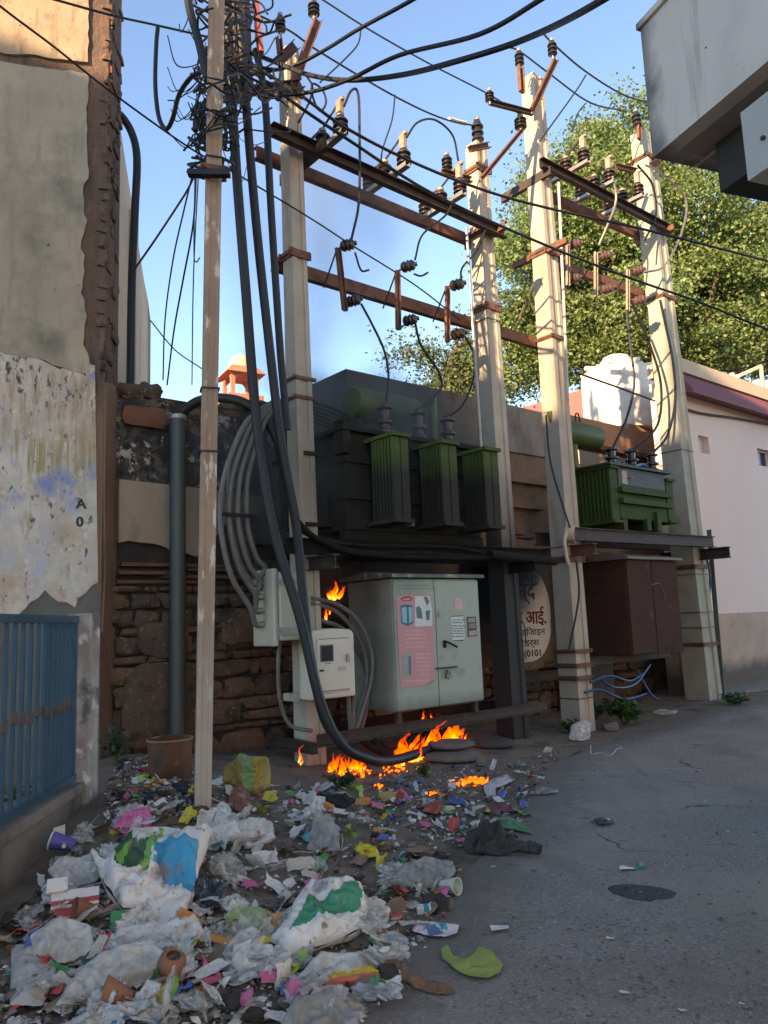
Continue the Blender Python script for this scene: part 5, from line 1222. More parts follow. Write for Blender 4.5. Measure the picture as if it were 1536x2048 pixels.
for pts, lab in [([(688, 212, .55), (702, 182, .55), (716, 186, .55), (719, 260, .5), (718, 400, .4), (703, 478, .2)], 'black jumper looping from the first switch down to its fuse'),
                 ([(813, 275, .55), (835, 245, .5), (870, 240, .45), (905, 270, .4), (917, 322, .35)], 'dark jumper arching from the middle switch to the right'),
                 ([(812, 385, .3), (790, 435, .25), (830, 520, .2)], 'jumper from the middle switch to the middle fuse') if False else ([(908, 398, .4), (892, 430, .35), (845, 470, .25), (830, 520, .2)], 'dark jumper from the third switch to the middle fuse'),
                 ([(972, 455, .3), (955, 500, .3), (925, 535, .25), (922, 560, .2)], 'dark jumper curving before the sooty pole to its fuse'),
                 ([(710, 505, .2), (722, 540, .2), (738, 540, .2)], 'short loose wire under the first top fuse'),
                 ([(828, 548, .2), (842, 552, .2), (856, 545, .2)], 'short loose wire beside the middle top fuse'),
                 ([(722, 607, .2), (745, 650, .2), (768, 700, .18), (777, 750, .15), (772, 806, .12)], 'black lead from the first fuse to the first left bushing'),
                 ([(830, 645, .2), (842, 690, .2), (878, 745, .18), (880, 780, .15), (840, 818, .12)], 'black lead from the middle fuse to the second left bushing'),
                 ([(930, 672, .2), (948, 710, .2), (946, 760, .18), (925, 810, .15), (898, 832, .12)], 'black lead from the third fuse to the third left bushing'),
                 ([(1253, 620, .2), (1262, 700, .2), (1268, 770, .2), (1252, 840, .15), (1226, 895, .1)], 'black lead to the first right bushing'),
                 ([(1262, 600, .2), (1300, 690, .2), (1322, 770, .2), (1315, 850, .15), (1267, 898, .1)], 'black lead to the middle right bushing'),
                 ([(1320, 600, .25), (1345, 720, .25), (1350, 800, .2), (1335, 870, .15), (1306, 906, .1)], 'black lead passing over the last pole to the third right bushing'),
                 ([(1225, 352, .5), (1232, 400, .45), (1215, 450, .35), (1198, 490, .2)], 'pale jumper curving below the right switches'),
                 ([(1290, 330, .4), (1320, 345, .4), (1370, 395, .4), (1365, 460, .35), (1330, 530, .3), (1290, 545, .2)], 'pale jumper arching wide to the right of the last pole'),
                 ([(1275, 330, .35), (1305, 370, .35), (1312, 430, .3), (1290, 480, .3)], 'thin jumper curving before the last pole'),
                 ([(1145, 800, .4), (1110, 960, .4), (1137, 1055, .4)], 'thin black wire hanging down the cream pole to the lamp housing') if False else ([(1092, 830, .3), (1100, 920, .3), (1122, 1000, .3), (1140, 1056, .36)], 'thin black wire hanging down the cream pole to the lamp housing'),
                 ([(1152, 1120, .3), (1158, 1180, .3), (1152, 1230, .3), (1138, 1298, .3)], 'brown wire trailing down the cream pole below the lamp housing')]:
    wire(lab, pts, 5 if 'black lead' in lab or 'black jumper' in lab else 4, M['alu'] if 'pale' in lab else M['black_cable'], name='jumper_wire', grp=GJ)
wire('thin line crossing before the white water tank to the last pole', [(1150, 745, .3), (1180, 755, .3), (1250, 780, .3), (1310, 802, .3)], 4, M['wire'])
# left thin wires
GL_ = 'thin wires left of the pinkish pole'
for lab, pts, wpx in [('thin stay wire with a knot slanting down left from the pinkish pole', [(392, 345, pb1.y), (375, 380, pb1.y), (355, 412, pb1.y), (310, 480, pb1.y), (268, 540, pb1.y + .2)], 4), ('twisted wire hanging left of the pinkish pole, outer one', [(386, 345, 6.6), (368, 420, 6.8), (346, 520, 7.2), (330, 640, 7.8), (326, 760, 8.3)], 3), ('twisted wire hanging left of the pinkish pole, inner one', [(392, 350, 6.6), (386, 450, 6.8), (366, 560, 7.2), (348, 660, 7.8), (334, 770, 8.3)], 3.5), ('thin wire hanging straight beside the pinkish pole', [(398, 330, 6.6), (390, 480, 6.8), (386, 600, 7.2), (384, 770, 7.8)], 2.5), ('short loop of wire on the left of the pinkish pole', [(390, 350, 6.6), (388, 500, 6.6), (392, 524, 6.6), (400, 515, 6.6)], 2.5), ('thick black cable hanging in a deep loop from the upper left wire', [(316, 55, 7), (313, 90, 7), (311, 170, 6.9), (318, 235, 6.8), (333, 258, 6.7), (346, 235, 6.6), (358, 190, 6.5), (382, 155, 6.4), (408, 142, 6.3)], 8), ('thin wire slanting behind the rubble wall top', [(300, 640, 8.6), (350, 700, 8.8), (400, 735, 9), (440, 765, 9.2)], 2.5), ('dark tube slanting across the pinkish pole at the top', [(345, -180, 6.1), (372, -30, 6.1), (380, 20, 6.1), (398, 85, 6.1), (412, 145, 6.1), (420, 165, 6.15)], 14)]:
    wire(lab, pts, wpx, M['black_cable'] if wpx > 3.4 else M['wire'], name='hanging_wire', grp=GL_)
tag(MB().box(dep(391, 252, 6.3), Vector((.02, 0, 0)), Vector((0, .02, 0)), Z * .045).build('wire_connector', M['black_cable']), 'small black connector hanging left of the pinkish pole', 'connector')
tag(MB().box(dep(418, 347, pb1.y - .12), Vector((.16, 0, -.008)), Vector((0, .03, 0)), Z * .022).build('wire_spreader', M['black_cable']), 'short dark bar clamped across the pinkish pole', 'bar')
# red conduit near the tangle
wire('faded red wrapped lead in the tangle', [(508, -20, 8), (514, 30, 8), (517, 70, 8), (522, 105, 8)], 12, mat('faded_red', (.42, .10, .07), (.25, .07, .06), 30, .7), name='red_lead', grp='red leads')
# the tangle itself
rnd = random.Random(21)
GT = 'tangled cables round the pole top'
tl_ = 'black cable loop wound round the top of the pinkish pole'
def TL(pts, noun):
    mx, my = sum(p[0] for p in pts) / len(pts), sum(p[1] for p in pts) / len(pts); span = max(p[0] for p in pts) - min(p[0] for p in pts)
    where = 'left of the pinkish pole' if mx < 395 else 'across the pinkish pole' if mx < 440 else 'just right of the pinkish pole' if mx < 480 else 'between the two left poles' if mx < 525 else 'close to the meter box pole top'
    hgt = 'at the very top' if my < 40 else 'in the upper tangle' if my < 100 else 'in the middle tangle' if my < 170 else 'in the lower tangle' if my < 240 else 'below the tangle'
    slope = 'rising' if pts[-1][1] < pts[0][1] - 25 else 'falling' if pts[-1][1] > pts[0][1] + 25 else 'level'
    return ('long ' if span > 110 else 'short ' if span < 55 else '') + slope + ' black ' + noun + ' ' + where + ' ' + hgt
for i in range(62):
    y0 = rnd.uniform(-30, 250) if i < 45 else rnd.uniform(215, 330)
    x0 = rnd.uniform(385, 470); x1 = rnd.uniform(440, 590) if y0 < 200 else rnd.uniform(400, 480)
    if y0 > 200: x0 = rnd.uniform(380, 420)
    dy = rnd.uniform(-60, 90) if i < 45 else rnd.uniform(-20, 40)
    dd = rnd.uniform(6.0, 7.9)
    pts = [(x0, y0, dd)]
    n_ = rnd.randint(2, 4)
    for k in range(1, n_ + 1):
        f = k / (n_ + 1)
        pts.append((x0 + (x1 - x0) * f + rnd.uniform(-35, 35), y0 + dy * f + rnd.uniform(-25, 40), dd + (7.9 - dd) * f * .6 + rnd.uniform(-.15, .15)))
    pts.append((x1, y0 + dy, dd + .4))
    cable('tangled_cable', tl_, 'cable', pts, rnd.choice([3, 3.5, 4, 5, 6]), M['black_cable'] if i % 4 else M['conduit'], GT, 5, 6)['label'] = TL(pts, 'cable')
for i in range(44):       # thin loose wires
    x0, y0 = rnd.uniform(375, 470), rnd.uniform(-10, 260); dd = rnd.uniform(6.2, 7.2); x1 = x0 + rnd.choice([-1, 1, 1, 1]) * rnd.uniform(20, 110); y1 = y0 + rnd.uniform(-50, 90)
    x1 = min(max(x1, 335), 590); sag = rnd.uniform(8, 60)
    pts = [(x0, y0, dd), (x0 + (x1 - x0) * .3 + rnd.uniform(-8, 8), y0 + (y1 - y0) * .3 + sag * .8, dd + .15), (x0 + (x1 - x0) * .7 + rnd.uniform(-8, 8), y0 + (y1 - y0) * .7 + sag, dd + .3), (x1, y1, dd + .5)]
    cable('thin_wire', 'thin loose wire straying from the tangle on the pinkish pole', 'wire', pts, rnd.choice([1.6, 2, 2.4]), M['black_cable'], 'thin stray wires round the pole top', 4, 8)['label'] = TL(pts, 'thin wire')
for i in range(16):       # loose loops round the pole
    y = rnd.choice([rnd.uniform(20, 200), rnd.uniform(225, 275)]); c, w_ = at1(y); rr = w_ * rnd.uniform(1.5, 2.6); sl_ = Vector((rnd.uniform(-.5, .5), rnd.uniform(-.5, .5), 0)); ph_ = rnd.uniform(0, 6.28)
    ring = []
    for j in range(rnd.randint(4, 8)):
        a = ph_ + j * math.pi / 3.2; u = a1_[0] * math.cos(a) + a1_[1] * math.sin(a) * .9
        ring.append(c + u * rr * rnd.uniform(.85, 1.5) + Z * (u.dot(sl_) * .25 + rnd.uniform(-.06, .06)))
    tag(MB().tube(crom(ring, 5), rnd.uniform(.005, .011), 5).build('tangled_cable', M['black_cable'], smooth=True), tl_, 'cable', GT)
# dark second post behind the pole inside the tangle
tag(MB().tube([dep(470, -40, 8.3), dep(478, 190, 8.3)], .17, 8).build('dark_sleeve', M['dark_steel']), 'dark steel sleeve hidden in the cable tangle', 'sleeve')
# blue cables by the last pole and under the brown box
GB = 'blue cables by the right box'
for pts, lab in [([(1406, 1108, .1), (1412, 1140, .15), (1408, 1180, .12), (1405, 1210, .05)], 'blue cable hugging the last pole under the beam'), ([(1412, 1112, .15), (1420, 1150, .2), (1418, 1190, .15), (1410, 1222, .05)], 'outer blue cable bowing beside the last pole'), ([(1180, 1365, .3), (1220, 1352, .3), (1260, 1362, .25), (1290, 1345, .2)], 'upper blue cable trailing under the brown box'), ([(1195, 1355, .2), (1230, 1375, .3), (1270, 1368, .25), (1300, 1330, .1)], 'middle blue cable trailing under the brown box'), ([(1275, 1340, .1), (1290, 1370, .2), (1305, 1392, .25), (1318, 1400, .3)], 'blue cable falling to the ground under the brown box'), ([(1170, 1385, .25), (1200, 1380, .25), (1250, 1398, .25), (1300, 1385, .2)], 'lowest blue cable in the weeds under the brown box')]:
    cable('blue_cable', lab, 'cable', pts, 4.5, M['blue_cable'], GB)
# ================================================================== overhanging balcony building on the right
ov = empty('balcony_house', Vector((4, 3, 0)), 'grey plastered house with overhanging balcony in the upper right corner', 'house')
OD = Vector((.386, -1, 0)).normalized()             # along the balcony front, towards the camera
OE = Vector((-OD.y, OD.x, 0))                       # into the house, to the right
oc_ = dep(1305, 316, 4.9); zt_o = dep(1273, 60, 4.9).z; zb_o = oc_.z
om = mat('grey_balcony_plaster', (.55, .52, .50), (.50, .475, .455), 1.2, .9, bump=.06, bscale=20, world=True, stains=[((.36, .345, .335), 1.6, .52, .8, (1, 1, .5)), ((.27, .26, .25), 5, .58, .74, (1.5, 1.5, .12)), ((.22, .21, .2), 12, .66, .72)])
nt_, col_, p_, nzn_, ramp_, mix_ = MATCOL['grey_balcony_plaster']
C_ = Vector((oc_.x, oc_.y, 0))
def oq(s, e, z): return C_ + OD * s + OE * e + Z * z
# damp staining along the outer corner of the parapet
def edge_stain(nd, lk, nzn, ramp):
    g = nd.new('ShaderNodeNewGeometry'); su = nd.new('ShaderNodeVectorMath'); su.operation = 'SUBTRACT'; su.inputs[1].default_value = tuple(oc_); lk.new(g.outputs['Position'], su.inputs[0])
    dt_ = nd.new('ShaderNodeVectorMath'); dt_.operation = 'DOT_PRODUCT'; dt_.inputs[1].default_value = tuple(OD); lk.new(su.outputs[0], dt_.inputs[0])
    ml = nd.new('ShaderNodeMath'); ml.operation = 'MULTIPLY_ADD'; ml.inputs[1].default_value = -.30; lk.new(nzn(4, (1, 1, 1), 8, 2.0), ml.inputs[0]); lk.new(dt_.outputs['Value'], ml.inputs[2])
    return ramp(ml.outputs[0], .02, -.13)
over(om, edge_stain, (.15, .145, .14))
b = MB(); b.hexa([oq(0, 0, zb_o), oq(5, 0, zb_o), oq(5, .12, zb_o), oq(0, .12, zb_o), oq(0, 0, zt_o), oq(5, 0, zt_o), oq(5, .12, zt_o), oq(0, .12, zt_o)]); b.build('parapet', om, ov)
b = MB(); b.hexa([oq(0, .12, zb_o), oq(.12, .12, zb_o), oq(.12, 3, zb_o), oq(0, 3, zb_o), oq(0, .12, zt_o), oq(.12, .12, zt_o), oq(.12, 3, zt_o), oq(0, 3, zt_o)]); b.build('parapet', om, ov)
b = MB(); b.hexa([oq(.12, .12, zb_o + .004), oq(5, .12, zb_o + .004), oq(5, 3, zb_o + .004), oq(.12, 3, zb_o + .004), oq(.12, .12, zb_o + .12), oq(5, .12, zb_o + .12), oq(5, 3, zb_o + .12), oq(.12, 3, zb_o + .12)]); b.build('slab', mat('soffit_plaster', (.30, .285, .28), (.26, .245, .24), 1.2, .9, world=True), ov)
dk = mat('shaded_beam_plaster', (.035, .035, .038), (.028, .028, .03), 1.4, .9, world=True)  # near-black colour stands in for the deep shade under the slab
e1 = None
# beam below the slab and the wall under it
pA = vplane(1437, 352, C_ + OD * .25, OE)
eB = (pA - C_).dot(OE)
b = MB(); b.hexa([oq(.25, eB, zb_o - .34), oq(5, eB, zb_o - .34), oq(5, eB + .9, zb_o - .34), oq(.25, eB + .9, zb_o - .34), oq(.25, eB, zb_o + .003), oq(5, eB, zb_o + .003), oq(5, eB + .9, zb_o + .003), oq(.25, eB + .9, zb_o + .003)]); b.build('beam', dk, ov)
b = MB(); b.hexa([oq(.3, eB + .6, 0), oq(5, eB + .6, 0), oq(5, eB + 3, 0), oq(.3, eB + 3, 0), oq(.3, eB + .6, zb_o - .343), oq(5, eB + .6, zb_o - .343), oq(5, eB + 3, zb_o - .343), oq(.3, eB + 3, zb_o - .343)]); b.build('wall', om, ov)
b = MB(); b.hexa([oq(.3, 1.4, zb_o + .12), oq(5, 1.4, zb_o + .12), oq(5, 3, zb_o + .12), oq(.3, 3, zb_o + .12), oq(.3, 1.4, 7), oq(5, 1.4, 7), oq(5, 3, 7), oq(.3, 3, 7)]); b.build('upper_wall', om, ov)
# pale boxed projection hung under the slab
gl = mat('pale_grey_board', (.36, .385, .385), (.32, .345, .345), 1.5, .8, world=True)
pc_ = [dep(1480, 226, 3.6), dep(1496, 362, 3.6)]
zhi, zlo = pc_[0].z, pc_[1].z
q0 = Vector((pc_[1].x, pc_[1].y, 0)); 
b = MB(); b.hexa([q0 + Z * zlo, q0 + OD * 4 + Z * zlo, q0 + OD * 4 + OE * .5 + Z * zlo, q0 + OE * .5 + Z * zlo, q0 + Z * zhi, q0 + OD * 4 + Z * zhi, q0 + OD * 4 + OE * .5 + Z * zhi, q0 + OE * .5 + Z * zhi])
b.build('boxed_duct', gl, ov)
MB().lathe([(.012, 0), (.012, .01), (0, .012)], q0 + OD * .12 + Z * (zlo + (zhi - zlo) * .42) - OE * .004, -OE, 8).build('bolt', M['dark_steel'], ov)
MB().hexa([oq(-.02, -.025, zt_o), oq(5, -.025, zt_o), oq(5, .16, zt_o), oq(-.02, .16, zt_o), oq(-.02, -.025, zt_o + .05), oq(5, -.025, zt_o + .05), oq(5, .16, zt_o + .05), oq(-.02, .16, zt_o + .05)]).build('coping', om, ov, bevel=.008)
for s_ in (.55, 1.5): MB().lathe([(.006, 0), (.006, .004), (0, .006)], oq(s_, -.001, zb_o + .3 + .2 * s_), -OE, 6).build('nail', M['dark_steel'], ov)
MB().tube([oq(.02, .35, zb_o - .01), oq(3.5, .35, zb_o - .01)], .011, 8).build('conduit', mat('soffit_plaster', (.30, .285, .28)), ov)
for s_ in (.4, 1.2, 2.0): MB().box(oq(s_, .35, zb_o - .012), OD * .012, OE * .022, Z * .014).build('saddle_clip', M['galv'], ov)
# ================================================================== buildings across the lane behind the viewer, which shade the place
A_ = Vector((.552, .834, 0)); L_ = Vector((.834, -.552, 0)); TS = math.tan(SUN_EL)
bh = empty('opposite_house', A_ * -28, 'plain stepped house across the lane, out of view behind the photographer', 'house')
bm_ = mat('opposite_plaster', (.42, .36, .29), (.35, .30, .24), 1.5, .9, world=True)
def caster(l0, l1, heff, a0=-25.0, a1=-33.0, z0=0, name='block'):
    z = heff - TS * a0
    c = [A_ * a0 + L_ * l0, A_ * a0 + L_ * l1, A_ * a1 + L_ * l1, A_ * a1 + L_ * l0]
    MB().hexa([p + Z * z0 for p in c] + [p + Z * z for p in c]).build(name, bm_, bh)
caster(-11, -4.15, 8.25)
caster(-4.148, -3.15, 9.35, name='middle_block')
caster(-3.148, 5.5, 11.9, name='tall_block')
caster(-8.5, -5.15, 9.6, -26, -30, 5, 'stair_room')
for i in range(4):
    for j in range(3):
        p = A_ * -24.99 + L_ * (-12 + i * 4.5) + Z * (2.2 + j * 3.4)
        MB().box(p, L_ * .55, A_ * .03, Z * .7).build('window', mat('dark_glass', (.025, .025, .028), None, 4, .15), bh)
# unseen long house, added at the right to bounce warm sunlight into the shade
lh2 = empty('bounce_house', Vector((13, -3, 0)), 'unseen long cream house added on the right to bounce warm sunlight', 'house')
MB().box(Vector((12.5, -6, 6)), Vector((3, 0, 0)), Vector((0, 11, 0)), Z * 6).build('wall', mat('bounce_house_plaster', (.72, .62, .50), (.68, .58, .47), 1.5, .9), lh2)
for i in range(5):
    for j in range(2): MB().box(Vector((9.49, -12 + i * 3.4, 2.2 + j * 3.6)), Vector((.03, 0, 0)), Vector((0, .5, 0)), Z * .65).build('window', mat('dark_glass', (.025, .025, .028), None, 4, .15), lh2)
# ================================================================== trees
leaf_ms = {}
def leafmat(name, c, c2):
    m = bpy.data.materials.new(name); m.use_nodes = True; nt = m.node_tree; nd = nt.nodes; lk = nt.links
    p = nd['Principled BSDF']; p.inputs['Roughness'].default_value = .5
    g = nd.new('ShaderNodeNewGeometry'); cr = nd.new('ShaderNodeValToRGB'); lk.new(g.outputs['Random Per Island'], cr.inputs[0])
    cr.color_ramp.elements[0].color = (*c, 1); cr.color_ramp.elements[1].color = (*c2, 1)
    e = cr.color_ramp.elements.new(.93); e.color = (*c2, 1); cr.color_ramp.elements[2].color = (.20, .15, .03, 1)
    tr_ = nd.new('ShaderNodeBsdfTranslucent'); mx = nd.new('ShaderNodeMixShader'); mx.inputs[0].default_value = .38
    lk.new(cr.outputs[0], p.inputs['Base Color']); lk.new(cr.outputs[0], tr_.inputs[0])
    lk.new(p.outputs[0], mx.inputs[1]); lk.new(tr_.outputs[0], mx.inputs[2]); lk.new(mx.outputs[0], nd['Material Output'].inputs[0])
    return m
bark = mat('bark', (.10, .075, .055), (.06, .045, .035), 8, .95, bump=.6, bscale=14)
def tree(name, label, base, blobs, nclump, nleaf, lsize, mt, seed, limbs=12):
    rnd = random.Random(seed)
    o = empty(name, base, label, 'tree', 'trees behind the houses')
    cen = sum((Vector(c) for c, r in blobs), Vector()) / len(blobs)
    fork = Vector((base.x, base.y, cen.z - blobs[0][1][2] * .75))
    MB().tube(crom([base, base.lerp(fork, .5) + Vector((.2, 0, 0)), fork], 6), [.38 - .01 * i for i in range(13)], 10).build('trunk', bark, o, smooth=True)
    clumps = []
    vol = [r[0] * r[1] * r[2] for c, r in blobs]
    for _ in range(nclump):
        c, r = rnd.choices(blobs, vol)[0]
        u = Vector((rnd.gauss(0, 1), rnd.gauss(0, 1), rnd.gauss(0, 1))).normalized() * (rnd.random() ** .42)
        clumps.append(Vector(c) + Vector((u.x * r[0], u.y * r[1], u.z * r[2])))
    lb_ = MB()
    for i in range(limbs):
        c = clumps[i * len(clumps) // limbs]
        m1 = fork.lerp(c, .5) + Vector((rnd.uniform(-.5, .5), rnd.uniform(-.5, .5), rnd.uniform(-.3, .6)))
        lb_.tube(crom([fork - Z * .3, m1, c], 5), [.17 * (1 - j / 11.5) + .012 for j in range(11)], 6)
    for c in clumps[::4]:
        t = min(clumps[::max(1, len(clumps) // limbs)], key=lambda q: (q - c).length)
        lb_.tube([t.lerp(c, 0), t.lerp(c, .55) + Z * rnd.uniform(-.2, .2), c], [.05, .03, .012], 5)
    lb_.build('limb', bark, o, smooth=True)
    org = ORG[o.name]
    rg = np.random.default_rng(seed)
    cs_ = []; rs_ = []
    for c in clumps:
        R_ = rnd.choice([.2, .3, .45, .7, 1.0]); k = int(nleaf * (R_ / .55) ** 1.6)
        cs_ += [tuple(c - org)] * k; rs_ += [R_] * k
    cs_ = np.array(cs_); rs_ = np.array(rs_)[:, None]; n_ = len(cs_)
    unit = lambda v: v / (np.linalg.norm(v, axis=1, keepdims=True) + 1e-9)
    p = cs_ + rg.normal(0, 1, (n_, 3)) * np.array([1, 1, .7]) * rs_ * .46
    L = lsize * rg.uniform(.6, 1.4, (n_, 1))
    a = unit(rg.normal(0, 1, (n_, 3)) * np.array([1, 1, .7]) + np.array([0, 0, -.3]))
    s_ = unit(np.cross(a, rg.normal(0, 1, (n_, 3)))) * L * .34
    nn = unit(np.cross(a, s_)) * L * .10
    V = np.stack([p, p + a * L * .45 + s_ + nn, p + a * L, p + a * L * .45 - s_ + nn], 1).reshape(-1, 3)
    i0 = np.arange(n_) * 4
    Fc = np.stack([i0, i0 + 1, i0 + 2, i0, i0 + 2, i0 + 3], 1).reshape(-1)
    me = bpy.data.meshes.new('crown'); me.vertices.add(len(V)); me.vertices.foreach_set('co', V.ravel())
    me.loops.add(len(Fc)); me.loops.foreach_set('vertex_index', Fc); me.polygons.add(n_ * 2); me.polygons.foreach_set('loop_start', np.arange(n_ * 2) * 3)
    me.update(calc_edges=True); me.validate(); me.materials.append(mt)
    oo = bpy.data.objects.new('crown', me); COL.objects.link(oo); oo.parent = o; ORG[oo.name] = org
    return o
lm1 = leafmat('leaf_bright', (.10, .155, .04), (.24, .30, .10))
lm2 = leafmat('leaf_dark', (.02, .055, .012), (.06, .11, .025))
def bl(x, y, Y, rx, ry, rz): p = dep(x, y, Y); return ((p.x, p.y, p.z), (rx, ry, rz))
tree('leafy_tree', 'tall sunlit leafy tree behind the cream pole and the water tank', Vector((dep(1230, 900, 21).x, 21, 0)), [bl(1200, 420, 21, 2.3, 2, 2.4), bl(1080, 560, 20.5, 1.5, 1.6, 2.9), bl(1220, 600, 21, 2.4, 2.0, 2.4), bl(1060, 720, 20.5, 1.2, 1.3, 1.4), bl(1170, 320, 21, 1.0, 1, 1.2), bl(1270, 290, 21, .9, 1, 1.1)], 430, 260, .105, lm1, 5, 26)
tree('leafy_tree', 'dense spreading tree above the pink house roof at the right', Vector((dep(1480, 900, 22).x, 22, 0)), [bl(1400, 480, 21.5, 2.2, 2.2, 2.6), bl(1530, 560, 22.5, 2.6, 2.4, 2.2), bl(1400, 640, 22, 2.4, 2.2, 1.7), bl(1660, 520, 23, 2.6, 2.2, 3.0), bl(1380, 720, 21, 1.5, 1.2, 0.8), bl(1640, 680, 23, 3, 2, 1.5)], 470, 260, .108, lm1, 9, 26)
tree('leafy_tree', 'small thin tree seen behind the sooty parapet', Vector((dep(900, 900, 23).x, 23, 0)), [bl(900, 760, 23, 1.1, 1, .8), bl(840, 705, 23, .75, .7, .4), bl(950, 700, 23, .8, .8, 1.0), bl(970, 790, 23, 1, 1, .7)], 90, 90, .11, leafmat('leaf_pale', (.08, .12, .03), (.16, .18, .06)), 3, 6)
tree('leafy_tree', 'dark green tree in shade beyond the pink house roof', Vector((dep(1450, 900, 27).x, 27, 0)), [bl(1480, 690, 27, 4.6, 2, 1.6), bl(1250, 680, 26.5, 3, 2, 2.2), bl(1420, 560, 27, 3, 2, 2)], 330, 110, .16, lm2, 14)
# ================================================================== plants
def plant(label, base, h, n_, lw, mt, seed, spread=.5, cat='plant', name='leafy_plant', grp=None):
    rnd = random.Random(seed); o = empty(name, base, label, cat, grp)
    stems = MB(); leaves = MB()
    for i in range(n_):
        a = rnd.uniform(0, 6.28); tip = base + Vector((math.cos(a), math.sin(a), 0)) * h * spread * rnd.uniform(.3, 1) + Z * h * rnd.uniform(.5, 1)
        m_ = base.lerp(tip, .5) + Z * h * .12
        pa = crom([base, m_, tip], 4); stems.tube(pa, .006, 4)
        for q in pa[3:]:
            for _ in range(2):
                u = Vector((rnd.gauss(0, 1), rnd.gauss(0, 1), rnd.gauss(.1, .5))).normalized(); s_ = u.cross(Z).normalized() if abs(u.z) < .95 else Vector((1, 0, 0)); L = lw * rnd.uniform(.7, 1.4)
                nn = u.cross(s_) * L * .12
                leaves.add([q, q + u * L * .4 + s_ * L * .3 + nn, q + u * L * .75 + s_ * L * .22 + nn, q + u * L, q + u * L * .75 - s_ * L * .22 + nn, q + u * L * .4 - s_ * L * .3 + nn], [(0, 1, 2, 3), (0, 3, 4, 5)])
    stems.build('stem', mat('stem_green', (.06, .09, .03), None, 4, .8), o); leaves.build('foliage', mt, o)
    return o
plm = leafmat('plant_leaf', (.035, .085, .02), (.08, .15, .04))
plant('broad leaved green weed at the road edge under the brown box', G(1250, 1452), .42, 16, .13, plm, 2, .7)
plant('low green weed at the foot of the cream pole', G(1140, 1468), .2, 8, .07, plm, 3, .8)
plant('small dusty weed tuft in front of the flames', G(685, 1576), .14, 18, .045, leafmat('dusty_leaf', (.04, .06, .03), (.08, .10, .05)), 4, 1.4)
plant('small dusty weed tuft near the stacked stone slabs', G(850, 1552), .12, 12, .04, plm, 6, 1.2)
plant('low weeds at the foot of the last pole by the slab', G(1470, 1409), .18, 16, .07, plm, 7, 1.8)
plant('weed sprouting behind the yard pillar', G(232, 1530), .35, 8, .07, leafmat('dusty_leaf2', (.04, .06, .03), (.08, .10, .05)), 8, .5)
plant('small weed behind the cream pole in the shade', G(1190, 1440), .3, 9, .08, plm, 9, .8)
plant('small green weed inside the yard behind the blue bars', gq(.9, -.5, .1), .5, 12, .09, plm, 11, .6)
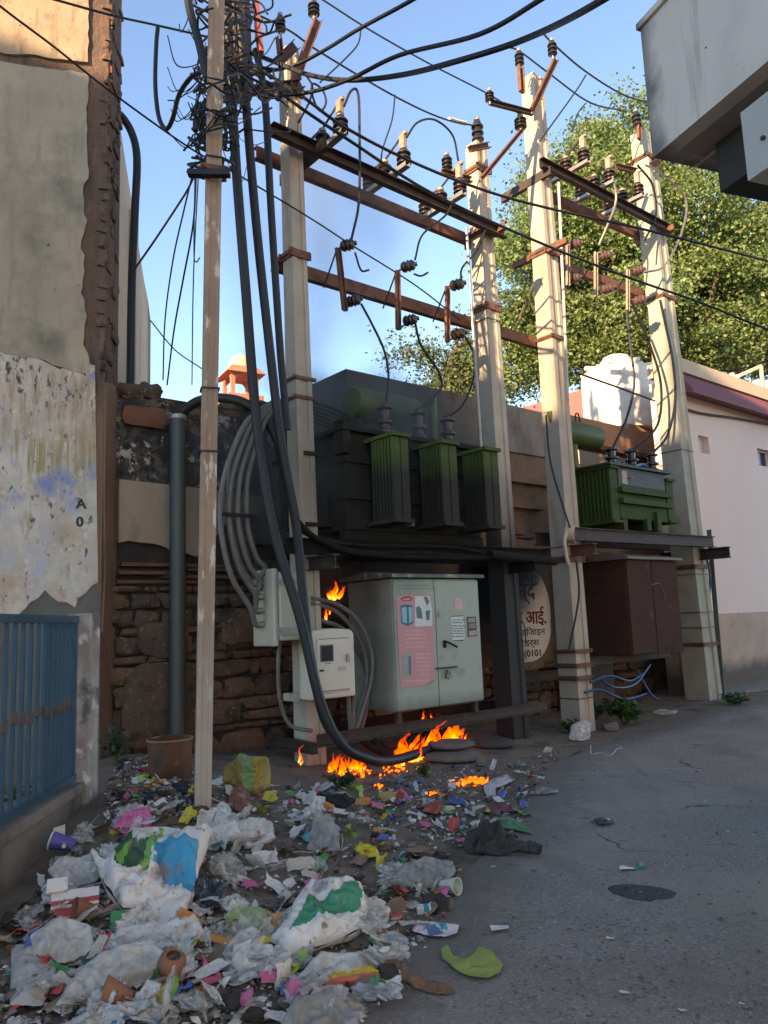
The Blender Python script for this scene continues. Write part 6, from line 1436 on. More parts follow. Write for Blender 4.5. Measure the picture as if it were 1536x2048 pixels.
# ================================================================== litter
def inpoly(x, y, P):
    r = False; j = len(P) - 1
    for i in range(len(P)):
        if (P[i][1] > y) != (P[j][1] > y) and x < (P[j][0] - P[i][0]) * (y - P[i][1]) / (P[j][1] - P[i][1]) + P[i][0]: r = not r
        j = i
    return r
def edist(x, y, P):
    m_ = 1e9
    for i in range(len(P)):
        a, c = P[i], P[(i + 1) % len(P)]
        dx, dy = c[0] - a[0], c[1] - a[1]; L = dx * dx + dy * dy or 1e-9
        t = max(0, min(1, ((x - a[0]) * dx + (y - a[1]) * dy) / L))
        m_ = min(m_, math.hypot(x - a[0] - dx * t, y - a[1] - dy * t))
    return m_
def sheet(name, label, cat, px, base_m, regions=(), lift=.05, step=.022, wr=.02, wscale=6, seed=1.0, puff=.12, smooth=True, tilt=None):
    """crumpled sheet or bag; its outline is read from the photograph on a plane that rises away from the viewer"""
    cxp = sum(p[0] for p in px) / len(px); bot = max(p[1] for p in px)
    P0 = G(cxp, bot) + Z * .03
    if tilt is None: tilt = 3 if lift < .045 else (22 if lift > .18 else 34)
    tau = math.radians(tilt)
    away = Vector((P0.x, P0.y, 0)).normalized(); ex = Vector((away.y, -away.x, 0)); ey = away * math.cos(tau) + Z * math.sin(tau); en = ex.cross(ey)
    def to2(x, y):
        v = ray(x, y); q = CAM + v * ((P0 - CAM).dot(en) / v.dot(en)) - P0
        return (q.dot(ex), q.dot(ey))
    P2 = [to2(x, y) for x, y in px]; R2 = [([to2(x, y) for x, y in rp], mm) for rp, mm in regions]
    x0, x1 = min(p[0] for p in P2), max(p[0] for p in P2); y0, y1 = min(p[1] for p in P2), max(p[1] for p in P2)
    area = abs(sum(P2[i][0] * P2[(i + 1) % len(P2)][1] - P2[(i + 1) % len(P2)][0] * P2[i][1] for i in range(len(P2)))) / 2
    L = math.sqrt(area); st = L / (46 if regions else 30)
    nx_, ny_ = max(3, int((x1 - x0) / st)), max(3, int((y1 - y0) / st))
    amp = wr / .045
    bul = min(lift, .32 * L) if tilt > 5 else lift
    b = MB(); idx = {}
    def base_pt(X, Y):
        q = P0 + ex * X + ey * Y
        if tilt <= 5: q.z = gz(q.x, q.y) + .03
        return q
    def vert(i, j, side):
        if (i, j, side) in idx: return idx[i, j, side]
        X = x0 + (x1 - x0) * i / nx_; Y = y0 + (y1 - y0) * j / ny_
        if not inpoly(X, Y, P2):
            best = None
            for k in range(len(P2)):
                a, c = P2[k], P2[(k + 1) % len(P2)]; dx, dy = c[0] - a[0], c[1] - a[1]; LL = dx * dx + dy * dy or 1e-9
                t = max(0, min(1, ((X - a[0]) * dx + (Y - a[1]) * dy) / LL)); q = (a[0] + dx * t, a[1] + dy * t); dd = math.hypot(X - q[0], Y - q[1])
                if best is None or dd < best[0]: best = (dd, q)
            X, Y = best[1]; e = 0
        else: e = edist(X, Y, P2)
        f = min(1, e / (.30 * L)); f = math.sqrt(max(0, 1 - (1 - f) ** 2))
        u, v = X / L, Y / L
        n1 = nz(u + seed, v, seed, 1.7); r1 = max(0, 1 - 3.2 * abs(nz(u * 1.2 + seed, v * .8 - seed, seed + 3, 2.3))) ** 1.5; r2 = max(0, 1 - 3.2 * abs(nz(u * .8 + v * .6, v - u * .5 + seed, seed + 6, 4.6))) ** 1.5; n3 = nz(u, v, seed + 5, 9)
        g = .25 + .75 * f
        h = bul * f * (.35 + .6 * n1) + amp * L * (.06 * n1 + .11 * (r1 - .25) + .06 * (r2 - .25) + .012 * n3) * g
        q = base_pt(X, Y)
        if side == 0: q = q + en * h + ex * (amp * L * .03 * r2 * g)
        else: q = q - en * (bul * .7 * f + .004) - away * bul * .2 * f
        if q.z < gz(q.x, q.y) + .024: q.z = gz(q.x, q.y) + .024
        idx[i, j, side] = len(b.v); b.v.append(q); return idx[i, j, side]
    mats_ = [base_m] + [r[1] for r in R2]
    for j in range(ny_):
        for i in range(nx_):
            cx, cy = x0 + (x1 - x0) * (i + .5) / nx_, y0 + (y1 - y0) * (j + .5) / ny_
            if not (inpoly(cx, cy, P2) or sum(inpoly(x0 + (x1 - x0) * (i + a) / nx_, y0 + (y1 - y0) * (j + c) / ny_, P2) for a in (0, 1) for c in (0, 1)) > 0): continue
            mi = 0
            jx, jy = .03 * L * nz(cx / L, cy / L, seed, 5), .03 * L * nz(cx / L, cy / L, seed + 2, 5)
            for k, (rp, mm) in enumerate(R2):
                if inpoly(cx + jx, cy + jy, rp): mi = k + 1
            b.f.append([vert(i, j, 0), vert(i + 1, j, 0), vert(i + 1, j + 1, 0), vert(i, j + 1, 0)]); b.m.append(mi)
            if tilt > 5 and i % 2 == 0 and j % 2 == 0 and False: pass
            if tilt > 5: b.f.append([vert(i, j + 1, 1), vert(i + 1, j + 1, 1), vert(i + 1, j, 1), vert(i, j, 1)]); b.m.append(0)
    if not b.f: return None
    lo = min(v.z for v in b.v)
    me = bpy.data.meshes.new(name); org = Vector((P0.x, P0.y, lo))
    me.from_pydata([tuple(v - org) for v in b.v], [], b.f)
    for mm in mats_: me.materials.append(mm)
    me.polygons.foreach_set('material_index', b.m); me.polygons.foreach_set('use_smooth', [True] * len(me.polygons)); me.update()
    o = link(name, me, mats_, None, org)
    return tag(o, label, cat)
def plastic(name, c, t=.35, rough=.25, alpha=.75, gloss=.5, ns=12):
    """thin creased film"""
    m = bpy.data.materials.new(name); m.use_nodes = True; nt = m.node_tree; nd = nt.nodes; lk = nt.links
    c = (c[0] * 1.0, c[1] * .94, c[2] * .84)  # film colours warmed too, against the blue skylight
    p = nd['Principled BSDF']; p.inputs['Base Color'].default_value = (*c, 1); p.inputs['Roughness'].default_value = rough
    tc = nd.new('ShaderNodeTexCoord'); n = nd.new('ShaderNodeTexNoise'); n.inputs['Scale'].default_value = ns; n.inputs['Detail'].default_value = 2; lk.new(tc.outputs['Object'], n.inputs['Vector'])
    vo = nd.new('ShaderNodeTexVoronoi'); vo.inputs['Scale'].default_value = ns * 1.3; vo.feature = 'F1'; lk.new(tc.outputs['Object'], vo.inputs['Vector'])
    bn = nd.new('ShaderNodeBump'); bn.inputs['Strength'].default_value = .4; bn.inputs['Distance'].default_value = .03 if ns > 5 else .16; lk.new(vo.outputs['Distance'], bn.inputs['Height']); lk.new(bn.outputs[0], p.inputs['Normal'])
    tl = nd.new('ShaderNodeBsdfTranslucent'); tl.inputs[0].default_value = (*c, 1)
    mx = nd.new('ShaderNodeMixShader'); mx.inputs[0].default_value = t; lk.new(p.outputs[0], mx.inputs[1]); lk.new(tl.outputs[0], mx.inputs[2])
    tp = nd.new('ShaderNodeBsdfTransparent'); m2 = nd.new('ShaderNodeMixShader')
    mr = nd.new('ShaderNodeMapRange'); mr.inputs['From Min'].default_value = .35; mr.inputs['From Max'].default_value = .65; mr.inputs['To Min'].default_value = alpha - .2; mr.inputs['To Max'].default_value = min(1, alpha + .2); lk.new(n.outputs['Fac'], mr.inputs['Value'])
    lk.new(mr.outputs[0], m2.inputs[0]); lk.new(tp.outputs[0], m2.inputs[1]); lk.new(mx.outputs[0], m2.inputs[2]); lk.new(m2.outputs[0], nd['Material Output'].inputs[0])
    return m
def dirty(name, c, rough=.6): return mat(name, c, tuple(v * .8 for v in c), 7, rough, stains=[((.16, .14, .12), 6, .56, .70), ((.22, .19, .15), 17, .60, .68)], bump=.25, bscale=45)
sackw = dirty('sack_white', (.66, .635, .60)); sackg = dirty('sack_green', (.025, .24, .12), .5); sackb = dirty('sack_blue', (.015, .28, .48), .5); sackdg = dirty('sack_dark_green', (.02, .08, .025), .5); sacklg = dirty('sack_lime', (.16, .38, .05), .5); sackc = dirty('sack_cream', (.56, .53, .45))
film = plastic('film_clear', (.86, .83, .78), .35, .14, .55); filmw = plastic('film_white', (.86, .83, .78), .35, .25, .9); filmg = plastic('film_grey', (.40, .385, .365), .3, .25, .7); filmgreen = plastic('film_pale_green', (.42, .58, .25), .35, .3, .75)
sheet('printed_sack', 'large crumpled white sack with green and blue print in the litter heap', 'sack', [(178, 1702), (215, 1722), (235, 1690), (262, 1655), (330, 1652), (425, 1668), (400, 1730), (388, 1790), (372, 1822), (352, 1850), (335, 1880), (305, 1868), (292, 1815), (245, 1818), (212, 1775), (195, 1735)],
      sackw, [([(188, 1700), (235, 1715), (230, 1690), (200, 1690)], sackdg), ([(232, 1688), (262, 1660), (308, 1662), (300, 1765), (225, 1750)], sackdg), ([(258, 1662), (268, 1652), (308, 1654), (298, 1712), (262, 1700)], sackc), ([(228, 1738), (250, 1700), (262, 1702), (245, 1756)], sacklg), ([(315, 1650), (326, 1652), (296, 1766), (282, 1762)], sacklg), ([(312, 1712), (395, 1705), (392, 1760), (375, 1800), (350, 1768), (305, 1755)], sackb)], .20, .02, .045, 5, 3.3, .22)
sheet('printed_sack', 'white sack with large green panel lying near the middle of the litter', 'sack', [(540, 1880), (570, 1845), (590, 1800), (622, 1762), (690, 1758), (722, 1772), (735, 1815), (732, 1850), (700, 1868), (660, 1885), (610, 1905), (568, 1918)],
      sackw, [([(578, 1885), (600, 1845), (618, 1805), (645, 1812), (715, 1775), (722, 1800), (715, 1835), (680, 1838), (630, 1862)], sackg)], .19, .02, .04, 5, 7.1, .2)
sheet('pink_bag', 'crumpled bright pink plastic bag beside the pinkish pole', 'bag', [(224, 1655), (240, 1632), (262, 1622), (300, 1620), (306, 1645), (285, 1668), (255, 1672)], dirty('pink_film', (.62, .12, .30), .4), [([(262, 1640), (280, 1635), (285, 1655), (268, 1660)], dirty('pale_pink', (.66, .42, .48)))], .10, .016, .05, 11, 2.2, .1)
sheet('black_bag', 'black plastic bag tucked beside the blue printed sack', 'bag', [(372, 1790), (395, 1762), (430, 1758), (450, 1785), (440, 1815), (405, 1832), (378, 1822)], mat('black_film', (.012, .013, .017), (.02, .021, .025), 5, .3), (), .13, .018, .05, 9, 4.4, .12)
sheet('mesh_bag', 'pale green see-through net bag left of the green panel sack', 'bag', [(450, 1830), (480, 1818), (515, 1812), (540, 1825), (548, 1855), (520, 1880), (485, 1878), (475, 1850)], filmgreen, (), .12, .016, .04, 10, 5.4, .1)
sheet('clear_bag', 'cloudy clear plastic bag below the pale green net bag', 'bag', [(462, 1930), (468, 1890), (500, 1878), (545, 1890), (560, 1925), (540, 1955), (500, 1962)], filmw, (), .14, .018, .04, 8, 6.4, .1)
sheet('clear_film', 'long clear plastic film in the lower left corner', 'plastic film', [(150, 1950), (175, 1925), (240, 1890), (300, 1880), (330, 1905), (300, 1960), (230, 1990), (170, 2010), (110, 2010)], film, (), .10, .022, .04, 7, 8.4, .12)
sheet('clear_film', 'clear film sheet below the large printed sack', 'plastic film', [(60, 1870), (120, 1830), (180, 1850), (190, 1900), (130, 1930), (70, 1920)], film, (), .09, .022, .04, 7, 9.4, .12)
sheet('clear_film', 'clear plastic wrapping against the plinth wall', 'plastic film', [(95, 1740), (120, 1715), (170, 1718), (205, 1740), (190, 1770), (130, 1780)], film, (), .10, .022, .04, 8, 2.9, .12)
sheet('grey_film', 'dusty grey film piled right of the green panel sack', 'plastic film', [(775, 1775), (800, 1735), (850, 1712), (905, 1722), (912, 1745), (880, 1770), (820, 1785)], filmg, (), .11, .02, .05, 8, 3.9, .12)
sheet('grey_film', 'upright dusty bag standing by the heap centre', 'bag', [(612, 1705), (622, 1660), (632, 1626), (660, 1628), (678, 1662), (680, 1702), (650, 1708)], filmg, (), .17, .018, .05, 8, 4.9, .12)
sheet('clear_film', 'clear film below the foot of the pinkish pole', 'plastic film', [(425, 1690), (440, 1640), (490, 1640), (545, 1645), (550, 1675), (500, 1695)], film, (), .09, .022, .05, 8, 5.9, .12)
sheet('white_sheet', 'off white flat sheet in the lower left corner', 'plastic sheet', [(22, 1910), (108, 1908), (112, 1960), (85, 2010), (20, 2012)], dirty('off_white_sheet', (.42, .41, .39)), (), .04, .025, .02, 5, 6.9, .05)
sheet('grey_sheet', 'dull grey plastic at the bottom edge of the heap', 'plastic film', [(560, 2050), (590, 1995), (665, 1985), (720, 2030), (715, 2075), (580, 2080)], filmg, (), .08, .02, .04, 7, 7.9, .1)
sheet('grey_sheet', 'whitish film under the yellow and red packet', 'plastic film', [(590, 1960), (640, 1905), (735, 1905), (760, 1930), (700, 1960), (620, 1985)], film, (), .06, .02, .03, 7, 8.9, .1)
lf = mat('leaf_plate_green', (.26, .30, .075), (.20, .25, .055), 6, .7, bump=.2, bscale=30, stains=[((.14, .16, .04), 9, .58, .7)])
sheet('leaf_plate', 'large yellow green bitten leaf plate on the asphalt', 'leaf', [(882, 1892), (895, 1885), (905, 1905), (930, 1915), (948, 1905), (958, 1888), (985, 1900), (1006, 1925), (1000, 1945), (975, 1958), (940, 1955), (905, 1935), (885, 1912)], lf, (), .012, .014, .012, 9, 1.3, .05)
sheet('leaf_plate', 'smaller yellow green leaf next to the yellow red packet', 'leaf', [(748, 1965), (760, 1945), (790, 1940), (804, 1955), (800, 1978), (775, 1988)], lf, (), .02, .012, .014, 11, 2.3, .04)
brl = mat('dry_leaf_brown', (.16, .085, .045), (.10, .055, .03), 7, .7, bump=.2)
sheet('dry_leaf', 'curled dry brown leaf at the lower edge of the heap', 'leaf', [(800, 1935), (806, 1922), (820, 1945), (860, 1960), (900, 1972), (912, 1985), (880, 1992), (830, 1975), (805, 1960)], brl, (), .06, .012, .04, 12, 3.3, .03)
sheet('black_cloth', 'crumpled black cloth on the edge of the asphalt', 'cloth', [(925, 1690), (935, 1662), (965, 1650), (1005, 1655), (1035, 1680), (1085, 1690), (1082, 1704), (1030, 1700), (1000, 1715), (960, 1712), (930, 1702)], mat('black_cloth', (.028, .026, .025), (.045, .042, .04), 9, .9), (), .10, .016, .10, 8, 4.3, .09)
sheet('green_sheet', 'flat green sheet tucked behind the black cloth', 'sheet', [(975, 1650), (985, 1635), (1020, 1630), (1052, 1648), (1068, 1665), (1030, 1660)], dirty('green_sheet', (.06, .20, .09)), (), .03, .014, .02, 8, 5.3, .04)
sheet('yellow_packet', 'lime yellow flat packet below the cloudy clear bag', 'packet', [(522, 1970), (535, 1948), (590, 1920), (602, 1928), (575, 1958), (545, 1968)], dirty('lime_packet', (.52, .52, .03), .35), (), .03, .012, .02, 11, 6.3, .04)
sheet('printed_packet', 'long yellow and red printed packet at the bottom of the heap', 'packet', [(602, 1975), (612, 1962), (690, 1938), (740, 1930), (758, 1942), (750, 1958), (690, 1972), (630, 1992), (608, 1990)], dirty('packet_yellow', (.50, .36, .03), .35), [([(605, 1990), (640, 1972), (715, 1952), (760, 1945), (758, 1965), (690, 1975), (630, 2000)], dirty('packet_red', (.50, .11, .05), .35))], .05, .012, .012, 8, 7.3, .04)
sheet('yellow_packet', 'bright yellow packet just right of the upright dusty bag', 'packet', [(708, 1705), (718, 1690), (755, 1698), (760, 1710), (735, 1718)], dirty('yellow_packet', (.58, .48, .02), .35), (), .04, .011, .025, 12, 8.3, .03)
sheet('maroon_bag', 'reddish brown bag slumped beside the pinkish pole foot', 'bag', [(455, 1612), (462, 1580), (480, 1568), (498, 1585), (500, 1615), (480, 1628)], dirty('red_brown_film', (.17, .07, .05)), (), .14, .016, .05, 9, 9.3, .1)
sheet('yellow_bag', 'small yellow green bag in front of the crumpled yellow bag', 'bag', [(522, 1600), (530, 1582), (550, 1580), (556, 1598), (540, 1608)], dirty('yellow_film', (.40, .36, .03), .4), (), .08, .012, .03, 12, 1.9, .06)
sheet('red_rag', 'maroon rag lying on the dirt at the asphalt edge', 'rag', [(950, 1625), (975, 1612), (1040, 1610), (1052, 1618), (1000, 1624)], dirty('maroon_rag', (.16, .05, .05)), (), .03, .014, .03, 10, 2.6, .04)
sheet('red_rag', 'red and white rags beside the small ember', 'rag', [(845, 1625), (855, 1608), (885, 1600), (892, 1612), (872, 1628)], dirty('red_rag', (.34, .07, .05)), (), .04, .012, .04, 12, 3.6, .04)
sheet('blue_wrapper', 'blue wrapper by the burning patch on the ground', 'wrapper', [(893, 1608), (905, 1592), (925, 1590), (935, 1606), (915, 1612)], dirty('blue_film', (.05, .10, .28)), (), .04, .012, .03, 12, 4.6, .04)
sheet('charred_heap', 'charred black rubbish lying before the flames', 'rubbish', [(600, 1605), (630, 1590), (690, 1588), (712, 1600), (690, 1615), (630, 1618)], mat('char', (.012, .011, .011), (.03, .027, .025), 12, .95, bump=.8), (), .06, .016, .05, 12, 5.6, .06)
sheet('pale_wrapper', 'pale crumpled wrapper beside the burning patch', 'wrapper', [(968, 1570), (985, 1555), (1020, 1550), (1030, 1560), (1000, 1572), (978, 1582)], dirty('pale_lilac', (.48, .44, .48)), (), .04, .013, .04, 12, 6.6, .05)
sheet('grey_bag', 'flat grey plastic bag on the dirt edge of the road', 'bag', [(1058, 1585), (1072, 1575), (1105, 1576), (1118, 1586), (1095, 1592), (1065, 1590)], filmg, (), .03, .014, .03, 10, 7.6, .05)
sheet('clear_bag', 'clear plastic bag at the foot of the cream pole', 'bag', [(1138, 1478), (1142, 1450), (1165, 1440), (1182, 1448), (1180, 1475), (1160, 1484)], film, (), .20, .018, .05, 9, 8.6, .1)
sheet('clear_bag', 'flat clear plastic at the road edge beside the weed', 'bag', [(1305, 1425), (1322, 1418), (1358, 1420), (1352, 1428), (1320, 1430)], film, (), .04, .018, .03, 9, 9.6, .06)
sheet('printed_cards', 'torn white and blue printed card pieces at the asphalt edge', 'card', [(825, 1868), (832, 1848), (865, 1845), (918, 1848), (914, 1862), (890, 1872), (850, 1874)], dirty('card_white', (.52, .52, .53)), [([(848, 1862), (870, 1852), (888, 1868), (860, 1874)], dirty('card_blue', (.08, .14, .28))), ([(875, 1848), (892, 1845), (895, 1858), (880, 1860)], dirty('card_teal', (.05, .28, .34)))], .02, .011, .02, 12, 1.1, .03)
sheet('paper_slip', 'white paper slip lying alone on the asphalt', 'paper', [(979, 1853), (1016, 1848), (1018, 1857), (984, 1863)], dirty('slip_white', (.62, .62, .64)), (), .006, .011, .004, 8, 2.1, .02)
sheet('green_tube', 'green and white toothpaste style tube on the asphalt above the dark patch', 'tube', [(1238, 1740), (1262, 1734), (1284, 1730), (1288, 1738), (1262, 1742), (1240, 1744)], dirty('tube_white', (.50, .58, .55)), [([(1266, 1734), (1286, 1729), (1288, 1739), (1266, 1741)], dirty('tube_green', (.02, .30, .20)))], .03, .010, .006, 9, 3.1, .03)
sheet('black_wrapper', 'black and white torn wrapper alone on the asphalt', 'wrapper', [(1187, 1640), (1200, 1635), (1222, 1637), (1229, 1644), (1212, 1650), (1195, 1648)], dirty('wrapper_dark', (.05, .05, .055)), [([(1196, 1637), (1220, 1638), (1222, 1643), (1200, 1642)], dirty('wrapper_white', (.55, .55, .55)))], .04, .010, .02, 12, 4.1, .03)
# ---------------------------------------------------------------- boxes, cups, pots
def upbox(name, label, cat, c, dims, rz, tilt, parts):
    """open or closed carton"""
    R_ = Matrix.Rotation(rz, 3, 'Z') @ Matrix.Rotation(tilt[0], 3, 'X') @ Matrix.Rotation(tilt[1], 3, 'Y')
    o = empty(name, c, label, cat)
    for nm, cc, hs, mt_ in parts:
        b = MB().box(c + R_ @ Vector(cc), R_ @ Vector((hs[0], 0, 0)), R_ @ Vector((0, hs[1], 0)), R_ @ Vector((0, 0, hs[2])))
        b.build(nm, mt_, o)
    return o
cardw = dirty('carton_white', (.66, .64, .60)); cardr = dirty('carton_red', (.42, .06, .06)); cardg = dirty('carton_green', (.03, .10, .06)); kraft = dirty('kraft_card', (.28, .20, .13))
c = G(150, 1832); c.z += .06
upbox('carton', 'red and white striped carton leaning below the plinth wall', 'carton', c, 0, math.radians(20), (math.radians(38), 0), [('panel', (0, 0, 0), (.115, .075, .012), cardw), ('red_band', (0, -.050, .0145), (.115, .022, .003), cardr), ('red_band', (0, .006, .0145), (.115, .012, .003), cardr), ('flap', (-.09, .10, .03), (.05, .04, .004), cardw)])
c = G(245, 1968); c.z += .03
upbox('carton_tray', 'flat dark green carton tray near the bottom left', 'carton', c, 0, math.radians(18), (math.radians(8), math.radians(-4)), [('base', (0, 0, 0), (.15, .085, .004), dirty('tray_inside', (.36, .35, .32))), ('side', (0, -.087, .022), (.152, .004, .024), cardg), ('side', (.152, 0, .022), (.004, .085, .024), cardg), ('side', (-.152, 0, .018), (.004, .085, .02), cardg), ('side', (0, .087, .018), (.152, .004, .02), cardg), ('stamp', (-.05, -.0925, .02), (.02, .001, .012), cardr)])
c = G(848, 1826); c.z += .02
upbox('small_carton', 'small white and teal medicine carton at the asphalt edge', 'carton', c, 0, math.radians(4), (math.radians(10), 0), [('box', (0, 0, 0), (.038, .026, .014), cardw), ('teal_band', (.012, -.0005, .0005), (.014, .0265, .0145), dirty('teal_band', (.02, .26, .30)))])
c = G(780, 1602); c.z += .04
upbox('small_carton', 'red and yellow flattened box before the burning cabinet', 'carton', c, 0, math.radians(15), (math.radians(6), math.radians(-5)), [('box', (-.02, 0, 0), (.075, .06, .025), dirty('box_yellow', (.45, .33, .08))), ('red_end', (.075, 0, .0), (.035, .061, .026), dirty('box_red', (.34, .06, .05)))])
c = G(345, 1858); c.z += .03
def cone_cup(label, px, r0, r1, h, axis, mt, cat='cup', name='clay_cup', inner=None, th=.006, lift=.0):
    p = G(*px); p.z += lift; ax_ = Vector(axis).normalized()
    o = MB().lathe([(r0 * .98, 0), (r0, .004), (r1, h), (r1 - th, h), (r0 - th, th), (0, th)], p, ax_, 20).build(name, mt, None, smooth=True, origin=p)
    return tag(o, label, cat)
clay = mat('terracotta', (.26, .115, .06), (.20, .09, .05), 9, .85, bump=.15, stains=[((.12, .06, .04), 6, .58, .7)])
cone_cup('tipped terracotta tea cup near the bottom edge, cone shaped', (262, 2025), .028, .062, .12, (-.85, -.2, .35), clay, lift=.05)
cone_cup('small broken terracotta cup below the red and white carton', (182, 1838), .03, .055, .085, (-.7, -.5, .25), clay, lift=.045)
o = MB().lathe([(.0, 0), (.03, .0), (.052, .03), (.062, .07), (.056, .105), (.036, .125), (.03, .12), (.05, .10), (.055, .07), (.04, .03), (0, .02)], G(338, 1958), Vector((.25, -.3, .9)), 18).build('clay_pot', clay, smooth=True); tag(o, 'round broken terracotta pot at the end of the green tray', 'pot')
pc_ = dirty('purple_cup', (.09, .07, .30), .45)
p = G(128, 1712); p.z += .06
cu = empty('paper_cup', p, 'tipped purple printed paper cup against the plinth wall', 'cup')
ax_ = Vector((-.92, -.1, .25)).normalized()
MB().lathe([(.032, 0), (.034, .004), (.055, .15), (.051, .15), (.03, .006), (0, .006)], p + Vector((.07, 0, 0)), ax_, 20).build('cup', pc_, cu, smooth=True)
MB().lathe([(.056, .0), (.059, .005), (.056, .01)], p + Vector((.07, 0, 0)) + ax_ * .145, ax_, 20).build('rim', cardw, cu, smooth=True)
MB().lathe([(.013, 0), (.013, .002), (0, .002)], p + Vector((.02, -.052, .012)), Vector((.05, -1, .2)), 12).build('emblem', cardw, cu)
MB().box(p + Vector((-.045, .03, .07)), Vector((.035, 0, .01)), Vector((0, .004, 0)), Vector((0, 0, .04))).build('spill_paper', cardw, cu)
cone_cup('white and green paper cup lying at the right edge of the heap', (885, 1788), .03, .048, .11, (.55, -.45, .1), dirty('cup_white_green', (.50, .54, .46)), 'cup', 'paper_cup', lift=.045)
# drum of rusty clay near the wall
p = G(340, 1560)
dr = empty('rusty_drum', p, 'broken rusty open drum standing below the grey green post', 'drum')
dm = mat('rusty_drum', (.13, .048, .016), (.07, .03, .014), 5, .7, .1, stains=[((.03, .022, .016), 4, .55, .66), ((.26, .13, .05), 9, .62, .7)])
b = MB(); seg = 28; rr, hh = .19, .36
for i in range(seg):
    a = 2 * math.pi * i / seg; jag = .02 * nz(math.cos(a) * 2, math.sin(a) * 2, 3, 2)
    for r_, z_ in ((rr * .95, 0), (rr, .02), (rr * .98, hh * .5), (rr * 1.02, hh + jag), (rr * .96, hh + jag), (rr * .92, hh * .5), (rr * .9, .03)): b.v.append(p + Vector((r_ * math.cos(a), r_ * math.sin(a), z_)))
for i in range(seg):
    j = (i + 1) % seg
    for k in range(6): b.f.append([i * 7 + k, j * 7 + k, j * 7 + k + 1, i * 7 + k + 1]); b.m.append(0)
b.build('shell', dm, dr, smooth=True)
MB().lathe([(rr * .9, 0), (rr * .9, .02), (0, .02)], p + Z * .03, Z, 24).build('bottom', M['dark_steel'], dr)
MB().tube([p + Vector((rr * 1.03 * math.cos(a), rr * 1.03 * math.sin(a), hh - .01)) for a in [i * math.pi / 10 for i in range(21)]], .01, 6).build('rim', mat('drum_rim', (.26, .15, .07), None, 6, .6), dr)
# crumpled yellow bags with green plastic
sheet('yellow_sack', 'crumpled dirty yellow bag with pale green plastic beside the pinkish pole', 'bag', [(444, 1562), (448, 1535), (470, 1518), (478, 1506), (500, 1512), (535, 1514), (542, 1540), (538, 1578), (510, 1590), (478, 1575)], dirty('canister_yellow', (.34, .23, .03), .6), [([(474, 1500), (504, 1508), (506, 1560), (500, 1592), (484, 1560)], dirty('canister_green_sheet', (.16, .27, .11), .6)), ([(440, 1500), (474, 1500), (484, 1560), (478, 1600), (440, 1600)], dirty('canister_olive', (.20, .16, .03), .6))], .12, .02, .06, 5, 6.2, .1, tilt=58)
# stacked flat stone slabs
def disc(label, px, w, mt_, h, seed, lift=0.0):
    p = G(*px); p.z += lift; r = w / 2 / PX_F * (p - CAM).length; b = MB(); seg = 26
    prof = [(.0, 0), (.86, .0), (1, .35), (1, .65), (.92, .95), (.5, 1.0), (0, 1.02)]
    for rr_, zz in prof:
        for j in range(seg):
            a = 2 * math.pi * j / seg; q = r * rr_ * (1 + .07 * nz(math.cos(a), math.sin(a), seed, 1.3))
            b.v.append(p + Vector((q * math.cos(a), q * math.sin(a) * .9, zz * h + .008 * nz(math.cos(a), math.sin(a), seed + rr_))))
    for i in range(len(prof) - 1):
        for j in range(seg): k = (j + 1) % seg; b.f.append([i * seg + j, i * seg + k, (i + 1) * seg + k, (i + 1) * seg + j]); b.m.append(0)
    return tag(b.build('stone_slab', mt_, smooth=True), label, 'stone', 'flat stones by the fire')
sm_ = mat('slab_stone', (.15, .125, .105), (.11, .09, .078), 6, .9, bump=.3, bscale=30)
disc('lower of two stacked flat round stones beside the flames', (905, 1520), 108, sm_, .085, 1)
disc('upper of two stacked flat round stones beside the flames', (903, 1510), 92, sm_, .075, 5, .088)
disc('darker flat stone behind the stacked round stones', (985, 1493), 88, mat('slab_dark', (.07, .06, .052), None, 6, .9, bump=.3), .08, 9)
# loose wire loop on the road
tag(MB().tube(crom([G(x, y) + Z * .012 for x, y in [(1182, 1492), (1183, 1510), (1200, 1508), (1222, 1512), (1234, 1500), (1244, 1498), (1240, 1493), (1228, 1491)]], 5), .006, 5).build('white_strap', mat('white_strap', (.6, .58, .55), None, 6, .6)), 'white plastic strap bent in a loop on the asphalt', 'strap')
for x, y, wd, hh, lab in [(1222, 1462, .22, .12, 'pale grey stone at the road edge beside the cream pole'), (962, 1532, .10, .09, 'small tan stone beside the stacked slabs'), (735, 1985, .11, .06, 'reddish brown brick chunk beside the yellow red packet'), (694, 2020, .10, .05, 'small pinkish brick chunk near the bottom edge'), (610, 1745, .0, .0, ''), (755, 1548, .12, .1, 'pale stone under the burning cable loop')]:
    if wd:
        p = G(x, y); tag(stone('loose_stone', p + Z * hh * .3, Vector((1, 0, 0)), Vector((0, .7, .7)).normalized(), Vector((0, -.7, .7)).normalized(), wd, hh * 1.3, hh * .6, mat('loose_brick', (.24, .12, .085), (.17, .09, .065), 8, .9, bump=.4) if 'brick' in lab else sm_, None, x * .13), lab, 'stone')
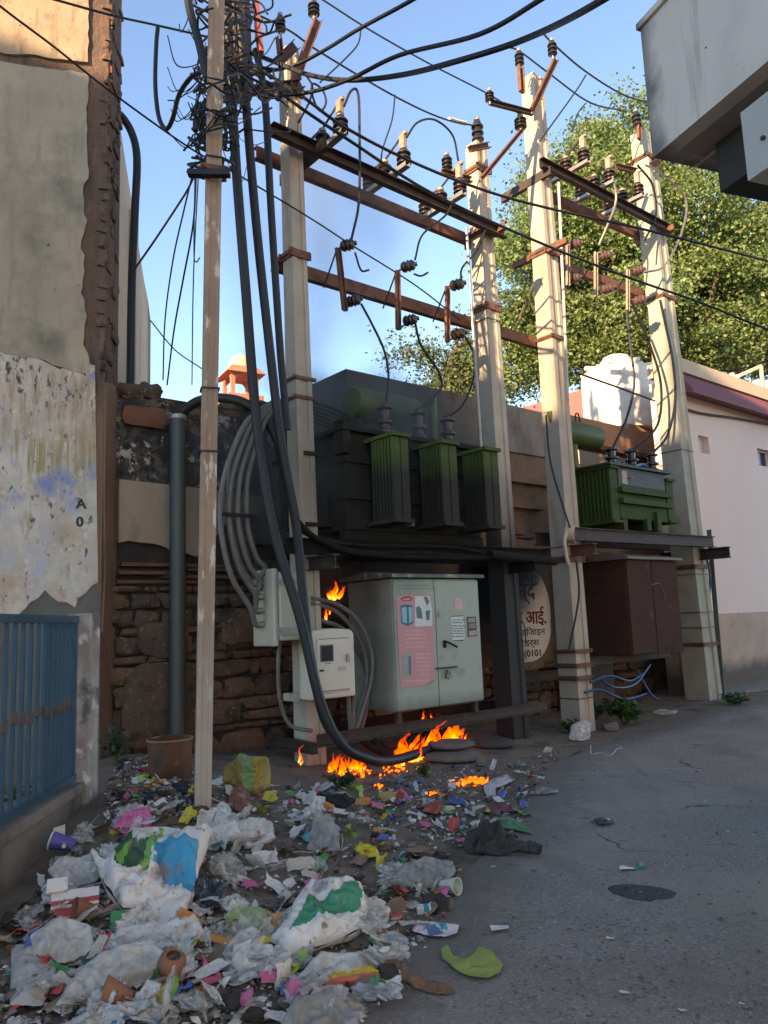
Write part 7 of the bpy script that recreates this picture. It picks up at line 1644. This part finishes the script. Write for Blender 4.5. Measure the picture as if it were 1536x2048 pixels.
# ---------------------------------------------------------------- scattered small litter, shared meshes
rnd = random.Random(99)
def mesh_of(b, name, mats_, smooth=True):
    me = bpy.data.meshes.new(name); me.from_pydata([tuple(v) for v in b.v], [], b.f)
    for mm in mats_: me.materials.append(mm)
    if smooth: me.polygons.foreach_set('use_smooth', [True] * len(me.polygons))
    me.update(); return me
def blob_mesh(name, mt_, seed, flat=.5, sub=3, amp=.45, sc=1.6):
    bm = bmesh.new(); bmesh.ops.create_icosphere(bm, subdivisions=sub, radius=1)
    for v in bm.verts:
        n_ = v.co.copy(); d_ = 1 + amp * nz(n_.x + seed, n_.y, n_.z, sc * .7) - .55 * abs(nz(n_.x, n_.y + seed, n_.z, sc * 1.1)) - .32 * abs(nz(n_.x + seed, n_.y, n_.z - seed, sc * 2.3)) + .03 * nz(n_.x, n_.y, n_.z + seed, sc * 5)
        v.co = Vector((n_.x * d_, n_.y * d_ * .85, max(-.35, n_.z * d_ * flat)))
    me = bpy.data.meshes.new(name); bm.to_mesh(me); bm.free(); me.materials.append(mt_)
    me.polygons.foreach_set('use_smooth', [True] * len(me.polygons)); return me
def scrap_mesh(name, mt_, seed, w=1.0, h=.7, curl=.25, k=6):
    b = MB(); r_ = random.Random(seed); cut = [r_.uniform(.75, 1.0) for _ in range(20)]
    for j in range(k + 1):
        for i in range(k + 1):
            u, v = i / k * 2 - 1, j / k * 2 - 1
            x, y = u * w * (cut[j] if abs(u) == 1 else .95), v * h * (cut[i + 7] if abs(v) == 1 else .95)
            b.v.append(Vector((x, y, curl * (nz(u + seed, v, seed, .9) + .3 * nz(u, v + seed, seed, 2.5)) + curl * .25)))
    for j in range(k):
        for i in range(k): a = j * (k + 1) + i; b.f.append([a, a + 1, a + k + 2, a + k + 1])
    return mesh_of(b, name, [mt_])
def leaf_mesh(name, mt_, seed):
    b = MB(); n_ = 7
    for i in range(n_ + 1):
        f = i / n_; wd = .38 * math.sin(math.pi * f ** .8) + .01
        for u in (-1, 0, 1): b.v.append(Vector((f * 2 - 1, u * wd, .18 * abs(u) + .35 * math.sin(f * 3 + seed) * .4 + .1 * nz(f * 2, u, seed))))
    for i in range(n_):
        for u in (0, 1): a = i * 3 + u; b.f.append([a, a + 1, a + 4, a + 3])
    return mesh_of(b, name, [mt_])
KINDS_ = []
def crumple_mesh(name, mt_, seed, k=18, tall=.5):
    b = MB(); r_ = random.Random(seed); ph = [r_.uniform(.65, 1.0) for _ in range(12)]
    for j in range(k + 1):
        for i in range(k + 1):
            u, v = i / k * 2 - 1, j / k * 2 - 1
            an = math.atan2(v, u); m_ = max(abs(u), abs(v)) or 1e-6; rr_ = math.hypot(u, v) / m_
            q = m_ * (ph[int((an + math.pi) / 6.2832 * 11.99)] * .35 + .65) * (1 + .12 * nz(math.cos(an) * 2, math.sin(an) * 2, seed, 2))
            x, y = q * math.cos(an), q * math.sin(an) * .8
            r1 = max(0, 1 - 3.0 * abs(nz(x + seed, y, seed, 1.3))) ** 1.4; r2 = max(0, 1 - 3.0 * abs(nz(x * .7 + y * .7, y - x * .6 + seed, seed, 2.6))) ** 1.4; n1 = nz(x, y + seed, seed, 1.1); n3 = nz(x, y, seed + 4, 6)
            z = tall * (.55 * r1 + .32 * r2 + .5 * n1 + .06 * n3 + .25 * (1 - m_ ** 3))
            b.v.append(Vector((x + .18 * r2 - .1 * n1, y + .15 * r1, max(z, -.02))))
    for j in range(k):
        for i in range(k): a = j * (k + 1) + i; b.f.append([a, a + 1, a + k + 2, a + k + 1])
    return mesh_of(b, name, [mt_])
fb_ = plastic('bag_clear', (.86, .83, .78), .4, .1, .44, ns=2.5); fbw = plastic('bag_white', (.88, .85, .80), .4, .2, .95, ns=2.5); fbg = plastic('bag_grey', (.66, .63, .59), .3, .15, .7, ns=2.5)
def kind(nm, label, cat, meshes, smin, smax, n_, zones, flat=True, grp=None): KINDS_.append((nm, label, cat, meshes, smin, smax, n_, zones, flat, grp or label))
HEAP = [(0, 1900), (60, 1790), (140, 1690), (235, 1600), (330, 1590), (430, 1625), (560, 1620), (700, 1640), (860, 1680), (930, 1740), (900, 1830), (830, 1900), (790, 1990), (720, 2048), (300, 2075), (0, 2075)]
DIRT = [(220, 1580), (300, 1500), (420, 1560), (600, 1580), (900, 1540), (1050, 1520), (1130, 1490), (1060, 1600), (1030, 1680), (930, 1700), (760, 1650), (560, 1640), (420, 1630)]
CORNER = [(210, 1590), (240, 1500), (300, 1490), (400, 1560), (400, 1630), (300, 1640), (210, 1660)]
ROADZ = [(700, 2040), (900, 1800), (1020, 1640), (1120, 1520), (1300, 1440), (1500, 1440), (1536, 2040)]
kind('plastic_bag', 'small crumpled clear plastic bag lying among the litter', 'bag', [crumple_mesh('bag_a', fb_, 1.1, 20, .36), crumple_mesh('bag_b', fb_, 2.7, 20, .2), crumple_mesh('bag_c', fbw, 3.9, 20, .36), crumple_mesh('bag_d', fbg, 5.2, 20, .28), crumple_mesh('bag_e', fbw, 6.6, 20, .22), crumple_mesh('bag_f', fb_, 8.1, 20, .3)], .05, .15, 150, [HEAP])
kind('white_scrap', 'small dirty white paper scrap lying among the litter', 'paper', [scrap_mesh('scrap_a', cardw, 1), scrap_mesh('scrap_b', dirty('scrap_grey', (.42, .42, .43)), 2, curl=.4), scrap_mesh('scrap_c', dirty('scrap_cream', (.50, .45, .37)), 3, h=.4)], .03, .095, 230, [HEAP, HEAP, HEAP, DIRT, DIRT])
kind('colour_wrapper', 'small coloured foil wrapper lying among the litter', 'wrapper', [scrap_mesh('wr_%d' % i, dirty('wrapper_%d' % i, c_, .35), 10 + i, h=.6, curl=.5) for i, c_ in enumerate([(.62, .50, .03), (.52, .05, .04), (.05, .28, .09), (.06, .14, .42), (.55, .12, .26), (.30, .48, .07), (.58, .24, .05), (.06, .36, .40)])], .028, .085, 230, [HEAP, HEAP, HEAP, DIRT, DIRT])
kind('brown_leaf', 'dry brown leaf lying among the litter', 'leaf', [leaf_mesh('dl_%d' % i, brl, i) for i in range(3)], .03, .06, 60, [HEAP, DIRT, CORNER])
kind('cardboard_piece', 'torn brown cardboard piece lying among the litter', 'cardboard', [scrap_mesh('cb_%d' % i, dirty('cardboard_%d' % i, c_), 30 + i, curl=.2) for i, c_ in enumerate([(.24, .16, .10), (.19, .13, .09), (.30, .22, .15)])], .04, .10, 55, [HEAP])
kind('rubbish_lump', 'dark rotten lump lying among the litter', 'rubbish', [blob_mesh('dk_%d' % i, mat('rot_%d' % i, c_, None, 14, .9, bump=.6), 7.7 + i, .5, 2, .5, 1.8) for i, c_ in enumerate([(.05, .042, .036), (.085, .065, .05), (.032, .03, .032)])], .03, .08, 60, [HEAP, HEAP, CORNER])
kind('brick_bit', 'small broken stone lying on the dirt', 'stone', [blob_mesh('sb_%d' % i, sm_ if i < 2 else mat('loose_brick', (.24, .12, .085)), 17.7 + i, .65, 2, .35, 1.3) for i in range(3)], .02, .06, 80, [DIRT, HEAP, CORNER])
kind('plastic_straw', 'thin pale stick or straw lying among the litter', 'stick', [mesh_of(MB().tube(crom([Vector((-1, 0, .03)), Vector((-.3, .1, .06)), Vector((.4, -.05, .05)), Vector((1, .08, .03))], 3), .035, 5), 'straw_%d' % i, [mm]) for i, mm in enumerate([dirty('straw_white', (.56, .55, .52)), dirty('straw_tan', (.34, .26, .18))])], .05, .14, 40, [HEAP, HEAP, DIRT])
kind('road_scrap', 'tiny pale scrap on the asphalt', 'paper', [scrap_mesh('rs_a', cardw, 41), scrap_mesh('rs_b', kraft, 42)], .008, .022, 28, [ROADZ])
LMARK = [(300, 1750, 'green and blue printed sack'), (640, 1840, 'green panel sack'), (265, 1645, 'pink bag'), (128, 1700, 'purple paper cup'), (150, 1815, 'red and white carton'), (410, 1795, 'black bag'), (500, 1848, 'pale green net bag'), (510, 1925, 'cloudy clear bag'), (250, 1965, 'green carton tray'), (338, 1940, 'round terracotta pot'), (680, 1962, 'yellow and red packet'), (940, 1925, 'large leaf plate'), (1000, 1685, 'black cloth'), (645, 1670, 'upright dusty bag'), (845, 1745, 'grey film pile'), (735, 1704, 'bright yellow packet'), (870, 1860, 'torn printed cards'), (885, 1780, 'white and green cup'), (1262, 1738, 'green tube on the road'), (1285, 1790, 'dark road patch'), (340, 1530, 'rusty drum'), (490, 1550, 'crumpled yellow bag'), (405, 1625, 'pinkish pole foot'), (780, 1600, 'red and yellow box'), (655, 1602, 'charred rubbish'), (945, 1566, 'glowing rubbish strip'), (905, 1505, 'stacked stone slabs'), (1020, 1616, 'maroon rag'), (245, 2020, 'tipped terracotta cup'), (60, 1960, 'off white flat sheet'), (640, 2035, 'grey plastic at the bottom edge'), (120, 1880, 'clear film by the plinth'), (480, 1665, 'clear film at the pole foot'), (1160, 1465, 'cream pole foot'), (1210, 1643, 'black and white torn wrapper'), (1000, 1855, 'lone paper slip')]
LOOK = {'wr_0': 'small yellow wrapper', 'wr_1': 'small red wrapper', 'wr_2': 'small dark green wrapper', 'wr_3': 'small blue wrapper', 'wr_4': 'small pink wrapper', 'wr_5': 'small lime wrapper', 'wr_6': 'small orange wrapper', 'wr_7': 'small teal wrapper', 'scrap_a': 'dirty white paper scrap', 'scrap_b': 'curled grey paper scrap', 'scrap_c': 'narrow cream paper scrap', 'bag_a': 'small clear plastic bag', 'bag_b': 'flat clear plastic bag', 'bag_c': 'small milky plastic bag', 'bag_d': 'small grey plastic bag', 'bag_e': 'thin milky film', 'bag_f': 'thin clear film', 'cb_0': 'torn brown cardboard', 'cb_1': 'torn dark cardboard', 'cb_2': 'torn tan cardboard', 'dk_0': 'dark brown lump', 'dk_1': 'brown earthy lump', 'dk_2': 'blackish lump', 'sb_0': 'small rounded stone', 'sb_1': 'small grey stone', 'sb_2': 'small brick bit', 'straw_0': 'thin white straw', 'straw_1': 'thin tan stick', 'rs_a': 'tiny white scrap', 'rs_b': 'tiny brown scrap', 'dl_0': 'dry brown leaf', 'dl_1': 'curled dry leaf', 'dl_2': 'dead brown leaf'}
for nm, label, cat, meshes, smin, smax, n_, zones, flat, grp in KINDS_:
    for i in range(n_):
        zn = zones[i % len(zones)]
        xs_ = [p[0] for p in zn]; ys_ = [p[1] for p in zn]
        for _ in range(60):
            x, y = rnd.uniform(min(xs_), max(xs_)), rnd.uniform(min(ys_), max(ys_))
            if inpoly(x, y, zn): break
        p = G(x, y); s_ = rnd.uniform(smin, smax)
        o = bpy.data.objects.new(nm, meshes[i % len(meshes)]); COL.objects.link(o)
        o.location = p + Z * (s_ * rnd.uniform(.1, .35) + .012); o.scale = (s_, s_ * rnd.uniform(.7, 1.1), s_)
        tl_ = .45 if zn is not ROADZ else .06
        o.rotation_euler = (rnd.gauss(0, tl_), rnd.gauss(0, tl_), rnd.uniform(0, 6.28))
        lm = min(LMARK, key=lambda q: (q[0] - x) ** 2 + ((q[1] - y) * 1.6) ** 2)
        side = ('left of', 'right of')[x > lm[0]] if abs(x - lm[0]) > abs(y - lm[1]) * 1.3 else ('behind', 'in front of')[y > lm[1]]
        look = LOOK.get(meshes[i % len(meshes)].name)
        tag(o, (look or label.split(' lying')[0].split(' on the')[0]) + ' ' + side + ' the ' + lm[2], cat, grp)
# fine crumbs of dirt and rubbish that nobody could count
b = MB(); cm = [mat('crumb_dirt', (.11, .088, .068), None, 9, .95), mat('crumb_grey', (.20, .195, .19), None, 9, .9), cardw, mat('crumb_dark', (.03, .027, .025), None, 9, .95), film]
for i in range(10200):
    zn = (HEAP, HEAP, DIRT, CORNER)[i % 4] if i < 8300 else ROADZ
    xs_ = [p[0] for p in zn]; ys_ = [p[1] for p in zn]
    for _ in range(30):
        x, y = rnd.uniform(min(xs_), max(xs_)), rnd.uniform(min(ys_), max(ys_))
        if inpoly(x, y, zn): break
    p = G(x, y); s_ = (rnd.uniform(.004, .013) + (.016 if rnd.random() < .10 else 0)) * (1 if i < 8300 else .45)
    R_ = Matrix.Rotation(rnd.uniform(0, 6.28), 3, 'Z') @ Matrix.Rotation(rnd.gauss(0, .5), 3, 'X')
    b.mi = rnd.choices(range(5), [5, 4, 2.2, 2, 2.2])[0] if i < 8300 else rnd.choice([0, 1])
    b.add([p + R_ @ Vector((s_ * a * rnd.uniform(.6, 1.3), s_ * c * rnd.uniform(.5, 1.2), s_ * .7 * e * rnd.uniform(.4, 1) + s_ * .3 + .012)) for a, c, e in ((-1, -1, 0), (1, -1, 0), (1, 1, 0), (-1, 1, 0), (0, 0, 1))], [(0, 1, 4), (1, 2, 4), (2, 3, 4), (3, 0, 4)])
tag(b.build('litter_crumbs', cm, ws=True), 'fine crumbs of dirt and rubbish over the ground', 'litter', kind='stuff')
# ================================================================== fire
def flame_mat(name, gain):
    m = bpy.data.materials.new(name); m.use_nodes = True; nt = m.node_tree; nd = nt.nodes; lk = nt.links
    nd.remove(nd['Principled BSDF'])
    at = nd.new('ShaderNodeAttribute'); at.attribute_name = 'rise'
    tc = nd.new('ShaderNodeTexCoord'); n = nd.new('ShaderNodeTexNoise'); n.inputs['Scale'].default_value = 16; n.inputs['Detail'].default_value = 3
    mp = nd.new('ShaderNodeMapping'); mp.inputs['Scale'].default_value = (1, 1, .4); lk.new(tc.outputs['Object'], mp.inputs[0]); lk.new(mp.outputs[0], n.inputs['Vector'])
    ad = nd.new('ShaderNodeMath'); ad.operation = 'MULTIPLY_ADD'; ad.inputs[1].default_value = 1.1; lk.new(n.outputs['Fac'], ad.inputs[0]); lk.new(at.outputs['Fac'], ad.inputs[2])
    cr = nd.new('ShaderNodeValToRGB'); lk.new(ad.outputs[0], cr.inputs[0])
    el = cr.color_ramp.elements; el[0].position = .45; el[0].color = (1, .46, .075, 1); el[1].position = 1.0; el[1].color = (.55, .045, .003, 1)
    e = el.new(.72); e.color = (1, .17, .010, 1)
    em = nd.new('ShaderNodeEmission'); lk.new(cr.outputs[0], em.inputs[0]); em.inputs[1].default_value = gain
    tp = nd.new('ShaderNodeBsdfTransparent'); mx = nd.new('ShaderNodeMixShader')
    mr = nd.new('ShaderNodeMapRange'); mr.inputs['From Min'].default_value = 1.45; mr.inputs['From Max'].default_value = .85; mr.inputs['To Min'].default_value = 0.0; mr.inputs['To Max'].default_value = .5; lk.new(ad.outputs[0], mr.inputs[0])
    lk.new(mr.outputs[0], mx.inputs[0]); lk.new(tp.outputs[0], mx.inputs[1]); lk.new(em.outputs[0], mx.inputs[2]); lk.new(mx.outputs[0], nd['Material Output'].inputs[0])
    return m
fm = flame_mat('flame', .72)
def flame(label, spots, seed, grp='flames'):
    """spots: (base pixel, plane or depth or None for the ground, height px, width px)"""
    r_ = random.Random(seed); b = MB(); rise = []
    for (x, y, k, hp, wp) in spots:
        p = G(x, y) if k is None else pt(x, y, k); sc_ = (p - CAM).length / PX_F; H_, R0 = hp * sc_, wp / 2 * sc_
        lean = Vector((r_.uniform(-.1, .45), r_.uniform(-.2, .2), 1)).normalized()
        n_ = 12; path = []; rs = []
        ph = r_.uniform(0, 9)
        for i in range(n_ + 1):
            f = i / n_; path.append(p + lean * H_ * f + Vector((nz(f * 2.5, ph, x), nz(f * 2.5, x, ph), 0)) * H_ * .34 * f ** .7)
            rs.append(max(.0015, R0 * min(1, .45 + 2.6 * f) * (1 - f) ** 1.15 * (1 + .45 * nz(f * 6, x + ph, y)))); rise += [f] * 8
        b.tube(path, rs, 8)
    o = b.build('flame', fm, smooth='all')
    at = o.data.attributes.new('rise', 'FLOAT', 'POINT'); at.data.foreach_set('value', rise)
    return tag(o, label, 'fire', grp)
rf = random.Random(5)
flame('largest flames licking up under the grey cabinet', [(792 + i * 2.0 + rf.uniform(-8, 8), 1532 - i * .75 + rf.uniform(-16, 6), None, rf.uniform(22, 80) * (.55 + .45 * math.sin(i / 62 * 3.1)), rf.uniform(8, 22)) for i in range(62)], 1)
flame('small flames at the foot of the meter box pole beside the cables', [(658 + i * 2.0 + rf.uniform(-5, 5), 1554 + rf.uniform(-18, 3), None, rf.uniform(12, 52) * (.6 + .4 * math.sin(i / 36 * 3.1)), rf.uniform(5, 14)) for i in range(36)], 2)
flame('flame burning high beside the pole above the grey cables', [(668, 1200, .02, 40, 17), (677, 1198, .02, 30, 10), (661, 1198, .02, 24, 9), (672, 1186, .02, 30, 7), (682, 1194, .02, 26, 6), (656, 1194, .02, 14, 6)], 3)
flame('tiny flame on the grey cables above the meter box', [(653, 1240, .05, 30, 8), (659, 1228, .05, 18, 6)], 4)
flame('thin flame at the left end of the base beam', [(597, 1526, .3, 40, 6), (601, 1530, .3, 20, 5)], 5)
flame('flame tips showing between the cabinet and the base beam', [(845, 1442, .3, 24, 6), (862, 1440, .3, 16, 6), (800, 1446, .3, 12, 5), (905, 1476, .2, 28, 8), (930, 1480, .2, 16, 5), (880, 1440, .3, 12, 5)], 6)
# glowing litter on the ground
emb = mat('ember', (.05, .02, .01), None, 20, .9, emis=(1, .16, .01), emis_s=.4)
def embers(label, cx, cy, wx, wy, n_, seed):
    r_ = random.Random(seed); b = MB()
    for i in range(n_):
        u, v = r_.gauss(0, .45), r_.gauss(0, .45)
        p = G(cx + u * wx, cy + v * wy); s_ = r_.uniform(.004, .013)
        b.box(p + Z * (.02 + s_ * .3), Vector((s_, s_ * r_.uniform(-.4, .4), 0)), Vector((0, s_ * .7, s_ * .4)), Vector((s_ * .2, 0, s_ * .5)))
    return tag(b.build('burning_rubbish', emb), label, 'fire', 'embers', 'stuff')
embers('glowing orange strip of burning rubbish on the dirt', 945, 1566, 34, 8, 70, 1)
flame('low flames on the glowing strip of rubbish', [(916 + i * 4 + rf.uniform(-3, 3), 1572 - i * .5 + rf.uniform(-3, 3), None, rf.uniform(5, 18), rf.uniform(4, 7)) for i in range(16)], 9)
embers('small ember spot left of the blue wrapper', 866, 1592, 8, 4, 9, 2)
embers('tiny sparks near the red and yellow box', 760, 1578, 16, 4, 8, 3)
embers('scattered embers under the charred cable loops', 760, 1545, 90, 10, 40, 4)
embers('small glow low behind the cabinet on the sooty pole foot', 1020, 1432, 6, 3, 4, 5)
# ================================================================== smoke
def smoke_mat(name, dens, col, sc, lo=.40, hi=.62):
    m = bpy.data.materials.new(name); m.use_nodes = True; nt = m.node_tree; nd = nt.nodes; lk = nt.links
    nd.remove(nd['Principled BSDF'])
    pv = nd.new('ShaderNodeVolumePrincipled'); pv.inputs['Color'].default_value = (*col, 1); pv.inputs['Anisotropy'].default_value = .1
    tc = nd.new('ShaderNodeTexCoord')
    n = nd.new('ShaderNodeTexNoise'); n.inputs['Scale'].default_value = sc; n.inputs['Detail'].default_value = 3; lk.new(tc.outputs['Object'], n.inputs['Vector'])
    mr = nd.new('ShaderNodeMapRange'); mr.inputs['From Min'].default_value = lo; mr.inputs['From Max'].default_value = hi; lk.new(n.outputs['Fac'], mr.inputs[0])
    ln = nd.new('ShaderNodeVectorMath'); ln.operation = 'LENGTH'; lk.new(tc.outputs['Object'], ln.inputs[0])
    fd = nd.new('ShaderNodeMapRange'); fd.inputs['From Min'].default_value = 1.0; fd.inputs['From Max'].default_value = .35; lk.new(ln.outputs['Value'], fd.inputs[0])
    mu = nd.new('ShaderNodeMath'); mu.operation = 'MULTIPLY'; lk.new(mr.outputs[0], mu.inputs[0]); lk.new(fd.outputs[0], mu.inputs[1])
    m2 = nd.new('ShaderNodeMath'); m2.operation = 'MULTIPLY'; m2.inputs[1].default_value = dens; lk.new(mu.outputs[0], m2.inputs[0]); lk.new(m2.outputs[0], pv.inputs['Density'])
    lk.new(pv.outputs[0], nd['Material Output'].inputs['Volume'])
    return m
def smoke(label, c, rx, ry, rz, dens, col, sc, seed):
    bm = bmesh.new(); bmesh.ops.create_icosphere(bm, subdivisions=3, radius=1)
    me = bpy.data.meshes.new('smoke'); bm.to_mesh(me); bm.free()
    o = bpy.data.objects.new('smoke', me); COL.objects.link(o); o.location = c; o.scale = (rx, ry, rz); o.rotation_euler = (0, 0, math.pi / 2 - ANG)
    me.materials.append(smoke_mat('smoke_%s' % seed, dens, col, sc))
    return tag(o, label, 'smoke', 'smoke', 'stuff')
smoke('dark grey smoke curling round the left transformer', W(1.0, -.5, 3.5), 2.3, 1.3, 2.1, 2.4, (.36, .31, .26), 1.8, 1)
smoke('thin pale smoke drifting up before the sky', W(1.0, -.8, 6.8), 1.7, 1.3, 3.6, .5, (.44, .40, .37), 1.3, 2)
smoke('dark smoke pooled at the sooty end of the platform', W(3.8, -.4, 2.1), .8, .7, .7, 7, (.12, .12, .13), 1.6, 3)
